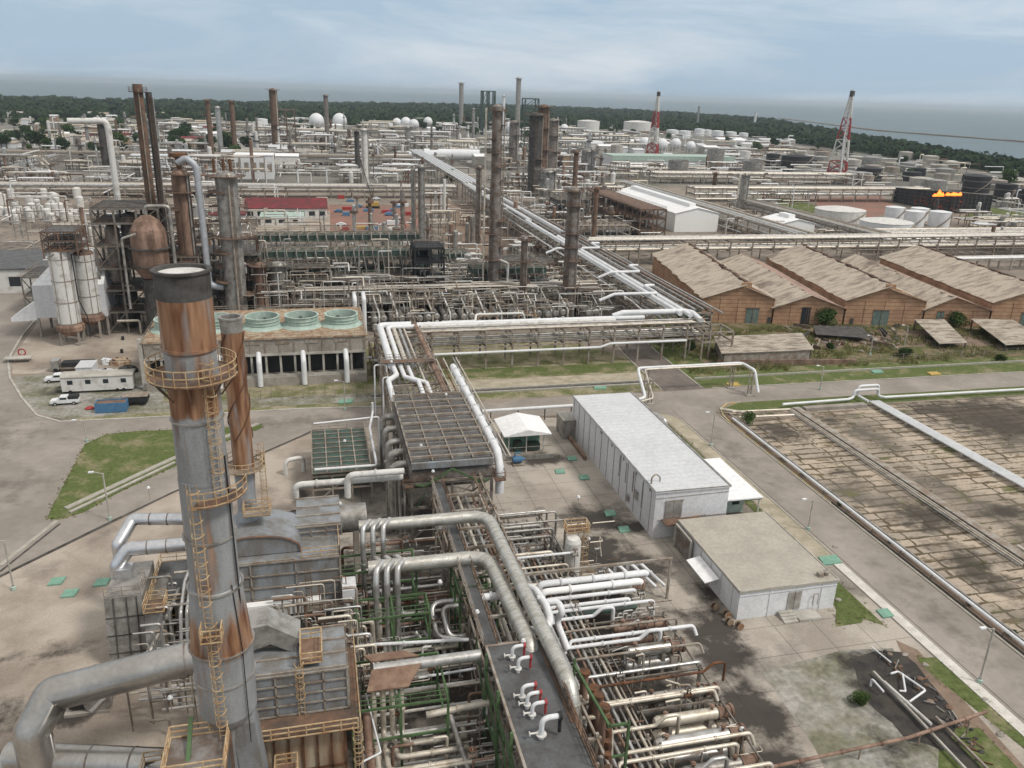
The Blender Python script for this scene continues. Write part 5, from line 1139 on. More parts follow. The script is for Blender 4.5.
# grey trench wall with pipes
t = T('trench_wall', 'grey low concrete duct with paired pipes running diagonally over the slab field', 'pipe trench', at=(94.3, 108, 0))
MB().box(94.4, 77, .0, 95.7, 137.6, .75).build('duct_wall', 'cladding_dull', t)
MB().box(94.3, 77, .75, 95.8, 137.7, .86).build('cover', 'mid_steel', t)
for x in (92.9, 93.5, 94.05): pipe([(x, 78, .5), (x, 137, .5)], .14, 'pale_pipe' if x > 93 else 'cladding_dull', 'slim pipe alongside the grey trench wall', 'pipes beside the trench wall')
pipe([(90, 74.5, .8), (96.5, 76.5, .8), (96.5, 82, .8)], .22, 'pale_pipe', 'pale pipe turning at the near end of the trench wall', bend=.6)
pipe([(80.4, 137.2, .9), (93, 136.6, .9)], .2, 'pale_pipe', 'pale pipe along the head of the slab field', n=10)
pipe([(80.4, 134.6, .7), (92.4, 134, .7)], .26, 'pale_pipe', 'second pale pipe along the head of the slab field', n=10)
tag(MB().box(97, 136.9, 0, 111.5, 138.3, .7).build('headwall', 'concrete'), 'low concrete headwall before the white pipe bundle', 'low wall')
for k in range(5): pipe([(112.9+k*.52, 20, .9), (112.9+k*.52, 138, .9)], .2, 'white_paint', 'white pipe of the broad bundle over the slab field', 'white pipe bundle over the slab field', n=8)
sb = MB()
for i in range(16): sb.box(112.4, 21+7.5*i, 0, 115.5, 21.5+7.5*i, .7)
tag(sb.build('pipe_support', 'concrete'), 'low concrete sleepers under the broad white pipe bundle', 'pipe supports')
pipe([(93.2, 139.6, .8), (109, 140.1, .8), (111, 141, .8), (111, 141, 2.4), (117, 141, 2.4), (117, 141, .8), (118, 140, .8), (300, 137.6, .8)], .28, 'white_paint', 'long white roadside pipe with a raised loop along the near side of the right road', bend=.7, n=12)
pipe([(112.5, 138, .9), (112.5, 141.8, .9), (112.5, 141.8, 3), (117.5, 141.8, 3), (117.5, 141.8, 1)], .28, 'white_paint', 'white expansion loop at the head of the pipe bundle', bend=.7, n=12)
# white pipe arch over the crossing
z_ar = 5.6
a = G(655, 378, z_ar)
pipe([(22, 141.2, 2.6), (60, 141.5, 2.6), (63.8, 143, 2.8), (64.6, 149, z_ar), (66, 153, z_ar), (90.5, 153, z_ar), (91.4, 149, z_ar-.4), (91.4, 146.5, 1)], .32, 'white_paint', 'long white pipe rising into an arch over the road crossing', bend=1.3, n=14)
pipe([(60, 140.6, 2.5), (65.4, 142.6, 2.7), (66.2, 148.6, z_ar-.3), (67.2, 152.2, z_ar-.1), (90, 152.4, z_ar-.1)], .2, 'pale_pipe', 'thinner pale pipe following the white arch', bend=1.2, n=10)
for (x, y) in ((68, 152.6), (88.2, 152.6), (66.2, 146), (89.9, 147.5)):
    t = T('pipe_support', 'tall grey support post of the white pipe arch', 'pipe support', 'posts of the pipe arch', at=(x, y, 0))
    MB().bar((x-.4, y, 0), (x-.4, y, z_ar-.3), .22).bar((x+.4, y, 0), (x+.4, y, z_ar-.3), .22).bar((x-.6, y, z_ar-.35), (x+.6, y, z_ar-.35), .2).bar((x-.4, y, 0), (x+.4, y, 2.5), .12).build('post', 'mid_steel', t)
    MB().box(x-.8, y-.6, 0, x+.8, y+.6, .3).build('footing', 'concrete_pale', t)
sb = MB()
for i in range(7): sb.bar((26+i*5.4, 141.3, 0), (26+i*5.4, 141.3, 2.3), .18)
tag(sb.build('pipe_support', 'grime'), 'dark short posts under the white pipe before the kiosk', 'pipe supports')
pipe([(60, 138.5, 0), (60, 138.5, 1.4), (63.4, 136.6, 1.6), (64.6, 134.6, 1), (64.6, 134.4, 0)], .55, 'cladding', 'fat grey elbow pipe entering the ground beside the long pale building', bend=1.4, n=14)
# lower right oily pit: kerbed frame, pipes, rubble
t = T('sump', 'black open sump with pale kerb frame in the oily yard', 'sump', at=(60, 54, 0))
for a in (((58.3, 62.5), (58.0, 45)), ((60.2, 55), (60.2, 45))): MB().bar((*a[0], .5), (*a[1], .5), .22, .25).build('kerb_beam', 'concrete_pale' if a[0][0] < 59 else 'mid_steel', t)
MB().box(58.3, 45, .07, 60.1, 54.5, .12).build('oil_surface', 'oil', t)
pipe([(61.2, 61.4, .6), (59.6, 58.9, .6), (59.0, 59.1, .6)], .11, 'white_paint', 'white pipe frame piece lying over the black oil', bend=.1)
pipe([(59.9, 61.7, .6), (61.0, 61.9, .6), (61.9, 58.6, .6), (58.9, 57.4, .6)], .12, 'white_paint', 'white U-shaped pipe over the black oil', bend=.3)
pipe([(58.2, 60.6, .7), (58.8, 54, .7)], .16, 'white_worn', 'straight white pipe at the sump edge'); pipe([(61.0, 66.5, .4), (61.4, 63.6, .4)], .09, 'white_paint', 'thin white pipe lying at the top of the oil patch')
pipe([(56.9, 61, 0), (56.9, 61, 1), (57.1, 59.2, .7)], .12, 'white_paint', 'short white bent pipe beside the small shrub')
rr = random.Random(11)
def rock(p, s_, m, name, label, group):
    mb = MB(); n = 7; v = [];
    for k in range(4):
        for i in range(n): a = 2*math.pi*i/n; r_ = s_*(1, 1.05, .8, .35)[k]*rr.uniform(.75, 1.2); v.append((p[0]+r_*math.cos(a), p[1]+r_*math.sin(a)*.8, (0, .25, .5, .66)[k]*s_*rr.uniform(.85, 1.1)+p[2]))
    f = [(k*n+i, k*n+(i+1) % n, (k+1)*n+(i+1) % n, (k+1)*n+i) for k in range(3) for i in range(n)]+[tuple(3*n+i for i in range(n))]
    tag(mb.add(v, f).build(name, m), label, 'rubble', group)
for i in range(22):
    x, y = rr.uniform(60.6, 63.6), rr.uniform(47, 65); a_ = rr.uniform(0, 3.1); l_ = rr.uniform(.6, 2)
    tag(MB().bar((x, y, .12), (x+math.cos(a_)*l_, y+math.sin(a_)*l_, .12+rr.uniform(0, .5)), .12, .1).build('timber_piece', rr.choice(('rust_brown', 'concrete', 'grime', 'rust', 'cladding_dull'))), 'broken board lying by the oily pit', 'rubble', 'boards along the oily pit')
for i in range(34):
    u = rr.random(); x = 62.6-.3*u*2+rr.uniform(-1.1, .9); y = 66-u*16
    rock((x, y, .05), rr.uniform(.15, .42), rr.choice(('dirt', 'grime', 'rust_brown', 'rust_brown', 'grime', 'black_paint')), 'debris_lump', 'lump of debris along the edge of the oily pit', 'debris along the oily pit')
for i, (px, py) in enumerate(((835, 547), (838, 600), (905, 655), (925, 665), (1000, 735), (985, 700))):
    rock(G(px, py), .4, 'concrete', 'debris_lump', 'broken concrete piece beside the depth road', 'broken concrete by the road')
# ================================================================ cooling tower
r5 = random.Random(5)
t = T('cooling_tower', 'long concrete cooling tower block with pale green fan cylinders on its roof', 'cooling tower', at=(-13, 182, 0))
x0, x1, y0, y1, zt = -34.8, 9.8, 168.8, 194, 10.0
MB().box(x0, y0+1.2, 6.6, x1, y1, zt).build('casing', 'concrete', t)
MB().box(x0-.4, y0+.9, zt, x1+.4, y1+.4, zt+.25).build('deck', 'panel_tan', t)
MB().box(x0, y0, 0, x1, y1, 1.9).build('basin', 'concrete', t)
MB().box(x0+.6, y0+3.5, 1.9, x1-.6, y1-.5, 6.6).build('fill', 'black_paint', t)
cm = MB()
for i in range(16): x = x0+.2+(x1-x0-.4)*i/15; cm.box(x-.22, y0+1.25, 1.9, x+.22, y0+1.7, 6.6)
for i in range(9): y = y0+1.5+(y1-y0-2)*i/8; cm.box(x1-.3, y, 1.9, x1+.05, y+.4, 6.6)
cm.box(x0, y0+.3, 1.9, x1, y0+.6, 2.4).box(x0, y0+1.0, 6.4, x1, y0+1.2, 6.9); cm.build('column', 'concrete_pale', t)
cm = MB()
for i in range(16): x = x0+.3+(x1-x0-.6)*i/15; cm.box(x-.12, y0+1.05, 6.9, x+.12, y0+1.2, zt)
for i in range(8):
    x = x0+2+6*i; cm.box(x, y0+1.06, 8.9, x+2.8, y0+1.19, 9.6)
cm.build('louvre', 'mid_steel', t)
rail(MB(), [(x0, y0+1, zt+.25), (x1, y0+1, zt+.25), (x1, y1, zt+.25), (x0, y1, zt+.25)], closed=True, w=.06, step=2.4).build('railing', 'mid_steel', t)
MB().box(x0-.9, y0+1, 0, x0-.1, y0+1.8, 11).build('stair_post', 'concrete_pale', t)
for i, px in enumerate((172, 217, 262, 302, 343)):
    c = G(px, 333, zt); c.y = 179.5; r = 3.55
    f = MB().lathe((c.x, c.y, zt+.25), [(r*1.3, 0), (r*1.05, .5), (r*1.0, .8), (r*1.05, .85), (r*1.05, .98), (r*.98, 1.0), (r*.97, 1.45), (r*1.03, 1.5), (r*1.03, 1.62), (r*.98, 1.65), (r, 2.25), (r*1.05, 2.3), (r*1.05, 2.42), (r*.93, 2.42), (r*.9, .6)], 28).build('fan_stack', 'fan_green', t)
    b = MB().lathe((c.x, c.y, zt+.4), [(.5, 0), (.5, .9), (0, 1)], 10)
    for k in range(6):
        a = k*math.pi/3+.2*i; b.bar((c.x, c.y, zt+1.4), (c.x+r*.85*math.cos(a), c.y+r*.85*math.sin(a), zt+1.4), .55, .12)
    b.lathe((c.x, c.y, zt+.4), [(r*.88, 0), (0, 0)], 20); b.build('fan', 'grime', f)
for px in (177, 223, 262, 305, 347):
    x = G(px, 380).x
    pipe([(x, y0-.3, .2), (x, y0-.3, 5.4), (x-.1, y0+1.5, 7.0)], .55, 'white_paint', 'white riser pipe on the front of the cooling tower', 'white risers on the cooling tower', bend=.9, n=12)
pipe([(14.5, 168, 3.4), (14.5, 196, 3.4)], .25, 'pale_pipe', 'pale pipe between the cooling tower and the bridge'); pipe([(11, 171, 4), (18.5, 171, 4)], .3, 'white_worn', 'short white header right of the cooling tower')
for i in range(6): pipe([(12+i*.9, 172+r5.uniform(-1, 1), 0), (12+i*.9, 172, 3.3)], .13, 'rust', 'rust-red standpipe right of the cooling tower', 'rust-red standpipes')
structure('steel_stand', 'small rusty pipe frame between cooling tower and bridge', 'steel frame', 11.2, 18, 170, 182, [3, 5.2], 2, 2, 'rust_brown', .2, decks=False)
# ================================================================ yard with vehicles at the left
def wheel(mb, x, y, z, r, w=.22, ax='y'): mb.lathe((x, y, z), [(0, -w/2), (r, -w/2), (r, -w/2), (r, w/2), (r, w/2), (0, w/2)], 12, axis=ax)
def pickup(p, rz, body, label, loaded=None, cap=False):
    t = T('pickup_truck', label, 'pickup truck', None, at=(0, 0, 0))
    # built along +x, nose at -x
    MB().add([(x, y, z) for y in (-.88, .88) for x, z in ((-2.6, .5), (-2.6, .95), (-2.4, 1.05), (-1.3, 1.15), (-.8, 1.72), (.5, 1.75), (.7, 1.2), (2.5, 1.2), (2.5, .5))],
             [tuple(range(8, -1, -1)), tuple(range(9, 18))]+[(i, (i+1) % 9, (i+1) % 9+9, i+9) for i in range(9)]).build('body', body, t)
    MB().add([(-1.28, -.8, 1.2), (-.82, -.74, 1.68), (-.82, .74, 1.68), (-1.28, .8, 1.2)], [(0, 1, 2, 3)]).box(-.75, -.9, 1.22, .42, .9, 1.62).build('windscreen', 'dark_glass', t)
    for x in (-1.7, 1.6):
        for y in (-.85, .85):
            m = MB(); wheel(m, x, y, .38, .38); w_ = m.build('wheel', 'rubber', t)
            m = MB(); wheel(m, x, y*1.02, .38, .2, .24); m.build('rim', 'cladding', w_)
    MB().box(.75, -.75, 1.0, 2.4, .75, 1.215).build('bed', 'black_paint' if not cap else body, t)
    for y in (-.6, .6): MB().box(-2.63, y-.18, .72, -2.58, y+.18, .9).build('headlight', 'glow_white', t)
    MB().box(-2.68, -.8, .42, -2.55, .8, .6).build('bumper', 'cladding', t)
    if cap: MB().box(.7, -.85, 1.22, 2.45, .85, 1.8).build('canopy', 'black_paint', t)
    t.location = p; t.rotation_euler = (0, 0, rz)
    for r in REG:
        if r[0] is t: REG.remove(r); break
    REG.append((t, tuple(p), 'x')); return t
p = G(66, 404); pickup(p, .04, 'white_paint', 'white pickup truck parked in front of the long white trailer', cap=True)
def shell_house(name, label, cat, x0, x1, y0, y1, z0, h, wall, roof, nwin=3, slope=.2, wheels=False):
    t = T(name, label, cat, at=((x0+x1)/2, (y0+y1)/2, 0))
    MB().box(x0, y0, z0, x1, y1, z0+h).build('wall', wall, t)
    MB().add([(x0-.15, y0-.15, z0+h), (x1+.15, y0-.15, z0+h), (x1+.15, y1+.15, z0+h+slope), (x0-.15, y1+.15, z0+h+slope), (x0-.15, y0-.15, z0+h+.12), (x1+.15, y0-.15, z0+h+.12), (x1+.15, y1+.15, z0+h+slope+.12), (x0-.15, y1+.15, z0+h+slope+.12)], [(0, 3, 2, 1), (4, 5, 6, 7), (0, 1, 5, 4), (1, 2, 6, 5), (2, 3, 7, 6), (3, 0, 4, 7)]).build('roof', roof, t)
    for i in range(nwin):
        x = x0+(x1-x0)*(i+.5)/nwin
        w = MB().box(x-.5, y0-.03, z0+h*.5, x+.5, y0+.04, z0+h*.8).build('window', 'dark_glass', t)
    if wheels:
        for x in (x0+1.5, x1-3, x1-1.8):
            for y in (y0+.1, y1-.1): m = MB(); wheel(m, x, y, .4, .4); m.build('wheel', 'rubber', t)
    return t
a = G(63, 395); shell_house('trailer', 'long white site trailer with four small windows', 'trailer', -50.9, -37.6, 170, 173.2, .55, 2.9, 'white_worn', 'concrete_pale', 4, wheels=True)
p = G(58, 383); pickup(p+V3(0, 1, 0), .05, 'white_paint', 'white pickup truck pulling up behind the long white trailer')
t = T('flatbed_truck', 'grey truck with dark loaded flatbed behind the trailer', 'truck', at=(0, 0, 0))
MB().box(-4.2, -1.2, .7, -2.6, 1.2, 2.6).build('cab', 'cladding', t); MB().box(-4.24, -1.05, 1.7, -4.18, 1.05, 2.4).build('windscreen', 'dark_glass', t)
MB().box(-2.4, -1.2, .8, 4.6, 1.2, 1.1).build('flatbed', 'mid_steel', t); MB().box(-2.1, -1.1, 1.1, 4.3, 1.1, 2.1).build('load', 'black_paint', t)
for x in (-3.3, 2.2, 3.4):
    for y in (-1.1, 1.1): m = MB(); wheel(m, x, y, .5, .5, .3); m.build('wheel', 'rubber', t)
p = G(68, 372); t.location = (p.x+1, p.y+1, 0); REG[-1] = (t, (p.x, p.y, 0), 'x')
p = G(88, 375)
t = T('box_body', 'pale open container beside the tarpaulin heaps', 'container', at=p); MB().box(p.x-1.6, p.y-2.5, 0, p.x+1.6, p.y+2.5, 2.4).build('body', 'pale_wall', t); MB().box(p.x-1.7, p.y-2.6, 2.4, p.x+1.7, p.y+2.6, 2.55).build('lid', 'grey_roof', t)
for i, (px, py, w, m, l) in enumerate(((103, 376, 3.4, 'grey_roof', 'grey tarpaulin heap behind the long trailer'), (118, 377, 2.6, 'teal_steel', 'dark green tarpaulin heap behind the long trailer'), (120, 364, 2.4, 'panel_tan', 'yellowish heap of timber beyond the tarpaulins'), (107, 364, 1.2, 'white_paint', 'small white sack pile behind the tarpaulins'), (128, 372, 2.2, 'grime', 'dark scrap heap at the right of the tarpaulins'))):
    c = G(px, py); rx = w
    o = MB().lathe((c.x, c.y, 0), [(rx, 0), (rx*.92, .7), (rx*.7, 1.25), (rx*.3, 1.55), (0, 1.6)], 11).build('heap', m)
    me = o.data
    for v in me.vertices: v.co.x += r5.uniform(-.3, .3)*(v.co.z > .1); v.co.y = c.y+(v.co.y-c.y)*.7+r5.uniform(-.2, .2); v.co.z *= r5.uniform(.8, 1.1)
    tag(o, l, 'heap')
t = T('container', 'blue open-topped skip with brown rubble in front of the trailer', 'skip', at=(-42, 163, 0)); p = G(112, 413)
x0, x1, y0, y1 = p.x-2.9, p.x+2.6, p.y, p.y+2.4
t.location = (x0, y0, 0); t.location = (p.x, p.y+1, 0)
MB().box(x0, y0, .1, x1, y0+.12, 2).box(x0, y1-.12, .1, x1, y1, 2).box(x0, y0+.12, .1, x0+.12, y1-.12, 2).box(x1-.12, y0+.12, .1, x1, y1-.12, 2).build('wall', 'blue_paint', t)
MB().box(x0+.1, y0+.1, .1, x1-.1, y1-.1, 1.8).build('rubble', 'rust_brown', t)
p = G(100, 409); rock((p.x-1.9, p.y+.3, 0), .9, 'red_paint', 'debris_lump', 'red bundle at the left end of the blue skip', 'items by the skip')
p = G(136, 404); t = T('flat_trailer', 'dark small flat trailer right of the blue skip', 'trailer', at=p)
MB().box(p.x-2, p.y-1.2, .8, p.x+2.4, p.y+1.4, 1.9).build('body', 'black_paint', t); MB().box(p.x-2.1, p.y-1.3, 1.9, p.x+2.5, p.y+1.5, 2.0).build('bed', 'mid_steel', t)
for x in (-1.2, 1.4):
    m = MB(); wheel(m, p.x+x, p.y-1.1, .4, .4); wheel(m, p.x+x, p.y+1.3, .4, .4); m.build('wheel', 'rubber', t)
p = G(15, 362); tag(MB().box(p.x-2, p.y-1, .9, p.x+3.5, p.y+1.4, 1.05).bar((p.x-1.8, p.y, 0), (p.x-1.8, p.y, .9), .2).bar((p.x+3, p.y, 0), (p.x+3, p.y, .9), .2).build('loading_table', 'concrete_pale'), 'flat concrete stand at the road edge below the silos', 'stand')
p = G(21, 356); tag(MB().lathe((p.x+.3, p.y, .9), [(.75, -.1), (.9, 0), (.75, .1), (.6, 0), (.75, -.1)], 16, axis='y').build('hose_ring', 'red_paint'), 'red hose ring near the flat concrete stand', 'hose ring')
for px, py in ((122, 353), (142, 352), (123, 340)):
    p = G(px, py); tag(MB().lathe(p, [(.35, 0), (.35, .9), (.1, 1.0), (0, 1.0)], 8).build('bollard', 'black_paint'), 'short dark bollard on the forecourt of the silo plant', 'bollard', 'dark bollards')
# ================================================================ silos
def silo(cx, cy, r, h, zc, label, hop=True):
    t = T('silo', label, 'silo', at=(cx, cy, 0))
    MB().lathe((cx, cy, 0), [(r, zc), (r, h)], 26).build('shell', 'white_worn', t)
    sb = MB()
    for k in range(4): z = zc+(h-zc)*(k+.0)/3.4+.2; sb.lathe((cx, cy, z), [(r, -.08), (r+.1, -.08), (r+.1, .08), (r, .08)], 26, smooth=False)
    for a in (-2.2, -1.2, -.6): sb.bar((cx+(r+.06)*math.cos(a), cy+(r+.06)*math.sin(a), zc), (cx+(r+.06)*math.cos(a), cy+(r+.06)*math.sin(a), h), .12)
    sb.build('stiffening_ring', 'mid_steel', t)
    MB().lathe((cx, cy, 0), [(r+.1, zc), (r*1.25, zc-.6), (r*1.25, zc-1.6), (r*.5, zc-3)], 18).build('hopper', 'rust_vessel', t)
    for k in range(4):
        a = math.pi/4+k*math.pi/2; MB().bar((cx+r*1.1*math.cos(a), cy+r*1.1*math.sin(a), 0), (cx+r*1.1*math.cos(a), cy+r*1.1*math.sin(a), zc-1), .45).build('leg', 'concrete', t)
    MB().lathe((cx, cy, 0), [(r*1.0, h), (r*1.0, h), (r*.7, h+.7), (r*.4, h+1), (0, h+1)], 18).build('roof', 'rust_brown', t)
    return t
sx, sy = -57.6, 206.5
silo(sx, sy, 2.5, 22.6, 5.2, 'tall slender white silo with black bands, front of the pair')
silo(sx+3.4, sy+6.2, 2.4, 20.5, 6, 'tall slender white silo standing half hidden behind the front one')
structure('silo_penthouse', 'rusty steel penthouse frame on top of the front silo', 'steel frame', sx-2.6, sx+4.6, sy-2.4, sy+7, [22.8, 25, 27], 2, 2, 'rust_brown', .25, rails='rust_brown', z0=21)
pipe([(sx+2.9, sy-1.5, 22), (sx+3, sy-1.5, 11), (sx+4.5, sy-2, 7), (sx+4.5, sy-2, 2)], .14, 'black_paint', 'black hose hanging down beside the front silo', bend=2)
t = T('cladded_house', 'pale grey metal clad box building with sloped roof behind the silos', 'building', at=(-63, 219, 0))
x0, x1, y0, y1 = -66.5, -50.5, 212.5, 222
MB().add([(x0, y0, 5), (x1, y0, 5), (x1, y1, 5), (x0, y1, 5), (x0, y0, 13), (x1, y0, 13), (x1, y1, 13), (x0, y1, 13), (x0+3, (y0+y1)/2, 16.5), (x1, (y0+y1)/2, 16.5)], [(0, 3, 2, 1), (0, 1, 5, 4), (1, 2, 6, 9, 5), (2, 3, 7, 6), (3, 0, 4, 8, 7)]).build('wall', 'pale_wall', t)
MB().add([(x0, y0, 13.02), (x1, y0, 13.02), (x1, (y0+y1)/2, 16.55), (x0+3, (y0+y1)/2, 16.55), (x1, y1, 13.02), (x0, y1, 13.02)], [(0, 1, 2, 3), (3, 2, 4, 5), (0, 3, 5)]).build('roof', 'white_roof', t)
for xx, yy in ((x0+.3, y0+.3), (x0+5, y0+.3), (x1-.3, y0+.3), (x0+.3, y1-.3)): MB().bar((xx, yy, 0), (xx, yy, 5), .5).build('leg', 'concrete', t)
MB().add([(x0-6, y0+1, 4), (x0, y0, 4.5), (x0, y1, 4.5), (x0-6, y1-1, 4), (x0-6, y0+1, 5), (x0, y0, 9), (x0, y1, 9), (x0-6, y1-1, 5)], [(0, 1, 5, 4), (1, 2, 6, 5), (2, 3, 7, 6), (3, 0, 4, 7), (4, 5, 6, 7), (0, 3, 2, 1)]).build('chute', 'white_roof', t)
# ================================================================ reactor structure
t = structure('reactor_structure', 'tall dark steel structure stuffed with vessels beside the silos', 'steel structure', -51.5, -36.5, 214, 228, [5.5, 11, 16.5, 22, 27.5, 31], 3, 2, 'grey_steel', .45, rails='rust_brown', deckm='grime')
for (cx, cy, r, z0, z1, m_) in ((-48, 217, 1.7, 12, 27, 'cladding_dark'), (-43.5, 217, 2.0, 17, 30, 'grime'), (-40, 218, 1.4, 6, 15, 'cladding_dark'), (-47, 220, 2.4, 0, 10, 'grime'), (-40.5, 222, 2.2, 6, 21, 'cladding_dull')):
    MB().lathe((cx, cy, 0), [(0, z0), (r*.7, z0+.4), (r, z0+1.2), (r, z1-1.2), (r*.7, z1-.4), (0, z1)], 16).build('vessel', m_, t)
structure('reactor_structure', 'lower dark steel structure right of the tall one, under the rusty domed vessel', 'steel structure', -36, -28, 212, 226, [5, 10, 15, 19.5], 2, 2, 'grey_steel', .4, rails='rust_brown', deckm='grime')
structure('reactor_structure', 'steel frame with cross bracing behind the bulky column pair', 'steel structure', -29, -14, 222, 236, [6, 12, 18], 3, 2, 'grey_steel', .4, rails=None, deckm='grime')
t = T('reactor_vessel', 'bulky rust-stained domed reactor vessel', 'vessel', at=(-39.5, 213.5, 0)); c = V3(-38.8, 211.5, 0)
MB().lathe(c, [(0, 14), (2.5, 14.8), (4.0, 17), (4.15, 18), (4.15, 25), (3.9, 26.6), (2.8, 28.6), (1.2, 29.8), (0, 30)], 28).build('shell', 'rust_vessel', t)
vp_ = MB(); vp_.tube([(c.x, c.y, 29.8), (c.x, c.y, 32), (c.x+5.4, c.y, 32), (c.x+5.4, c.y-.5, 12)], .45, 8).tube([(c.x-2, c.y-4, 26), (c.x-5.2, c.y-4.2, 25), (c.x-5.2, c.y-4.2, 8)], .3, 8); vp_.build('riser_pipe', 'cladding_dull', t)
ladder(lv_ := MB(), c.x+1.6, c.y-4.4, 6, 27, (.35, -.93), .6, t=.08); lv_.build('ladder', 'rust_brown', t)
sb = MB()
for z in (18, 22.2): sb.lathe((c.x, c.y, z), [(4.15, -.15), (4.9, -.15), (4.9, .15), (4.15, .15)], 24, smooth=False)
sb.build('ring_platform', 'grime', t)
rl = MB(); rail(rl, [(c.x+4.9*math.cos(a*.4), c.y+4.9*math.sin(a*.4), 18.15) for a in range(16)], step=9); rl.build('railing', 'rust_brown', t)
MB().lathe(c, [(2.6, 0), (2.6, 14.6)], 16).build('skirt', 'grime', t)
r6 = random.Random(9)
def column(px, py, ytop, wpx, label, m='cladding_dark', group=None, plats=4, rusty=True, taper=1.0, base=None, n=16, top='cap', lad=True, wz=1.0, zbase=0, r2=None):
    """distillation column rising from the ground seen at (px, py)"""
    b = base if base is not None else G(px, py, zbase)
    b = V3(b[0], b[1], 0); h = HT(b, ytop); mid = V3(b.x, b.y, h*.5); r = wpx*MPP(mid)/2
    t = T('column', label, 'column', group, at=b)
    if r2: prof = [(r, 0), (r, h*.62), (r, h*.62), (r*r2, h*.66), (r*r2, h-.4*r), (r*r2*.6, h-.08*r), (0, h)]
    else: prof = [(r*1.05, 0), (r, h*.1), (r*taper, h-.6*r), (r*taper*.72, h-.2*r), (0, h)]
    if top == 'open': prof = [(r, 0), (r*taper, h), (r*taper*.8, h), (r*taper*.8, h-1)]
    MB().lathe(b, prof, n).build('shell', m, t)
    if plats:
        for k in range(plats):
            z = h*(.98-(k)/(plats+.3)*.85)-.6; a0 = r6.uniform(0, 6.28); rr_ = r*(taper if z > h*.6 else 1)*(r2 if r2 and z > h*.64 else 1)
            w = max(.95, r*.75)
            pl = MB(); rl = MB(); full = k == 0
            ringplat(pl, rl, b, rr_, z, w=w, a0=a0, a1=a0+(2*math.pi if full else 3.6), n=14)
            p_ = pl.build('platform', 'rust_brown' if rusty else 'grime', t); rl.build('railing', 'rust_brown' if rusty else 'mid_steel', p_)
    if lad and r > .5:
        lb = MB(); a = -1.9+r6.uniform(-.5, .8); ladder(lb, b.x+(r+.25)*math.cos(a), b.y+(r+.25)*math.sin(a), 1, h-1, (math.cos(a), math.sin(a)), .7, t=.1, cage=False); lb.build('ladder', 'rust_brown' if rusty else 'mid_steel', t)
        db = MB(); a = -.9+r6.uniform(-.5, .5); q = b+V3((r+.35)*math.cos(a), (r+.35)*math.sin(a), 0)
        db.tube([(b.x, b.y, h*.97), (q.x, q.y, h*.985), (q.x, q.y, h*.12), (q.x+1.5, q.y-.6, h*.06)], max(.12, r*.1), 8, bend=r*.5); db.build('overhead_pipe', r6.choice(('cladding_dull', 'pale_pipe', 'mid_steel')), t)
    return t
t = column(0, 0, 168, 17, 'broad rusty column with a ruddy head and pale blue pipe', 'rust_vessel', base=(-30.6, 214.5), plats=8)
pt = MB().lathe((-30.6, 214.5, 0), [(.5, HT((-32.8, 214.5, 0), 168)-1), (.8, HT((-32.8, 214.5, 0), 158)), (2.2, HT((-32.8, 214.5, 0), 156)), (2.2, HT((-32.8, 214.5, 0), 153)), (0, HT((-32.8, 214.5, 0), 152))], 9).build('head', 'rust', t)
z1 = HT((-30, 213, 0), 157)
mat('pale_blue', (.42, .44, .47), .5, .2, n=.2)
pipe([(-30.6, 213, z1-1.4), (-28.6, 212.4, z1), (-26.4, 212, z1-2), (-26.0, 212, HT((-26, 212, 0), 286)), (-22.6, 211.6, HT((-26, 212, 0), 287))], .8, 'pale_blue', 'large pale blue pipe looping down beside the broad rusty column', bend=2.6, n=14)
t = column(0, 0, 170, 21, 'broadest grey column with several rusty ring platforms', 'cladding_dull', base=(-20.0, 213.5), plats=9)
bh = HT((-20.6, 213.5, 0), 170)
for k, (dx, py_) in enumerate(((-2, 158), (.2, 155), (1.8, 160))): MB().tube([(-20.6+dx, 213.5, bh-.5), (-20.6+dx, 213.5, bh+2.6)], .35, 8).build('vent', 'rust', t)
column(264, 322, 262, 13, 'stained pair vessel left of the ribbed one behind the cooling tower', 'rust_vessel', plats=2)
column(282, 321, 261, 16, 'ribbed grey upright vessel behind the cooling tower', 'cladding_dull', plats=2, rusty=False)
t = column(0, 0, 84, 9, 'tall thin dark stack with rusted flank beside the reactor structure', 'rust_brown', base=(-39.0, 221), plats=1, top='open', lad=True)
t = column(0, 0, 92, 6, 'tall thin dark stack just right of the rusty one', 'grime', base=(-37.2, 224), plats=0, top='open')
pipe([(-60, 240, HT((-60, 240, 0), 121)), (-51, 240, HT((-51, 240, 0), 121)), (-50.6, 240, HT((-51, 240, 0), 130)), (-50.6, 240, HT((-50.6, 240, 0), 205))], .8, 'white_worn', 'white pipe hooked over high above the reactor structure', bend=1.6)
column(493, 311, 104, 12, 'tallest rust-brown column in the middle with ring platforms', 'cladding_dark', plats=13, r2=.85)
b = G(493, 311); zc = lambda v: HT(b, v)
pipe([(b.x-3.2, b.y-.5, zc(108)), (b.x-3.3, b.y-.5, zc(300))], .28, 'pale_pipe', 'long pale pipe dropping along the tallest brown column', n=8)
pipe([(b.x+1, b.y-2.4, zc(258)), (b.x+3.6, b.y-2.4, zc(262)), (b.x+3.4, b.y-2.4, zc(285)), (b.x+5.5, b.y-3, zc(296))], .32, 'white_worn', 'pale hooked pipe low on the tallest brown column')
column(567, 318, 186, 12.5, 'stout grey column with rusty top right of the tallest one', 'cladding_dark', plats=8)
column(522, 318, 236, 7, 'slim short column between the two tall ones', 'cladding_dark', plats=3)
column(414, 272, 168, 4.5, 'left twin of a pair of slim pale columns', 'cladding_dull', plats=0, rusty=False); column(422, 272, 164, 7, 'right twin of a pair of slim pale columns', 'cladding_dull', plats=2, rusty=False)
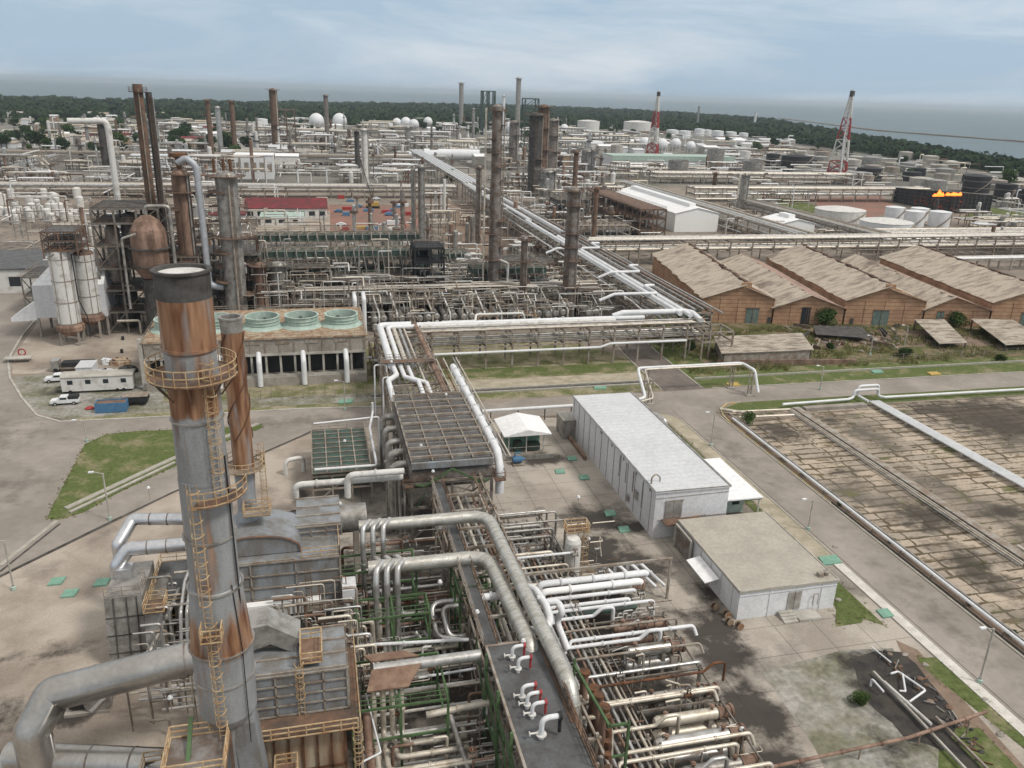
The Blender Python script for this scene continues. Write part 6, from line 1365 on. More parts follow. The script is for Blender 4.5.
column(478, 244, 165, 6, 'slim grey-brown column with a rusty platform near its top', 'cladding_dark', plats=3)
column(472, 244, 216, 4, 'small paired grey vessel beside the slim column', 'cladding_dull', plats=0); column(467, 246, 222, 4.5, 'short grey vessel beside the slim column', 'cladding_dull', plats=0)
# ================================================================ process unit behind the cooling tower
def airdeck(label, x0, x1, y0, y1, z, nb, m='teal_steel', legs=True, group='air cooler decks'):
    t = T('air_cooler', label, 'air cooler', group, at=((x0+x1)/2, (y0+y1)/2, 0))
    zs = [z*.36, z*.7, z]
    frame_mb(x0, x1, y0, y1, zs, nb, 1, .35, True).build('steel_frame', 'grey_steel', t)
    MB().box(x0, y0+.1, z+.2, x1, y1-.1, z+1.7).build('plenum', m, t)
    MB().box(x0-.2, y0-.1, z*.7, x1+.2, y1+.1, z*.7+.5).build('plenum', m, t)
    fb = MB()
    for i in range(nb*2): x = x0+(x1-x0)*(i+.5)/(nb*2); fb.lathe((x, (y0+y1)/2, z+1.7), [(min(2, (x1-x0)/nb/4.4), 0), (min(1.9, (x1-x0)/nb/4.6), .6)], 12)
    fb.build('fan_ring', 'mid_steel', t)
    rail(MB(), [(x0, y0, z+1.7), (x1, y0, z+1.7), (x1, y1, z+1.7), (x0, y1, z+1.7)], closed=True, w=.1, step=2.5, h=1.3).build('railing', 'mid_steel', t)
    cb_ = MB()
    for i in range(nb*2):
        x = x0+(x1-x0)*(i+.5)/(nb*2); cb_.tube([(x, y0-.4, z+2.6), (x, y0-.8, z+1.2), (x+.8, y0-.8, z*.75), (x+.8, y0-.8, z*.45)], .22, 6, bend=.6)
    cb_.build('header_pipe', 'cladding_dull', t)
    return t
airdeck('long dark green air cooler deck behind the cooling tower vessels', -14, 33, 232, 240, 15, 9); airdeck('rear dark green air cooler deck, seen above the long one', -16, 31, 244, 251, 17.5, 9)
airdeck('green air cooler deck between the two tall columns', 44, 66, 226, 234, 10.5, 4); airdeck('small green air cooler deck right of the slim twin columns', 38, 50, 262, 272, 8, 3)
structure('steel_structure', 'soot-black open steel tower at the end of the long air cooler deck', 'steel structure', 27, 35, 222, 232, [5, 10, 15, 19], 2, 2, 'black_paint', .4, rails='black_paint', deckm='black_paint')
structure('steel_structure', 'dark steel bay under the air cooler deck behind the ribbed vessel', 'steel structure', -5, 12, 224, 231, [5, 10], 4, 1, 'grey_steel', .3, rails='mid_steel', deckm='grime')
structure('steel_structure', 'dark steel bay under the air cooler deck at its middle', 'steel structure', 13, 26, 224, 231, [5, 10], 3, 1, 'grey_steel', .3, rails='mid_steel', deckm='grime')
structure('steel_structure', 'low steel bay right of the stout grey column', 'steel structure', 72, 79, 214, 232, [4, 8], 2, 3, 'mid_steel', .3, rails='mid_steel', deckm='grime')
t = rack('long lateral pipe rack running behind the front exchangers and columns', 216.5, 221.5, -6, 79, [5.5, 8.6], 16, 'mid_steel', .35, axis='x')
for k in range(10): pipe([(-6, 216.9+.5*k, 9.1 if k % 2 else 6), (79, 216.9+.5*k, 9.1 if k % 2 else 6)], (.16, .22, .28)[k % 3], ('cladding_dull', 'pale_pipe', 'mid_steel')[k % 3], 'pipe lying on the lateral rack behind the exchangers', 'pipes on the lateral rack', n=7, order='y')
proto = None; cnt = 0
xs_ = [14.5+2.35*i for i in range(27)]
for i, x in enumerate(xs_):
    if 47.6 < x < 52 or 67.4 < x < 71.2: continue
    y = 210+((i*7) % 5)*.35
    if proto is None:
        t = T('heat_exchanger', 'round-ended exchanger stack in the row before the lateral rack', 'heat exchanger', 'exchangers before the lateral rack', at=(0, 0, 0))
        for k in range(2):
            s = MB().lathe((0, 0, 1.5+k*1.9), [(0, -3.3), (.55, -3.25), (.85, -3.1), (.85, -2.9), (.72, -2.9), (.72, 3.5), (.4, 3.9), (0, 4)], 14, axis='y').build('shell', 'cladding', t)
            MB().tube([(0, -2.2, 1.5+k*1.9), (0, -2.2, 2.9+k*1.9)], .2, 8).build('nozzle', 'mid_steel', s)
        MB().box(-.5, -2, 0, .5, -1.6, .9).box(-.5, 2, 0, .5, 2.4, .9).build('support', 'concrete', t)
        proto = t
    else:
        t = copy_tree(proto); t['label'] = 'round-ended exchanger stack in the row before the lateral rack'; REG.append((t, None, 'x'))
    t.location = (x, y, 0)
    for j in range(len(REG)):
        if REG[j][0] is t: REG[j] = (t, (x, y, 0), 'x')
    if i % 2 == 0:
        pipe([(x+.3, 217.5, 8.2), (x+.2, 214.6, 7.6), (x+1.2, 210.6, 4.6), (x+1.2, 208, 4.2), (x+1.2, 208, 1)], .27, r5.choice(('white_worn', 'cladding', 'pale_pipe')), 'pale pipe slanting from the lateral rack down to an exchanger', 'slanting pipes at the exchanger row', bend=.7, n=8)
    else:
        pipe([(x+.2, 216, 0.3), (x+.2, 216, r5.uniform(5, 8))], .2, r5.choice(('cladding_dull', 'mid_steel', 'pale_pipe')), 'upright pipe behind the exchanger row', 'uprights behind the exchanger row', n=7)
for x in (9.4, 11.7): pipe([(x, 205, .2), (x, 205, 9.5), (x, 208, 10.3)], .55, 'white_paint', 'bright white riser of a pair beside the cooling tower', 'pair of bright white risers', bend=1, n=12)
for (xa, ya) in ((42, 207), (53, 206.5)):
    structure('service_platform', 'small concrete-coloured platform at the foot of the tall columns', 'platform', xa, xa+5, ya, ya+5, [3.4], 1, 1, 'panel_tan', .35, deckm='plate_rust', brace=False)
for i in range(40):
    x = r5.uniform(-12, 78); y = r5.uniform(222, 252); h = r5.uniform(8, 21) if x < 34 else r5.uniform(5, 13)
    pipe([(x, y, 0), (x, y, h), (x+r5.choice((-1, 1))*r5.uniform(1, 5), y, h)], r5.choice((.12, .18, .25)), r5.choice(('cladding', 'cladding_dull', 'pale_pipe', 'mid_steel')), 'thin pipe standing up through the process unit steelwork', 'thin uprights in the middle process unit', bend=.5, n=6)
for i in range(14):
    x = -8+i*6.2+r5.uniform(-1, 1); y = r5.choice((223, 227, 238)); z = r5.choice((1.8, 6.5, 11.5) if x < 32 else (1.8, 5))
    t = T('horizontal_vessel', 'small horizontal drum inside the middle process unit', 'vessel', 'drums inside the middle unit', at=(x, y, 0))
    MB().lathe((x, y, z), [(0, -2.3), (.7, -2), (.95, -1.5), (.95, 1.5), (.7, 2), (0, 2.3)], 12, axis='x').build('shell', r5.choice(('white_worn', 'cladding', 'cladding_dull')), t)
    MB().box(x-1.2, y-.6, z-1.6, x-.9, y+.6, z-.7).box(x+.9, y-.6, z-1.6, x+1.2, y+.6, z-.7).build('saddle', 'concrete', t)
# ================================================================ pipe bridge
rack('long pipe bridge crossing in front of the exchanger row, legs standing on the verge', 173.6, 180.6, 18.5, 93, [5.2, 8.2], 12, 'mid_steel', .4, axis='x')
for k, (y, z, r, mm, xa, xb) in enumerate(((180, 9.2, .6, 'white_paint', 21, 78), (178.6, 9.1, .5, 'white_worn', 22, 70), (177.3, 9, .38, 'cladding', 19, 92), (176.2, 8.9, .3, 'cladding_dull', 19, 92), (175.2, 8.9, .26, 'pale_pipe', 19, 92), (174.2, 9, .2, 'mid_steel', 19, 93), (179.5, 6, .4, 'cladding', 19, 92), (178.2, 5.9, .35, 'cladding_dull', 19, 92), (176.8, 5.9, .3, 'pale_pipe', 19, 92), (175.6, 5.8, .25, 'cladding_dull', 19, 92), (174.4, 5.8, .2, 'cladding_dark', 19, 92))):
    pipe([(xa, y, z), (xb, y, z)], r, mm, 'long pipe resting on the pipe bridge', 'pipes on the pipe bridge', n=12, order='y')
pipe([(8, 173.2, 4.0), (64.5, 173.0, 4.2), (67, 173.0, 5), (86.5, 173.0, 5)], .3, 'white_paint', 'white pipe slung low along the front of the pipe bridge', bend=.8)
pipe([(19, 173.4, 10.2), (92, 173.4, 10.2)], .1, 'mid_steel', 'thin top line along the front edge of the pipe bridge')
pipe([(28, 181, 9.4), (36, 181, 9.4), (36.5, 183, 10.4), (48, 183, 10.4), (48.4, 183, 9)], .3, 'white_worn', 'white looped pipe behind the left half of the pipe bridge')
zz = 10.4
pipe([(70, 180.4, zz-.8), (72.5, 180.4, zz), (88.5, 180, zz), (90, 178.4, zz), (90.5, 174, zz-1)], .68, 'white_paint', 'fat white pipe lying across the right end of the pipe bridge', bend=1.5, n=14)
structure('steel_stand', 'open steel frame at the right end of the pipe bridge', 'steel frame', 90, 98, 171.5, 178, [4.8, 7.2], 1, 1, 'mid_steel', .4, decks=False, brace=False)
# ================================================================ great depth-running rack
rack('great pipe rack running away from the bridge far into the refinery', 84.8, 97.2, 182, 470, [5, 9.2], 34, 'mid_steel', .4)
rack('continuation of the great pipe rack toward the distant tanks', 86, 96, 478, 740, [9.2], 16, 'mid_steel', .6, brace=False)
for k, (x, z, r, mm, ya, yb) in enumerate(((85.3, 10.3, .35, 'cladding', 182, 470), (86.6, 10.4, .62, 'white_paint', 178, 330), (88.4, 10.4, .62, 'white_paint', 176, 290), (90.0, 10.2, .3, 'cladding_dull', 182, 470), (91.3, 10.2, .4, 'cladding_dark', 190, 470), (92.6, 10.1, .3, 'cladding', 182, 400), (93.8, 10.2, .5, 'white_paint', 300, 470), (94.9, 10.1, .3, 'cladding_dull', 182, 470), (96.0, 10.2, .35, 'rust_brown', 182, 330), (96.9, 10.1, .25, 'cladding_dull', 182, 470), (86.9, 6.1, .4, 'cladding', 182, 470), (89, 6.1, .45, 'cladding_dull', 182, 470), (91, 6, .4, 'pale_pipe', 182, 470), (93.2, 6, .4, 'cladding', 182, 470), (95.4, 6, .4, 'cladding_dull', 182, 470), (88.3, 10.3, .7, 'white_paint', 330, 470), (86.3, 10.3, .6, 'white_worn', 380, 470))):
    pipe([(x, ya, z), (x, yb, z)], r, mm, 'long pipe running away on the great pipe rack', 'pipes on the great rack', n=10)
for k in range(5): pipe([(86.8+k*2.1, 474, 10.6), (86.8+k*2.1, 745, 10.6)], .55, 'white_paint', 'white pipe of the distant part of the great rack', 'distant pipes of the great rack', n=7)
for k, (y, xa, xb) in enumerate(((196, 80, 88), (223, 89, 94), (262, 84, 95))):
    pipe([(xa-8, y, 9.6), (xa-8+4, y, 11.2), (xb, y, 11.2), (xb, y+9, 11.2), (xb+3, y+9, 11.2)], .42, 'white_paint', 'white pipe bending across the top of the great rack', 'white bends over the great rack', bend=1, order='y')
pipe([(99.2, 180, 9.6), (99.2, 300, 9.8)], .22, 'cladding', 'slim rail-like pipe along the right edge of the great rack')
pipe([(81.5, 186, 8), (83, 200, 8), (83, 330, 8.4)], .22, 'white_worn', 'slim pale pipe along the left edge of the great rack')
structure('steel_structure', 'green shaded stair block under the great rack beside the road', 'steel structure', 92, 97, 184, 190, [4, 8], 1, 1, 'teal_steel', .35, decks=True, deckm='teal_steel')
# ================================================================ brick warehouses
WA = RD(-10.5); O_ = V3(106.5, 205.0, 0); ex = V3(math.cos(WA), math.sin(WA), 0); ey = V3(-math.sin(WA), math.cos(WA), 0)
def WP(s_, d, z): return O_+ex*s_+ey*d+V3(0, 0, z)
mat('shed_roof', (.45, .385, .31), .9, col2=(.25, .21, .175), sc=.55, lo=.36, hi=.54, spec=.1, fine=.2, stretch=(.3, .9, 1), rot=RD(-10.5))
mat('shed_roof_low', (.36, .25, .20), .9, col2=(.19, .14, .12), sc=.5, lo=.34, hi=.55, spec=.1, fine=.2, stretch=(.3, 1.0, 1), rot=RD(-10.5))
for nm_ in ('shed_roof', 'shed_roof_low'): coursed(nm_, 2.6, (.16, .13, .105), axis=1, w=.09, k=.45); add_stains(nm_, [(110+r5.uniform(0, 100), 205+r5.uniform(0, 60), r5.uniform(5, 12), r5.uniform(3, 6), .8) for _ in range(11)], (.15, .12, .10), .8)
# (start, width, eave, ridge, ridge position, depth, step)
wh = [(0.0, 20.5, 7.4, 11.3, .58, 66, 'wide brick warehouse nearest the great pipe rack', (.62, .80)), (20.5, 21, 4.9, 8.6, .5, 62, 'second brick warehouse, with a small dark door', (.4, .52)),
      (41.5, 23.5, 7.4, 11.6, .52, 66, 'third brick warehouse with a tall green door', (.36, .56)), (65, 20, 5.0, 8.9, .42, 64, 'fourth brick warehouse half hidden by bushes', (.2, .3)), (85, 26, 7.6, 12, .5, 68, 'rightmost brick warehouse with a green door', (.36, .58))]
for i, (s0, w, ze, zr, fr, dp, lab, dr_) in enumerate(wh):
    t = T('brick_warehouse', lab, 'warehouse', at=WP(s0+w/2, 0, 0)); rp_ = s0+w*fr
    front = [WP(s0, 0, 0), WP(s0+w, 0, 0), WP(s0+w, 0, ze), WP(rp_, 0, zr), WP(s0, 0, ze)]
    back = [p+ey*dp for p in front]
    MB().add(front+back, [(0, 1, 2, 3, 4), (9, 8, 7, 6, 5), (0, 4, 9, 5), (1, 6, 7, 2)]).build('wall', 'brick', t)
    jb = MB()
    for k in range(5): q = s0+w*k/4; jb.bar(WP(q, -.05, 0), WP(q, -.05, ze), .35, .1)
    jb.build('brick_course', 'brick', t)
    # two slopes, the left one raised along the ridge as a ragged clerestory
    for side in (0, 1):
        ns = 30; rb_ = MB(); v = []; f = []
        e0, e1 = (s0-.6, ze-.1) if side == 0 else (s0+w+.6, ze-.1)
        r0, r1 = (rp_+.1, zr+.15) if side == 0 else (rp_-.0, zr-(.0 if i % 2 else .75))
        for k in range(ns+1):
            d = -.8+(dp+1.2)*k/ns
            lift = r5.choice((0, 0, 0, -.1, .12)) if 0 < k < ns else 0
            out_ = r5.choice((0, 0, .2, -.6, -1.1)) if 0 < k < ns else 0
            v += [WP(e0+out_*.6, d, e1), WP((e0+r0)/2, d, (e1+r1)/2+r5.uniform(-.02, .02)), WP(r0+out_, d, r1+lift)]
        v += [p-V3(0, 0, .14) for p in v[:]]; m0 = (ns+1)*3
        for k in range(ns):
            for j in range(2):
                a = k*3+j; q = (a, a+1, a+4, a+3) if side == 0 else (a+1, a, a+3, a+4)
                f.append(q); f.append(tuple(x+m0 for x in q[::-1]))
            for j in (0, 2): a = k*3+j; f.append((a, a+3, a+3+m0, a+m0))
        f += [(0, 1, 1+m0, m0), (1, 2, 2+m0, 1+m0)]
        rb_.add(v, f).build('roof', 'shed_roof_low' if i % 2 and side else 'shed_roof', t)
    if i in (0, 2, 4):
        cs = MB(); ns = 26
        for k in range(ns):
            d = dp*k/ns; h_ = r5.uniform(.5, 1.3); cs.bar(WP(rp_+.7, d, zr-.1), WP(rp_+.7, d+dp/ns*r5.uniform(.6, .98), zr-.1), .9, h_)
        cs.build('ridge_vent', 'rust_brown', t)
        MB().add([WP(rp_-1.4, -.25, zr-1.2), WP(rp_+1.4, -.25, zr-1.2), WP(rp_+1.4, -.25, zr+.55), WP(rp_-1.4, -.25, zr+.55), WP(rp_-1.4, .3, zr-1.2), WP(rp_+1.4, .3, zr-1.2), WP(rp_+1.4, .3, zr+.55), WP(rp_-1.4, .3, zr+.55)], [(0, 1, 2, 3), (7, 6, 5, 4), (3, 2, 6, 7), (0, 3, 7, 4), (1, 5, 6, 2)]).build('gable_cap', 'brick', t)
    da, db = s0+w*dr_[0], s0+w*dr_[1]; dh = 4.4 if i != 1 else 4.9
    v = [WP(da, -.12, 0), WP(db, -.12, 0), WP(db, -.12, dh), WP(da, -.12, dh)]; v += [p+ey*.1 for p in v]
    d_ = MB().add(v, [(0, 1, 2, 3), (0, 3, 7, 4), (1, 5, 6, 2), (3, 2, 6, 7)]).build('door', 'door_green' if i != 1 else 'dark_glass', t)
    MB().bar(WP((da+db)/2, -.16, 0), WP((da+db)/2, -.16, dh), .1).bar(WP(da-.1, -.14, dh+.1), WP(db+.1, -.14, dh+.1), .22).build('door_frame', 'rust_brown', d_)
    if i in (0, 2):
        for q in (.08, .93):
            a = s0+w*q; v = [WP(a, -.08, 0), WP(a+1.1, -.08, 0), WP(a+1.1, -.08, 2), WP(a, -.08, 2)]; MB().add(v, [(0, 1, 2, 3)]).build('side_door', 'grime', t)
# ruined sheds
mat('old_sheet', (.43, .385, .32), .9, col2=(.2, .165, .135), sc=.55, lo=.38, hi=.58, spec=.1, fine=.2, stretch=(.5, 1.4, 1)); coursed('old_sheet', 1.2, (.16, .135, .11), axis=0, w=.06, k=.5)
def lean(label, pts, z0, z1, m='old_sheet', open_=True):
    """roof sheet over corner posts: pts = 4 ground corners, heights z0 front, z1 rear"""
    P = [G(*p) for p in pts]; c = sum(P, V3(0, 0, 0))/4
    t = T('ruined_shed', label, 'shed', 'ruined sheds in front of the brick warehouses', at=c)
    zz = [z0, z0, z1, z1]; v = [V3(p.x, p.y, z) for p, z in zip(P, zz)]; v += [q-V3(0, 0, .15) for q in v]
    MB().add(v, [(0, 1, 2, 3), (7, 6, 5, 4), (0, 4, 5, 1), (1, 5, 6, 2), (2, 6, 7, 3), (3, 7, 4, 0)]).build('roof', m, t)
    pb = MB()
    for p, z in zip(P, zz): q = p.lerp(c, .06); pb.bar((q.x, q.y, 0), (q.x, q.y, z-.16), .25)
    pb.build('post', 'grime', t)
    if not open_:
        q = [p.lerp(c, .05) for p in P]; wb = MB()
        for a, b, za, zb in ((q[0], q[1], z0, z0), (q[1], q[2], z0, z1), (q[2], q[3], z1, z1), (q[3], q[0], z1, z0)):
            wb.add([(a.x, a.y, 0), (b.x, b.y, 0), (b.x, b.y, zb-.2), (a.x, a.y, za-.2)], [(0, 1, 2, 3)])
        wb.build('wall', 'mid_steel', t)
    return t
lean('low shed with a patchy pale roof left of the ruined yard', [(720, 366), (812, 362), (800, 346), (712, 350)], 3.2, 3.6, open_=False)
lean('tilted grey lean-to roof between the two bush clumps and the last warehouse', [(938, 350), (966, 349), (942, 330), (912, 330)], 1.8, 3.2); lean('tilted lean-to roof at the right edge before the last warehouse', [(1004, 352), (1050, 350), (1010, 331), (968, 330)], 2.0, 3.4)
lean('collapsed dark shed frame in the middle of the ruined yard', [(815, 340), (872, 344), (860, 333), (812, 332)], 1.6, 1.9, 'grime')
for i in range(40):
    q = G(r5.uniform(790, 910), r5.uniform(328, 353)); a_ = r5.uniform(0, 3.1); l_ = r5.uniform(1.5, 6)
    tag(MB().bar((q.x, q.y, .3), (q.x+math.cos(a_)*l_, q.y+math.sin(a_)*l_, .3+r5.uniform(0, 1.2)), .25, r5.choice((.2, .2, 1.0))).build('scrap_beam', r5.choice(('rust_brown', 'grime', 'mid_steel', 'concrete_pale'))), 'scrap beam or sheet lying in the ruined yard before the warehouses', 'rubble', 'scrap beams in the ruined yard')
for i in range(46):
    px, py = r5.uniform(795, 905), r5.uniform(327, 352); p = G(px, py)
    rock((p.x, p.y, 0), r5.uniform(.4, 1.1), r5.choice(('grime', 'dirt', 'rust_brown', 'mid_steel', 'concrete')), 'debris_lump', 'scrap lump in the ruined yard before the warehouses', 'scrap in the ruined yard')
# wire fence lines
def fence(label, a, b, n, h=1.8, m='mid_steel'):
    A, B = G(*a), G(*b); t = T('fence', label, 'fence', None, at=A)
    pb = MB()
    for i in range(n+1): q = A.lerp(B, i/n); pb.bar(q, q+V3(0, 0, h), .12)
    pb.build('fence_post', m, t)
    wb = MB()
    for k in (.3, .6, .95): wb.bar(A+V3(0, 0, h*k), B+V3(0, 0, h*k), .035)
    wb.build('wire', m, t)
fence('post and wire fence along the verge of the right road', (700, 371), (1060, 352), 30); fence('post and wire fence between rail and road near the cooling tower', (250, 399), (398, 396), 14)
tag(MB().bar((93, 168.6, .6), (128, 164, .6), .5, 1.2).build('low_wall', 'rust_vessel'), 'low crumbling wall before the ruined sheds', 'low wall')
# ================================================================ vegetation
r7 = random.Random(21)
def crown_mesh(name, rx, rz, n, leaf, m, lobes=7, seed=1, zc=0):
    q = random.Random(seed); L_ = [(q.uniform(-.5, .5)*rx, q.uniform(-.5, .5)*rx, zc+q.uniform(-.45, .5)*rz, q.uniform(.38, .62)) for _ in range(lobes)]+[(0, 0, zc, .7)]
    v = []; f = []
    for i in range(n):
        cx, cy, cz, s_ = q.choice(L_)
        while True:
            d = V3(q.uniform(-1, 1), q.uniform(-1, 1), q.uniform(-1, 1))
            if .05 < d.length <= 1: break
        d = d.normalized()*d.length**.4
        p = V3(cx+d.x*rx*s_, cy+d.y*rx*s_, cz+d.z*rz*s_)
        a = V3(q.uniform(-1, 1), q.uniform(-1, 1), q.uniform(-.6, .6)).normalized(); b = a.cross(V3(q.uniform(-1, 1), q.uniform(-1, 1), q.uniform(-1, 1))).normalized(); k = leaf*q.uniform(.6, 1.3)
        o = len(v); v += [p-a*k-b*k*.5, p+a*k-b*k*.5, p+a*k*.6+b*k*.7, p-a*k*.6+b*k*.7]; f.append((o, o+1, o+2, o+3))
    me = bpy.data.meshes.new(name); me.from_pydata(v, [], f); me.materials.append(MT[m]); return me
def trunk_mesh(h, r, spread=1):
    mb = MB().lathe((0, 0, 0), [(r*1.2, 0), (r, h*.3), (r*.7, h)], 8)
    for k in range(4): a = k*1.6+.3; mb.tube([(0, 0, h*.55), (math.cos(a)*spread*.5, math.sin(a)*spread*.5, h*.85), (math.cos(a)*spread, math.sin(a)*spread, h*1.2)], r*.35, 5, bend=.3)
    me = bpy.data.meshes.new('trunk'); me.from_pydata(mb.v, [], mb.f); me.materials.append(MT['trunk']); return me
BUSH = [crown_mesh('crown', 2.6, 2.3, 2200, .17, mm, lobes=11, seed=s_, zc=2.2) for s_, mm in ((1, 'leaf_light'), (2, 'leaf'))]
TREE = [crown_mesh('crown', 4.2, 3.6, 700, .5, mm, seed=s_, zc=6.2) for s_, mm in ((3, 'leaf'), (4, 'forest_leaf'), (5, 'leaf_light'))]
BT = trunk_mesh(1.2, .15, .8); TT = trunk_mesh(4.2, .28, 2)
def tree(p, label, group=None, sc=1, kind='tree', k=0, lib=None, tr=None):
    t = T(kind, label, 'tree' if kind == 'tree' else 'bush', group, at=p)
    for nm, me in (('crown', (lib or TREE)[k % len(lib or TREE)]), ('trunk', tr or TT)):
        o = bpy.data.objects.new(nm, me); COL.objects.link(o); o.parent = t
    t.scale = (sc, sc, sc*r7.uniform(.85, 1.1)); t.rotation_euler = (0, 0, r7.uniform(0, 6.28)); return t
for i, (px, py, s_) in enumerate(((825, 326, 1.35), (933, 324, 1.1), (955, 327, 1.3))): tree(G(px, py), ('round green bush before the second brick warehouse', 'smaller round bush at the fourth brick warehouse', 'larger round bush beside the fourth brick warehouse')[i], 'bushes before the warehouses', s_, 'bush', i, BUSH, BT)
for px, py, s_ in ((745, 360, .6), (770, 361, .5), (905, 357, .75), (830, 350, .5), (1000, 362, .5), (692, 350, .5), (800, 353, .5)): tree(G(px, py), 'low scrubby bush in the weeds before the ruined sheds', 'low scrub before the ruined sheds', s_, 'bush', 1, BUSH, BT)
tree(G(748, 424), 'small weed bush under the roadside pipe at the crossing corner', None, .55, 'bush', 0, BUSH, BT); tree(G(858, 704), 'small shrub beside the sump', None, .42, 'bush', 0, BUSH, BT)
tree(G(451, 186), 'round tree beside the distant pipe rack', None, 1.2, 'tree', 0)
for i in range(9): tree(V3(78.6+r7.uniform(-.2, 2.6)*0+r7.uniform(0, 1.2), 30+i*11+r7.uniform(-3, 3), 0), 'tiny weed tuft along the slab field edge', 'weed tufts along the slab field', .22, 'bush', i, BUSH, BT)
# tufts of weeds in the slab joints and verges: uncountable
mat('weed_green', (.11, .13, .045), .95, col2=(.17, .15, .07), sc=.3, spec=.03)
gm = MB(); gr = random.Random(4)
def tuft(x, y, s_):
    for _ in range(7):
        a = gr.uniform(0, 6.28); d = gr.uniform(0, s_*.8); px, py = x+math.cos(a)*d, y+math.sin(a)*d; h = s_*gr.uniform(.4, 1)
        gm.add([(px-s_*.13, py, .03), (px+s_*.13, py+.03, .03), (px+gr.uniform(-.3, .3)*s_, py+gr.uniform(-.3, .3)*s_, .03+h)], [(0, 1, 2)])
for _ in range(1600):
    x, y = gr.uniform(80, 150), gr.uniform(40, 138)
    if 92 < x < 96 or 112 < x < 116: continue
    if math.sin(x*.21)+math.sin(y*.13+x*.05) > .2: tuft(x, round(y/2.05)*2.05+gr.uniform(-.2, .2), gr.uniform(.2, .5))
for _ in range(3600):
    x = gr.uniform(84, 215); y = gr.uniform(162, 197)
    if math.sin(x*.3+y*.2)+math.sin(y*.5-x*.12) > -.2: tuft(x, y, gr.uniform(.4, 1.5))
for _, _, so_, bb in SHEETS:
    if so_.name.startswith('grass') and bb[2] < 200:
        vs_ = [v_.co for v_ in so_.data.vertices]
        for a, b in zip(vs_, vs_[1:]+vs_[:1]):
            n_ = int((b-a).length/.45)
            if n_ > 400: continue
            for i in range(n_): q = a.lerp(b, i/n_); tuft(q.x+gr.gauss(0, .28), q.y+gr.gauss(0, .28), gr.uniform(.12, .34))
o = gm.build('weeds', 'weed_green'); o['kind'] = 'stuff'
# coastal forest
def land_y(x, c=CW):
    for a, b in zip(c, c[1:]):
        if a.x <= x <= b.x: u = (x-a.x)/(b.x-a.x+1e-9); return a.y+(b.y-a.y)*u
    return None
fm = MB(); fr = random.Random(8)
def blob(p, r, h):
    n = 6
    for k in range(11):
        d = V3(fr.uniform(-1, 1), fr.uniform(-1, 1), fr.uniform(-.2, 1)).normalized(); c = V3(p[0], p[1], p[2]+h*.45)+V3(d.x*r*.75, d.y*r*.75, d.z*h*.5)
        a = d.orthogonal().normalized(); b = d.cross(a); s_ = r*fr.uniform(.35, .6)
        fm.add([c-a*s_-b*s_*.6, c+a*s_-b*s_*.5, c+b*s_*.9+d*.15*r], [(0, 1, 2)])
        fm.add([c+a*s_*.8+b*s_*.3, c-a*s_*.7+b*s_*.4+d*.1*r, c-b*s_*.9], [(0, 1, 2)])
fronts = [(-300, 123), (0, 119), (140, 119), (256, 123), (330, 126), (440, 128), (560, 129), (700, 132), (790, 143), (880, 156), (950, 166), (1024, 177), (1200, 208)]
def interp(tb, x):
    for (a, ya), (b, yb) in zip(tb, tb[1:]):
        if a <= x <= b: return ya+(yb-ya)*(x-a)/(b-a)
shore_px = [(x, y) for x, y in CO]
x = -120.0
while x < 1120:
    y1_, y0_ = interp(fronts, x), interp(shore_px, x)+1.0
    if y1_ is None or y0_ is None: break
    y = y1_
    while y > y0_:
        px = x+fr.uniform(-3, 3); q = G(px, y+fr.uniform(-.4, .4)); dist = PJ(q)[2]
        dens = .55 if px < 250 else 1
        if fr.random() < dens:
            s_ = max(4.5, dist*.0042)*fr.uniform(.8, 1.3); blob(q, s_*1.25, fr.uniform(7, 13)*(1 if dist < 1500 else 1.15))
        y -= max(.35, 5.2*1000/max(dist, 500)*.28)
    x += 3.3
o = fm.build('forest', 'forest_leaf'); o['kind'] = 'stuff'
# understorey so the wood closes up
for nm, (pa, pb) in (('woodland_floor', (fronts, shore_px)),):
    xs = list(range(-120, 1121, 40)); F_ = [G(x, interp(fronts, x)-.6) for x in xs]; B_ = [G(x, interp(shore_px, x)+.35) for x in xs]
    mb = MB()
    for i in range(len(xs)-1): mb.add([F_[i]+V3(0, 0, .5), F_[i+1]+V3(0, 0, .5), B_[i+1]+V3(0, 0, .5), B_[i]+V3(0, 0, .5)], [(0, 1, 2, 3)])
    S(nm, mb, 'forest_leaf')
for i in range(130):
    px = fr.uniform(0, 1024) if i < 60 else fr.uniform(0, 260); lo = interp(fronts, px); py = lo+fr.uniform(2, 26)*(1.5 if px < 250 else .7); tree(G(px, py), 'distant dark tree standing among the far buildings' if i < 60 else 'dark tree of the leafy town at the far left', 'far trees among the buildings' if i < 60 else 'trees of the far left town', fr.uniform(.9, 1.7), 'tree', i)
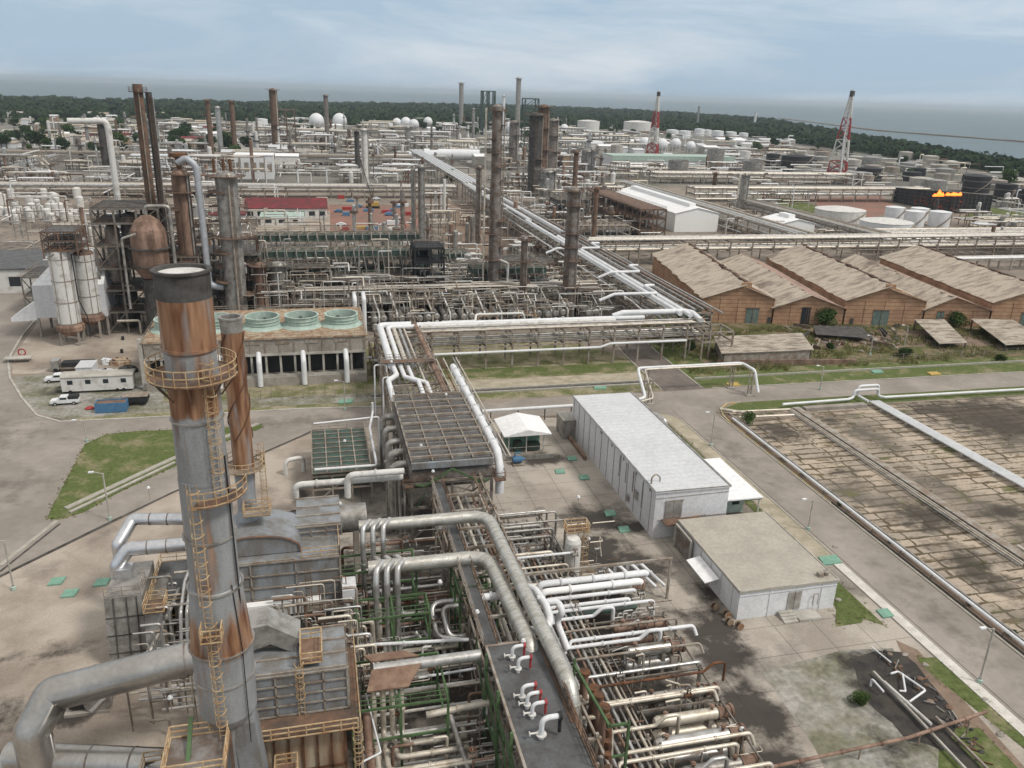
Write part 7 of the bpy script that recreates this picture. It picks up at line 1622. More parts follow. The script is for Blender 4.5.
# ================================================================ middle distance
def box_building(name, label, x0, x1, y0, y1, h, wall, roof, gable=0, monitor=False, win=0, winm='dark_glass', group=None, cat='building', ov=.4):
    t = T(name, label, cat, group, at=((x0+x1)/2, (y0+y1)/2, 0)); xm = (x0+x1)/2
    if gable and (x1-x0) <= (y1-y0):
        MB().add([(x0, y0, 0), (x1, y0, 0), (x1, y0, h), (xm, y0, h+gable), (x0, y0, h), (x0, y1, 0), (x1, y1, 0), (x1, y1, h), (xm, y1, h+gable), (x0, y1, h)], [(0, 1, 2, 3, 4), (9, 8, 7, 6, 5), (0, 4, 9, 5), (1, 6, 7, 2)]).build('wall', wall, t)
        MB().add([(x0-ov, y0-ov, h-.1), (xm, y0-ov, h+gable+.1), (x1+ov, y0-ov, h-.1), (x0-ov, y1+ov, h-.1), (xm, y1+ov, h+gable+.1), (x1+ov, y1+ov, h-.1)]+[(x0-ov, y0-ov, h-.3), (xm, y0-ov, h+gable-.1), (x1+ov, y0-ov, h-.3)], [(0, 1, 4, 3), (1, 2, 5, 4), (6, 7, 1, 0), (7, 8, 2, 1)]).build('roof', roof, t)
        if monitor: MB().box(xm-1.6, y0+6, h+gable-.6, xm+1.6, y1-4, h+gable+1.3).build('roof_monitor', wall, t)
    elif gable:
        ym = (y0+y1)/2
        MB().add([(x0, y0, 0), (x0, y1, 0), (x0, y1, h), (x0, ym, h+gable), (x0, y0, h), (x1, y0, 0), (x1, y1, 0), (x1, y1, h), (x1, ym, h+gable), (x1, y0, h)], [(4, 3, 2, 1, 0), (5, 6, 7, 8, 9), (0, 5, 9, 4), (1, 2, 7, 6)]).build('wall', wall, t)
        MB().add([(x0-ov, y0-ov, h-.1), (x1+ov, y0-ov, h-.1), (x1+ov, ym, h+gable+.1), (x0-ov, ym, h+gable+.1), (x1+ov, y1+ov, h-.1), (x0-ov, y1+ov, h-.1), (x0-ov, y0-ov, h-.3), (x1+ov, y0-ov, h-.3)], [(0, 1, 2, 3), (3, 2, 4, 5), (6, 7, 1, 0)]).build('roof', roof, t)
    else:
        MB().box(x0, y0, 0, x1, y1, h).build('wall', wall, t); MB().box(x0-ov, y0-ov, h, x1+ov, y1+ov, h+.4).build('roof', roof, t)
    for i in range(win):
        x = x0+(x1-x0)*(i+.5)/win; w = min(1.6, (x1-x0)/win*.3); MB().box(x-w, y0-.06, h*.3, x+w, y0+.05, h*.7).build('window', winm, t)
    return t
box_building('white_hall', 'large bright white hall with ridge monitor beyond the brick warehouses', 167.5, 190, 360, 448, 9, 'glow_white', 'white_roof', 2.4, True)
t = box_building('white_house', 'white block with dark double door among the right hand pipe racks', 210, 227.5, 337, 356, 7.4, 'glow_white', 'white_roof', 1.8, True); MB().box(209.92, 340, .5, 210.05, 348, 6).build('door', 'mid_steel', t)
rr_ = box_building('red_roofed_building', 'long low building with red ribbed roof and white walls', -31, 7, 407, 431, 5.2, 'white_worn', 'red_roof', 3.4, win=8)
box_building('annex', 'small white annex in front of the red roofed building', -23, -4, 388, 402, 3.6, 'white_worn', 'fan_green', 0, win=3); box_building('annex', 'dark roofed annex left of the red roofed building', -52, -30, 392, 402, 4, 'white_worn', 'red_roof', 0, win=3)
box_building('roofed_hall', 'dark flat roofed open hall with white fascia at the left edge', -100, -72, 262, 292, 7, 'white_worn', 'deck_dark', 0, win=3)
box_building('green_striped_hall', 'long white hall with green upper band behind the flare tower', 265, 385, 712, 742, 10, 'pale_wall', 'fan_green', 0, win=14, winm='white_worn')
gh = [t_ for t_, _, _ in REG if t_.name.startswith('green_striped')][0]; MB().box(264.5, 711.6, 6.0, 385.5, 711.95, 9.9).build('green_band', 'fan_green', gh)
box_building('white_block', 'white box building with columned base beyond the broad columns', -49, -24, 590, 610, 15.5, 'white_paint', 'white_roof', 0, win=5, winm='mid_steel')
box_building('beige_block', 'beige block at the left end of the green banded hall', 215, 245, 700, 722, 10, 'panel_tan', 'concrete_pale', 0)
t = T('drum', 'long white horizontal drum raised above the far pipe racks', 'vessel', at=(110, 690, 0)); a = G(424, 154, 8); b = G(479, 155, 8)
MB().tube([a, b], 4.6, 16).build('shell', 'white_paint', t)
for u in (.1, .5, .9): q = a.lerp(b, u); MB().box(q.x-1, q.y-3, 0, q.x+1, q.y+3, 5).build('saddle', 'concrete', t)
def tank(name, px, py, ytop, wpx, m, label, group=None, roof='dome', base=None, mr=None, bands=0, stair=True):
    b = G(px, py) if base is None else V3(*base, 0); b.z = 0; r = wpx*MPP(b)/2; b = b+V3(b.x, b.y, 0).normalized()*r*.0; h = HT(b, ytop) if ytop < 400 else ytop-400
    t = T(name, label, 'tank', group, at=b)
    MB().lathe(b, [(r, 0), (r, h)], 28).build('shell', m, t)
    MB().lathe(b, [(r*1.01, h-.2), (r*1.01, h), (r*1.01, h), (r*.5, h+r*.08), (0, h+r*.11)] if roof == 'dome' else [(r*1.02, h-.3), (r*1.02, h), (r*.97, h), (r*.96, h-1.2), (0, h-1.2)], 28).build('roof', mr or m, t)
    if bands:
        sb = MB()
        for k in range(bands): sb.lathe(b+V3(0, 0, h*(k+.7)/(bands+.4)), [(r, -.15), (r*1.02, -.15), (r*1.02, .15), (r, .15)], 28)
        sb.build('wind_girder', 'mid_steel', t)
    if stair and r > 4:
        s_ = MB(); n = 10
        for k in range(n): a = -2.4+k*.16; b_ = a+.16; s_.bar(b+V3((r+.4)*math.cos(a), (r+.4)*math.sin(a), h*k/n), b+V3((r+.4)*math.cos(b_), (r+.4)*math.sin(b_), h*(k+1)/n), .7, .4)
        s_.build('stair', 'mid_steel', t)
    return t
tank('storage_tank', 838, 224, 209, 48, 'white_worn', 'wide low white tank left of the domed one'); tank('storage_tank', 884, 236, 221, 50, 'white_paint', 'wide low white tank in front of the small tank group', mr='white_worn')
for k, (px, py, yt, w, ll) in enumerate(((893, 221, 207, 18, 'small white tank with diagonal stair, rear left of the group of four'), (913, 226, 211, 19, 'small white tank, front left of the group of four'), (918, 220, 208, 17, 'taller small white tank behind in the group of four'), (938, 226, 211.5, 20, 'small plain white tank, rightmost of the group of four'))): tank('storage_tank', px, py, yt, w, 'white_paint', ll, 'four small white tanks')
tank('storage_tank', 677, 180, 160, 20, 'cladding_dull', 'grey ribbed tank left of the trio beyond the white hall', 'grey ribbed tanks', bands=4, roof='open'); tank('storage_tank', 714, 170, 149, 17, 'cladding_dull', 'grey ribbed tank, rear of the trio beyond the white hall', 'grey ribbed tanks', bands=4, roof='open'); tank('storage_tank', 751, 180, 161, 19, 'cladding_dull', 'grey ribbed tank, right of the trio beyond the white hall', 'grey ribbed tanks', bands=4, roof='open')
tank('storage_tank', 920, 190, 178, 23, 'concrete_pale', 'cream tank just left of the black burn screen')
for px, py, yt, w in ((868, 182, 168, 24), (975, 192, 176, 25), (1003, 202, 184, 20), (1024, 206, 189, 20), (795, 172, 156, 30), (772, 168, 154, 14)): tank('storage_tank', px, py, yt, w, 'black_paint', 'black tank in the tank farm right of the flare tower', 'black tanks', bands=2)
column(740, 214, 173, 9, 'stout grey column with a hooked pale pipe, right of the white hall', 'cladding_dull', plats=1, rusty=False)
b = G(740, 214); pipe([(b.x-1, b.y-3, HT(b, 175)), (b.x-2, b.y-4, HT(b, 172)), (b.x-5, b.y-4, HT(b, 174)), (b.x-5, b.y-4, HT(b, 198)), (b.x-30, b.y-4, HT(b, 198))], .55, 'pale_pipe', 'pale hooked pipe on the stout grey column', bend=1.8)
column(713, 196, 172, 4, 'slim rusty column behind the right hand racks', 'rust_brown', plats=2)
# burn pit screen
t = T('burn_screen', 'long black screen wall of the burn pit with flames over it', 'screen wall', at=G(940, 212))
P_ = [G(895, 201), G(965, 213), G(989, 211), G(988, 199)]; hh = 13
def wallseg(mb, a, b, h0, h1, w=.8): 
    d = (b-a).normalized(); n_ = V3(-d.y, d.x, 0)*w/2
    mb.add([a-n_, b-n_, b+n_, a+n_, a-n_+V3(0, 0, h0), b-n_+V3(0, 0, h1), b+n_+V3(0, 0, h1), a+n_+V3(0, 0, h0)], [(0, 1, 5, 4), (1, 2, 6, 5), (2, 3, 7, 6), (3, 0, 4, 7), (4, 5, 6, 7)])
mb = MB(); A_, B_, C2 = G(893, 202), G(948, 213.2), G(989, 213.6)
wallseg(mb, A_, B_, 9.5, 12.5); wallseg(mb, B_, C2, 12.5, 11); mb.build('wall', 'black_paint', t)
rb = MB()
for a, b, ha, hb in ((A_, B_, 9.5, 12.5), (B_, C2, 12.5, 11)):
    for k in range(1, 5): rb.bar(a+V3(-.5, -.6, ha*k/5), b+V3(-.5, -.6, hb*k/5), .25)
    for k in range(11): q = a.lerp(b, k/10); rb.bar(q+V3(-.5, -.6, 0), q+V3(-.5, -.6, ha+(hb-ha)*k/10), .35)
rb.build('rib', 'grime', t)
t2 = T('burn_pit', 'open flames of the burn pit behind the black screen wall', 'flames', at=G(940, 200))
fl = MB(); fq = random.Random(3)
hot = []
for k in range(26):
    px = fq.choice((fq.uniform(931, 942), fq.uniform(944, 959))); q = G(px, 205, 6); s_ = fq.uniform(.8, 1.8) if px < 942 else fq.uniform(.8, 1.5); h = s_*fq.uniform(.9, 1.7)*(1.6 if 935 < px < 939 else .9)
    n = 6; prof = [(0, -.2), (s_*.6, .1), (s_*.7, h*.35), (s_*.4, h*.7), (0, h*1.15)]
    fl.lathe((q.x, q.y, 11.4 if px > 944 else 11.0), prof, 7)
fo = fl.build('flame', 'flame', t2)
MB().lathe((q.x, q.y, 0), [(1.2, 0), (1.2, 9.5), (0, 9.5)], 10).build('burner', 'grime', t2)
eb = MB()
for k in range(26):
    u = fq.random(); q = A_.lerp(B_, .35+.6*u) if fq.random() < .7 else B_.lerp(C2, fq.uniform(0, .35)); z = fq.uniform(1.5, 7.5)
    eb.cb((q.x-.8, q.y-1.0, z), (fq.uniform(.4, 1.1), .1, fq.uniform(.2, .5)))
mat('ember', (.3, .04, .02), .8, emit=((1, .12, .03), .16)); eb.build('glowing_gap', 'ember', t)
# flare towers
def flare(px, py, ytop, label, wb=24, red=True):
    b = G(px, py); h = HT(b, ytop); s_ = wb*MPP(b)/2
    t = T('flare_tower', label, 'flare tower', 'lattice flare towers', at=b); w = .66*MPP(b)*810/600
    def leg(k, u): a = .5+k*2.0944; rr = s_*(1-u*.86); return b+V3(rr*math.cos(a), rr*math.sin(a), h*.94*u)
    secs = 8
    for j in range(4):
        mb = MB()
        for q in range(j*2, j*2+2):
            u0, u1 = q/secs, (q+1)/secs
            for k in range(3):
                mb.bar(leg(k, u0), leg(k, u1), w); mb.bar(leg(k, u0), leg((k+1) % 3, u1), w*.7); mb.bar(leg((k+1) % 3, u0), leg(k, u1), w*.7); mb.bar(leg(k, u1), leg((k+1) % 3, u1), w*.7)
        mb.build('lattice', ('red_paint', 'white_worn', 'red_paint', 'white_worn')[j] if red else 'mid_steel', t)
    MB().lathe(b, [(1.2, 0), (1.2, h*.93), (1.2, h*.93), (1.7, h*.94), (1.7, h), (1.2, h)], 10).build('riser', 'white_worn', t)
    MB().lathe(b, [(1.9, h*.93), (1.9, h*.985), (1.3, h)], 10).build('burner_tip', 'grime', t)
    return b, h
b, h = flare(838, 182, 90, 'tall red and white lattice flare tower at the right', 26)
pipe([(b.x-4, b.y-8, 0), (b.x-3, b.y-3, h*.5), (b.x, b.y-1.5, h*.85)], .5, 'white_paint', 'white pipe climbing the right flare tower'); structure('steel_structure', 'white steel frame at the foot of the right flare tower', 'steel frame', b.x-8, b.x+8, b.y-30, b.y-20, [5, 10], 2, 1, 'white_worn', .6, decks=False)
flare(653, 160, 91, 'tall red and white lattice flare tower near the centre', 16)
# ================================================================ right hand rack fields
rack('broad lateral pipe rack directly behind the brick warehouses', 284, 294, 100, 420, [5, 8.6], 34, 'mid_steel', .4, axis='x')
for k, (y, z, r, mm) in enumerate(((284.6, 9.7, .4, 'cladding_dull'), (286.2, 9.7, .5, 'pale_pipe'), (288.2, 9.8, .6, 'white_worn'), (290, 9.7, .4, 'cladding_dark'), (291.6, 9.6, .35, 'rust_brown'), (293.4, 9.6, .35, 'cladding_dull'), (284.8, 6.1, .6, 'pale_pipe'), (287.4, 6.1, .7, 'white_worn'), (290.4, 6, .5, 'cladding_dull'), (293, 6, .5, 'pale_pipe'))):
    pipe([(98+k, y, z), (340+k*6, y, z)], r, mm, 'long pipe on the broad rack behind the brick warehouses', 'pipes behind the brick warehouses', n=8, order='y')
for k in range(5): pipe([(300+k*2, 288, 9.8), (345+k*2, 288, 9.8), (352+k*3, 255, 9.8), (352+k*3, 180, 9.8)], .6, ('white_worn', 'cladding_dull', 'white_worn', 'rust_brown', 'pale_pipe')[k], 'pipe turning toward the viewer at the right edge racks', 'turning pipes at the right edge', bend=5)
rack('short pipe rack coming forward right of the last warehouse', 350, 366, 170, 286, [5, 8.6], 14, 'mid_steel', .4)
rack('low pipe rack between the warehouses and the right edge', 262, 268, 225, 330, [4.4], 10, 'concrete', .5, axis='x')
for k in range(4): pipe([(224, 262.6+k*1.4, 5), (332, 262.6+k*1.4, 5)], .35, ('white_paint', 'cladding', 'white_worn', 'cladding_dull')[k], 'pipe on the low rack right of the last warehouse', 'pipes on the low right rack', n=8, order='y')
def rack_run(label, pl_label, x0, x1, ya, yb, z, n, axis, npipe, r, group):
    rack(label, x0, x1, ya, yb, [z*.55, z], n, 'mid_steel', .45, axis=axis, brace=False)
    for k in range(npipe):
        for zz in (z+.55, z*.55+.55):
            u = x0+(x1-x0)*(k+.5)/npipe; P = [(u, ya, zz), (u, yb, zz)] if axis == 'y' else [(ya, u, zz), (yb, u, zz)]
            pipe(P, r*r7.uniform(.6, 1.15), r7.choice(('white_worn', 'cladding', 'pale_pipe', 'cladding_dull', 'cladding_dull', 'mid_steel')), pl_label, group, n=7, order='x' if axis == 'y' else 'y')
rack_run('dark rack running back beside the white hall', 'pipe on the rack beside the white hall', 195, 206, 302, 515, 8, 22, 'y', 5, .6, 'pipes beside the white hall')
rack_run('rack running back between the white block and the low white tanks', 'pipe on the rack beside the low white tanks', 233, 243, 300, 430, 7.5, 14, 'y', 5, .6, 'pipes beside the low tanks')
rack_run('lateral rack behind the two low white tanks', 'pipe on the rack behind the low white tanks', 470, 482, 230, 400, 8, 18, 'x', 4, .8, 'pipes behind the low tanks')
rack_run('lateral rack in front of the low white tanks', 'pipe on the rack before the low white tanks', 306, 318, 236, 420, 7, 18, 'x', 5, .6, 'pipes before the low tanks')
rack_run('lateral rack crossing the far left yard', 'pipe on the rack crossing the far left yard', 486, 496, -330, 84, 6, 34, 'x', 3, 1.0, 'pipes crossing the far left yard')
rack_run('second lateral rack farther behind the left yard', 'pipe on the second far left rack', 700, 712, -330, 84, 7, 30, 'x', 3, 1.2, 'pipes on the second far left rack')
rack_run('white rack slanting in from the left edge', 'pipe on the rack at the left edge', -186, -180, 360, 690, 6, 30, 'y', 2, .9, 'pipes at the left edge')
rack_run('far rack behind the long white drum', 'pipe on the far rack behind the white drum', 60, 70, 760, 1150, 7, 20, 'y', 3, 1.1, 'pipes behind the white drum')
rack_run('far lateral rack behind the grey ribbed tanks', 'pipe on the far rack behind the ribbed tanks', 575, 590, 250, 420, 7, 18, 'x', 4, 1, 'pipes behind the ribbed tanks')
# rusty pipe structures left of the white hall
structure('steel_structure', 'rusty air cooler structure before the white hall', 'steel structure', 139, 151, 334, 408, [5, 10, 14], 2, 8, 'rust_brown', .5, rails='rust_brown', deckm='rust_brown')
airdeck('air cooler deck at the distant columns left of the white hall', 112, 128, 370, 384, 12, 3, 'grime'); airdeck('air cooler deck just right of the great pipe rack', 104, 126, 312, 322, 9, 4, 'mid_steel')
for i, (px, py, yt, w, ll, mm) in enumerate(((541, 186, 104, 12, 'rusty column in the cluster left of the white hall, leftmost', 'rust_brown'), (551, 178, 118, 10, 'rusty column in the cluster left of the white hall, second', 'cladding_dark'), (533, 196, 112, 13, 'dark column wrapped in ladders, right of the tallest brown column', 'grime'), (513, 170, 120, 10, 'grey column behind the tallest brown column', 'cladding_dark'), (587, 178, 148, 14, 'thick grey column before the green banded hall', 'cladding_dull'), (547, 205, 168, 16, 'bulky grey vessel beside the great pipe rack', 'cladding_dull'), (572, 232, 150, 5, 'slim rusty mast before the green banded hall', 'rust_brown'), (592, 262, 186, 5, 'slender rusty column beside the great pipe rack', 'rust_brown'), (517, 137, 77, 5, 'very tall thin stack with a dark tip behind the tallest column', 'cladding_dull'), (461, 128, 82, 4.5, 'very tall thin pale stack in the far centre', 'cladding_dull'), (328, 152, 94, 4.5, 'tall thin grey stack before the sphere tanks', 'cladding_dark'), (277, 155, 88, 8, 'tall brown stack at the far left centre', 'rust_brown'), (213, 165, 99, 5, 'thin brown stack beyond the broad columns', 'rust_brown'), (222, 160, 106, 5, 'short pale stack beyond the broad columns', 'cladding'), (236, 160, 100, 5, 'thin grey stack beyond the broad columns', 'rust_brown'), (503, 130, 95, 3, 'thin white stack in the far centre', 'white_paint'), (473, 150, 108, 3, 'thin grey pole stack in the far centre', 'cladding_dull'), (754, 128, 111, 2.5, 'thin white mast in the coastal forest', 'white_paint'), (697, 128, 106, 2, 'thin pale mast in the coastal forest', 'cladding_dull'), (408, 150, 126, 6, 'short grey column right of the sphere pair', 'cladding_dull'), (366, 186, 128, 7, 'pale column over the construction yard', 'white_worn'), (358, 176, 130, 5, 'dark thin column over the construction yard', 'grime'), (107, 165, 122, 9, 'dark short column behind the slanting rack', 'grime'), (155, 155, 118, 12, 'blocky grey column left of the broad columns', 'cladding_dull'))):
    column(px, py, yt, w, ll, mm, plats=3 if w > 7 else 1, lad=w > 6, n=12, rusty=mm in ('rust_brown', 'grime'))
structure('steel_structure', 'green derrick frame far away left of the tall thin stack', 'steel structure', *(lambda b: (b.x-8, b.x+10, b.y, b.y+18))(G(488, 135)), [20, 40, 62], 2, 2, 'teal_steel', 1.4, decks=False)
structure('steel_structure', 'tall green-brown steel tower among the central columns', 'steel structure', *(lambda b: (b.x-6, b.x+6, b.y, b.y+12))(G(530, 165)), [12, 24, 36, 48, 56], 1, 1, 'teal_steel', .8, decks=True, deckm='grime')
structure('steel_structure', 'brown steel tower beside the tall brown stack', 'steel structure', *(lambda b: (b.x-8, b.x+8, b.y, b.y+16))(G(288, 150)), [12, 24, 38], 2, 2, 'rust_brown', 1, decks=True, deckm='grime')
# spheres
def sphere(px, py, ytop, label, m='white_paint'):
    b = G(px, py); h = HT(b, ytop); r = h*.43; t = T('sphere_tank', label, 'sphere tank', 'spherical gas tanks', at=b); n = 12
    MB().lathe(b+V3(0, 0, h-r), [(r*math.cos(a), r*math.sin(a)) for a in [-math.pi/2+math.pi*i/n for i in range(n+1)]], 22).build('shell', m, t)
    lg = MB()
    for k in range(10): a = k*math.pi/5; lg.bar(b+V3(r*math.cos(a), r*math.sin(a), 0), b+V3(r*math.cos(a), r*math.sin(a), h-r), max(.6, r*.09))
    lg.build('legs', 'white_worn', t); MB().lathe(b+V3(0, 0, h-.05), [(1.2, 0), (1.2, 1.3), (0, 1.3)], 8).build('top_valve', 'mid_steel', t)
for i, (px, py, yt) in enumerate(((317, 131, 113), (340, 130, 113), (397, 129, 118), (406, 130, 117), (414, 131, 119), (428, 128, 117), (539, 133, 119), (545, 133, 120), (509, 136, 121), (564, 134, 124), (644, 150, 137), (661, 153, 138), (675, 151, 138), (690, 153, 141))): sphere(px, py, yt, 'white spherical gas tank in the far tank farm')
# far tanks
for i, (px, py, yt, w, mm) in enumerate(((386, 132, 123, 14, 'white_paint'), (588, 133, 121, 22, 'white_worn'), (637, 134, 122, 28, 'white_worn'), (672, 137, 130, 12, 'white_paint'), (684, 138, 131, 12, 'white_paint'), (699, 136, 129, 10, 'white_paint'), (707, 136, 130, 9, 'white_paint'), (717, 138, 131, 12, 'white_paint'), (730, 138, 132, 12, 'white_paint'), (743, 139, 133, 9, 'white_paint'), (262, 128, 119, 12, 'white_paint'), (258, 134, 122, 10, 'white_worn'), (446, 133, 124, 14, 'white_worn'), (616, 160, 145, 12, 'concrete_pale'), (744, 165, 151, 10, 'white_worn'), (993, 166, 160, 12, 'concrete_pale'), (950, 168, 161, 12, 'white_worn'), (905, 160, 152, 14, 'concrete_pale'), (930, 164, 156, 16, 'concrete_pale'))): tank('storage_tank', px, py, yt, w, mm, 'small distant white storage tank near the coastal forest', 'far white tanks', stair=False)
fb = random.Random(31)
for i in range(48):   # tank farm, right hand far field
    px = fb.uniform(770, 1024); lo = interp(fronts, px)+5; py = lo+fb.uniform(0, 28); 
    if py > 196: continue
    tank('storage_tank', px, py, 400+fb.uniform(6, 9), fb.uniform(12, 20), fb.choice(('cladding_dull', 'concrete_pale', 'mid_steel', 'concrete', 'black_paint')), 'distant storage tank in the packed tank farm at the right', 'packed tank farm at the right', stair=False, bands=0)
def keep_clear(px, py): return (885 < px < 998 and 192 < py < 222) or (805 < px < 965 and 200 < py < 240) or (615 < px < 722 and 184 < py < 236) or (755 < px < 822 and 214 < py < 240) or (590 < px < 702 and 150 < py < 170)
# far low buildings, all over
def far_fill(n, xr, yr, label, group, cols, roofs, hs=(4, 9), ws=(9, 22), name='far_building'):
    for i in range(n):
        px, py = fb.uniform(*xr), fb.uniform(*yr); lo = interp(fronts, px)
        if py < lo-4: continue
        b = G(px, py); w, d, h = fb.uniform(*ws), fb.uniform(*ws), fb.uniform(*hs)
        t = T(name, label, 'building', group, at=b)
        MB().box(b.x-w/2, b.y-d/2, 0, b.x+w/2, b.y+d/2, h).build('wall', fb.choice(cols), t)
        MB().add([(b.x-w/2-.5, b.y-d/2-.5, h), (b.x+w/2+.5, b.y-d/2-.5, h), (b.x+w/2+.5, b.y+d/2+.5, h), (b.x-w/2-.5, b.y+d/2+.5, h), (b.x-w/2-.5, b.y, h+1.8), (b.x+w/2+.5, b.y, h+1.8)], [(0, 1, 5, 4), (4, 5, 2, 3), (0, 4, 3), (1, 2, 5), (0, 3, 2, 1)]).build('roof', fb.choice(roofs), t)
far_fill(75, (0, 230), (112, 150), 'low distant house of the town at the left', 'far town houses', ('white_worn', 'concrete_pale', 'panel_tan', 'pale_wall'), ('white_roof', 'grey_roof', 'concrete_pale', 'shed_roof', 'red_roof'))
far_fill(50, (230, 640), (128, 168), 'low distant plant building in the centre', 'far plant buildings in the centre', ('white_worn', 'concrete_pale', 'pale_wall'), ('white_roof', 'grey_roof', 'grey_roof'))
far_fill(26, (560, 800), (138, 160), 'low distant plant building at the right', 'far plant buildings at the right', ('white_worn', 'concrete_pale'), ('white_roof', 'grey_roof'))
far_fill(16, (90, 150), (98, 108), 'pale distant tower block by the sea', 'far tower blocks', ('white_worn', 'panel_tan'), ('white_roof',), hs=(14, 26), ws=(14, 30))
# far pipework frames
ff = random.Random(77)
def clutter(n, xr, yr, label, group, hs, ws, mats__, bars=10):
    for i in range(n):
        px, py = ff.uniform(*xr), ff.uniform(*yr); b = G(px, py)
        if keep_clear(px, py): continue
        w, d, h = ff.uniform(*ws), ff.uniform(*ws)*.6, ff.uniform(*hs); th = max(.35, MPP(b)*.75)
        t = T('pipework_tangle', label, 'steel frame', group, at=b)
        frame_mb(b.x-w/2, b.x+w/2, b.y-d/2, b.y+d/2, [h*.5, h], 3, 1, th*.8).build('steel_frame', ff.choice(mats__), t)
        pb = MB()
        for k in range(bars):
            z = ff.choice((h*.5, h))+th; y = b.y+ff.uniform(-.5, .5)*d; pb.tube([(b.x-w/2*ff.uniform(.5, 1.3), y, z), (b.x+w/2*ff.uniform(.5, 1.3), y, z), (b.x+w/2*ff.uniform(.5, 1.3), y, z*ff.uniform(.2, 1))][:ff.choice((2, 3))], th*ff.uniform(.5, .9), 6)
        pb.build('pipe_bundle', ff.choice(('white_paint', 'white_worn', 'pale_pipe', 'cladding')), t)
        for k in range(ff.choice((0, 1, 2, 2))):
            vb = MB(); x = b.x+ff.uniform(-.5, .5)*w; rr = ff.uniform(.6, 1.6)*max(1, th); hh_ = h*ff.uniform(.8, 1.7); vb.lathe((x, b.y+ff.uniform(-.5, .5)*d, 0), [(rr, 0), (rr, hh_), (rr*.6, hh_+rr*.35), (0, hh_+rr*.45)], 9)
            vb.build('vessel', ff.choice(('cladding_dull', 'white_worn', 'cladding', 'rust_vessel', 'cladding_dark')), t)
ms = ('mid_steel', 'grey_steel', 'concrete', 'rust_brown', 'cladding_dull')
clutter(70, (240, 620), (132, 160), 'distant tangle of frames and pipes in the far centre', 'far centre pipework', (6, 18), (18, 40), ms)
clutter(26, (560, 790), (150, 178), 'distant tangle of frames and pipes before the far tanks', 'pipework before the far tanks', (5, 11), (14, 30), ms)
clutter(34, (0, 260), (140, 182), 'distant tangle of frames and pipes at the far left', 'far left pipework', (5, 16), (12, 30), ('grey_steel', 'grime', 'mid_steel', 'rust_brown'))
clutter(30, (500, 640), (165, 235), 'cluster of pipework among the columns right of the great rack', 'pipework right of the great rack', (5, 13), (6, 15), ms)
clutter(24, (620, 1020), (196, 236), 'pipework behind the brick warehouses', 'pipework behind the warehouses', (3, 7), (8, 20), ms)
clutter(16, (380, 480), (250, 300), 'pipework at the slim twin columns', 'pipework at the twin columns', (4, 9), (4, 9), ms)
clutter(10, (500, 600), (246, 285), 'pipework behind the stout grey column', 'pipework behind the stout column', (4, 9), (4, 8), ms)
clutter(14, (60, 250), (232, 290), 'pipework behind the reactor structure', 'pipework behind the reactor structure', (5, 12), (5, 12), ('grey_steel', 'grime', 'mid_steel'))
clutter(26, (240, 440), (160, 184), 'pipework before the construction yard racks', 'pipework before the far yard', (4, 9), (10, 24), ms)
# small white tanks at the left
for i in range(40):
    px, py = r7.uniform(0, 84), r7.uniform(196, 226); b = G(px, py)
    t = T('small_tank', 'small white upright tank in the crowded yard at the left', 'tank', 'small white tanks at the left', at=b); rr = r7.uniform(1.3, 2.2); h = r7.uniform(3, 6)
    MB().lathe(b, [(rr, 0), (rr, h), (rr, h), (rr*.5, h+.5), (0, h+.6)], 12).build('shell', 'white_worn', t)
    MB().bar(b+V3(rr+.2, 0, 0), b+V3(rr+.2, 0, h+1), .3).build('ladder', 'mid_steel', t)
# construction yard
sheet('grass', gp((742, 197), (790, 199), (822, 207), (812, 215), (772, 207)), .03, 'grass'); sheet('yard', gp((800, 199), (880, 196), (905, 212), (850, 220), (826, 208)), .032, 'dirt_red'); sheet('grass', gp((955, 219), (1030, 226), (1030, 214), (990, 207)), .034, 'grass')
clutter(34, (0, 250), (180, 196), 'pipework and sheds in the far left yard', 'far left yard pipework', (3, 9), (8, 20), ('mid_steel', 'rust_brown', 'concrete'))
clutter(30, (0, 620), (124, 136), 'dim tangle of frames below the coastal wood', 'pipework below the coastal wood', (5, 11), (16, 40), ('mid_steel', 'concrete', 'grey_steel'))
clutter(22, (830, 1030), (216, 252), 'crowded brown pipework at the right edge', 'crowded right edge pipework', (3, 8), (8, 18), ('rust_brown', 'mid_steel'))
clutter(22, (400, 640), (184, 240), 'steelwork between the far columns', 'steelwork between far columns', (4, 12), (5, 14), ('rust_brown', 'mid_steel', 'grey_steel'))
tk = random.Random(99)
for k, (xa, xb, ya, yb, zz) in enumerate(((-14, 4, 226, 231, [5, 9.5, 13.5]), (38, 48, 223, 229, [4, 8]), (52, 66, 236, 246, [4, 8, 12]), (36, 60, 248, 256, [4, 8]), (-30, -14, 238, 252, [5, 10, 15]), (60, 76, 252, 262, [4, 8]), (-60, -52, 226, 240, [5, 10, 14]), (-76, -62, 236, 250, [5, 10]), (-22, 4, 262, 276, [4, 8, 11]), (8, 30, 262, 274, [4, 8]))):
    structure('steel_structure', 'brownish open steelwork bay packed with pipes in the middle process area', 'steel structure', xa, xb, ya, yb, zz, max(2, int((xb-xa)/5)), 2, ('mid_steel', 'grey_steel', 'rust_brown')[k % 3], .32, rails='mid_steel', deckm='grime')
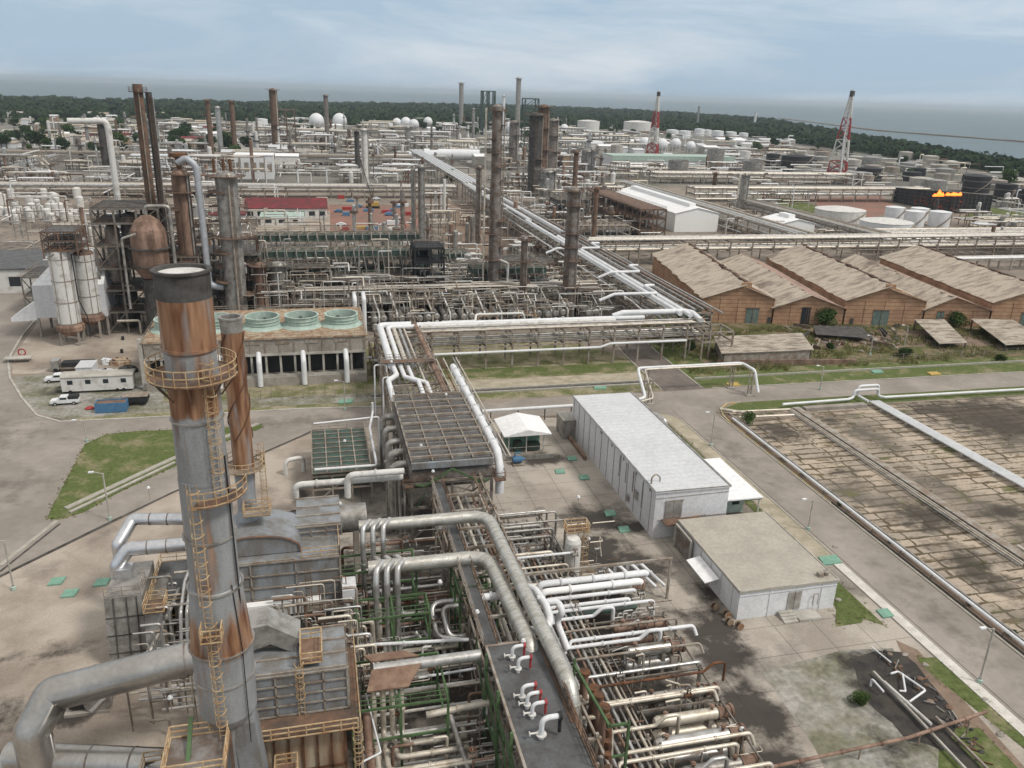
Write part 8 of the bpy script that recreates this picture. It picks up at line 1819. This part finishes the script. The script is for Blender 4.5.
for i in range(64):
    px, py = tk.uniform(20, 640), tk.uniform(126, 168); b = G(px, py); h = tk.uniform(9, 30); rr = tk.uniform(.8, 2.0)
    t = T('thin_column', 'slim distant column rising from the far plant', 'column', 'slim columns of the far plant', at=b)
    MB().lathe(b, [(rr, 0), (rr, h*.6), (rr*.8, h*.62), (rr*.8, h), (0, h+.5)], 8).build('shell', tk.choice(('cladding_dull', 'rust_brown', 'cladding_dark', 'white_worn', 'cladding')), t)
    MB().lathe(b+V3(0, 0, h*tk.uniform(.5, .9)), [(rr, -.2), (rr+1.3, -.2), (rr+1.3, .9), (rr, .9)], 8, smooth=False).build('platform', 'grime', t)
for i in range(30):
    px, py = tk.uniform(330, 640), tk.uniform(172, 262); b = G(px, py); h = tk.uniform(8, 20); rr = tk.uniform(.4, 1.1)
    if 86 < b.x < 98: b.x += 14
    t = T('thin_column', 'slim column among the racks of the middle plant', 'column', 'slim columns of the middle plant', at=b)
    MB().lathe(b, [(rr, 0), (rr, h), (0, h+.5)], 9).build('shell', tk.choice(('cladding_dull', 'rust_brown', 'cladding_dark', 'cladding')), t)
    MB().lathe(b+V3(0, 0, h*tk.uniform(.6, .9)), [(rr, -.1), (rr+1, -.1), (rr+1, .9), (rr, .9)], 9, smooth=False).build('platform', 'rust_brown', t)
for i in range(1500):     # thin pipework of the far fields
    px, py = tk.choice(((0, 250), (240, 640), (560, 800), (620, 1024)))[0:2], 0
    a_ = px; px = tk.uniform(*a_); lo = max(interp(fronts, px)+3, 124); py = tk.uniform(lo, 262 if a_[0] < 300 else 240)
    b = G(px, py); mp_ = MPP(b)
    if -36 < b.x < 10 and 385 < b.y < 435: continue
    if 4 < b.x < 60 and 340 < b.y < 480: continue
    if keep_clear(px, py): continue
    L_ = mp_*tk.uniform(8, 42); z = tk.uniform(2, 9); rad = max(.12, mp_*tk.uniform(.35, .8))
    P = [b+V3(0, 0, z), b+V3(L_, 0, z), b+V3(L_, 0, z*.2)] if tk.random() < .6 else ([b+V3(0, 0, z), b+V3(0, L_*1.6, z)] if tk.random() < .5 else [b, b+V3(0, 0, z*1.7), b+V3(L_*.2, 0, z*1.7)])
    pipe(P, rad, tk.choice(('cladding', 'white_worn', 'pale_pipe', 'cladding_dull', 'mid_steel', 'rust_brown', 'white_paint')), 'thin far pipe', 'thin far pipes', bend=.5, n=4)
for i in range(44):       # valves on the near pipework
    x, y, z = (tk.uniform(2.5, 13), tk.uniform(48, 96), tk.uniform(2, 5.6)) if i % 2 else (tk.uniform(22, 36.5), tk.uniform(45, 98), tk.uniform(3.6, 5.4))
    t = T('valve', 'small gate valve with round handwheel on the near pipework', 'valve', 'gate valves of the near unit', at=(x, y, z-.2)); mm = tk.choice(('cladding_dull', 'rust', 'mid_steel'))
    MB().tube([(x-.35, y, z), (x+.35, y, z)], .2, 8).tube([(x-.38, y, z), (x-.3, y, z)], .3, 8).tube([(x+.3, y, z), (x+.38, y, z)], .3, 8).tube([(x, y, z), (x, y, z+.75)], .09, 6).build('body', mm, t)
    MB().lathe((x, y, z+.75), [(.3, -.03), (.36, 0), (.3, .03), (.24, 0), (.3, -.03)], 10).bar((x-.3, y, z+.75), (x+.3, y, z+.75), .04).build('handwheel', tk.choice(('rust_brown', 'rust', 'black_paint')), t)
    MB().tube([(x, y, 0), (x, y, z-.15)], .05, 5).build('stand', 'mid_steel', t)
for i in range(170):
    x, y = tk.uniform(-20, -11), tk.uniform(68, 90); h = tk.uniform(1.5, 8); L_ = tk.uniform(.6, 4)
    pipe([(x, y, h), (x+L_, y, h), (x+L_, y, h*tk.uniform(0, .6))], tk.choice((.07, .1, .15)), tk.choice(('cladding', 'pale_pipe', 'mid_steel', 'cladding_dull')), 'fine pipe in the near process unit', 'f', bend=.3, n=6)
for i in range(160):
    x, y = tk.uniform(-7, 1.5), tk.uniform(66, 78); h = tk.uniform(2, 10.5); L_ = tk.uniform(.6, 4)
    pipe([(x, y, h), (x+L_, y, h), (x+L_, y, h*tk.uniform(0, .6))], tk.choice((.07, .1, .16)), tk.choice(('cladding', 'pale_pipe', 'mid_steel', 'rust_brown')), 'fine pipe in the near process unit', 'f', bend=.3, n=6)
for i in range(900):      # fine pipework of the middle unit
    x, y = tk.uniform(-16, 80), tk.uniform(206, 250); h = tk.uniform(3, 15 if x < 34 else 10); L_ = tk.uniform(1, 7)*tk.choice((-1, 1))
    P = [(x, y, tk.uniform(0, h*.6)), (x, y, h), (x+L_, y, h)] if tk.random() < .6 else [(x, y, h), (x+abs(L_)*1.6, y, h), (x+abs(L_)*1.6, y-tk.uniform(.5, 3), h-tk.uniform(0, 2))]
    pipe(P, tk.choice((.09, .12, .16, .22)), tk.choice(('cladding', 'cladding_dull', 'pale_pipe', 'mid_steel', 'mid_steel', 'white_worn')), 'fine pipe in the middle process unit', 'fine pipes of the middle unit', bend=.4, n=5)
for i in range(260):      # and of the near unit
    x, y = tk.choice(((2, 13.5), (2, 13.5), (22, 37)))[0:2], 0; x = tk.uniform(*x); y = tk.uniform(47, 98); h = tk.uniform(.6, 4.2); L_ = tk.uniform(.5, 4)
    pipe([(x, y, h), (x+L_, y, h), (x+L_, y+tk.uniform(-1, 1)*2, h), (x+L_, y+tk.uniform(-1, 1)*2, .2)][:tk.choice((2, 3, 4))], tk.choice((.05, .07, .1)), tk.choice(('cladding', 'pale_pipe', 'mid_steel', 'rust_brown', 'white_worn')), 'fine pipe in the near process unit', 'fine pipes of the near unit', bend=.2, n=5)
for i in range(150):
    x, y = tk.uniform(-52, -16), tk.uniform(213, 236); h = tk.uniform(3, 26); L_ = tk.uniform(1, 6)
    pipe([(x, y, h), (x+L_, y, h), (x+L_, y, h-tk.uniform(1, 8))], tk.choice((.15, .22, .35)), tk.choice(('cladding_dull', 'pale_pipe', 'mid_steel', 'rust_brown')), 'fine pipe in the reactor structures', 'fine pipes of the reactor structures', bend=.5, n=5)
cy_ = gp((325, 238), (418, 238), (425, 205), (322, 205)); sheet('yard', cy_, .03, 'dirt_red'); sheet('yard', gp((440, 250), (520, 262), (560, 240), (445, 200)), .034, 'dirt')
sheet('yard', gp((255, 232), (330, 236), (330, 210), (322, 218), (258, 222)), .038, 'pad_ground')
for i in range(26):
    px, py = r7.uniform(338, 412), r7.uniform(198, 233); p = G(px, py); k = i % 5
    if k < 2:
        t = T('parked_car', 'small parked car in the reddish construction yard', 'car', 'vehicles in the construction yard', at=p)
        MB().add([(p.x+x, p.y+y, z) for y in (-.9, .9) for x, z in ((-2.2, .3), (-2.2, .9), (-1.3, 1), (-.8, 1.5), (.8, 1.5), (1.4, 1), (2.2, .9), (2.2, .3))], [tuple(range(7, -1, -1)), tuple(range(8, 16))]+[(i_, (i_+1) % 8, (i_+1) % 8+8, i_+8) for i_ in range(8)]).build('body', ('white_paint', 'blue_paint')[i % 2], t)
        for x in (-1.4, 1.4):
            for y in (-.85, .85): m_ = MB(); wheel(m_, p.x+x, p.y+y, .33, .33); m_.build('wheel', 'rubber', t)
    else:
        t = T('equipment_crate', 'crate or machine in the reddish construction yard', 'crate', 'crates in the construction yard', at=p); w = r7.uniform(1.2, 3)
        MB().box(p.x-w, p.y-1.2, .2, p.x+w, p.y+1.2, r7.uniform(1.2, 2.6)).build('body', r7.choice(('yellow_paint', 'red_paint', 'blue_paint', 'white_paint', 'grime')), t); MB().box(p.x-w*.9, p.y-1.3, 0, p.x+w*.9, p.y+1.3, .2).build('pallet', 'panel_tan', t)
p = G(373, 208); t = T('crane', 'crane with yellow body and thin dark lattice boom in the construction yard', 'crane', at=p)
MB().box(p.x-3, p.y-1.6, 1.2, p.x+3, p.y+1.6, 3.2).build('body', 'yellow_paint', t); MB().box(p.x-3.4, p.y-2, 0, p.x+3.4, p.y-1, 1.2).box(p.x-3.4, p.y+1, 0, p.x+3.4, p.y+2, 1.2).build('track', 'rubber', t)
e_ = slide(slide(p, AX['z'], py=165), AX['x'], px=358); e_ = V3(e_.x, p.y+8, HT((e_.x, p.y+8, 0), 150)); bm = MB()
for dx, dz in ((-.5, 0), (.5, 0), (0, .8)): bm.bar(p+V3(dx, 0, 2.6+dz), e_+V3(dx, 0, dz), .22)
for k in range(16): a, b = p.lerp(e_, k/16), p.lerp(e_, (k+1)/16); bm.bar(a+V3(-.5, 0, 2.6*(1-k/16)), b+V3(.5, 0, 2.6*(1-(k+1)/16)), .14); bm.bar(a+V3(.5, 0, 2.6*(1-k/16)), b+V3(0, 0, .8+2.6*(1-(k+1)/16)), .14)
bm.build('boom', 'grime', t); MB().bar(e_, (e_.x, e_.y, 4), .1).build('hoist_line', 'black_paint', t)
layer_sheets()
finish_labels()
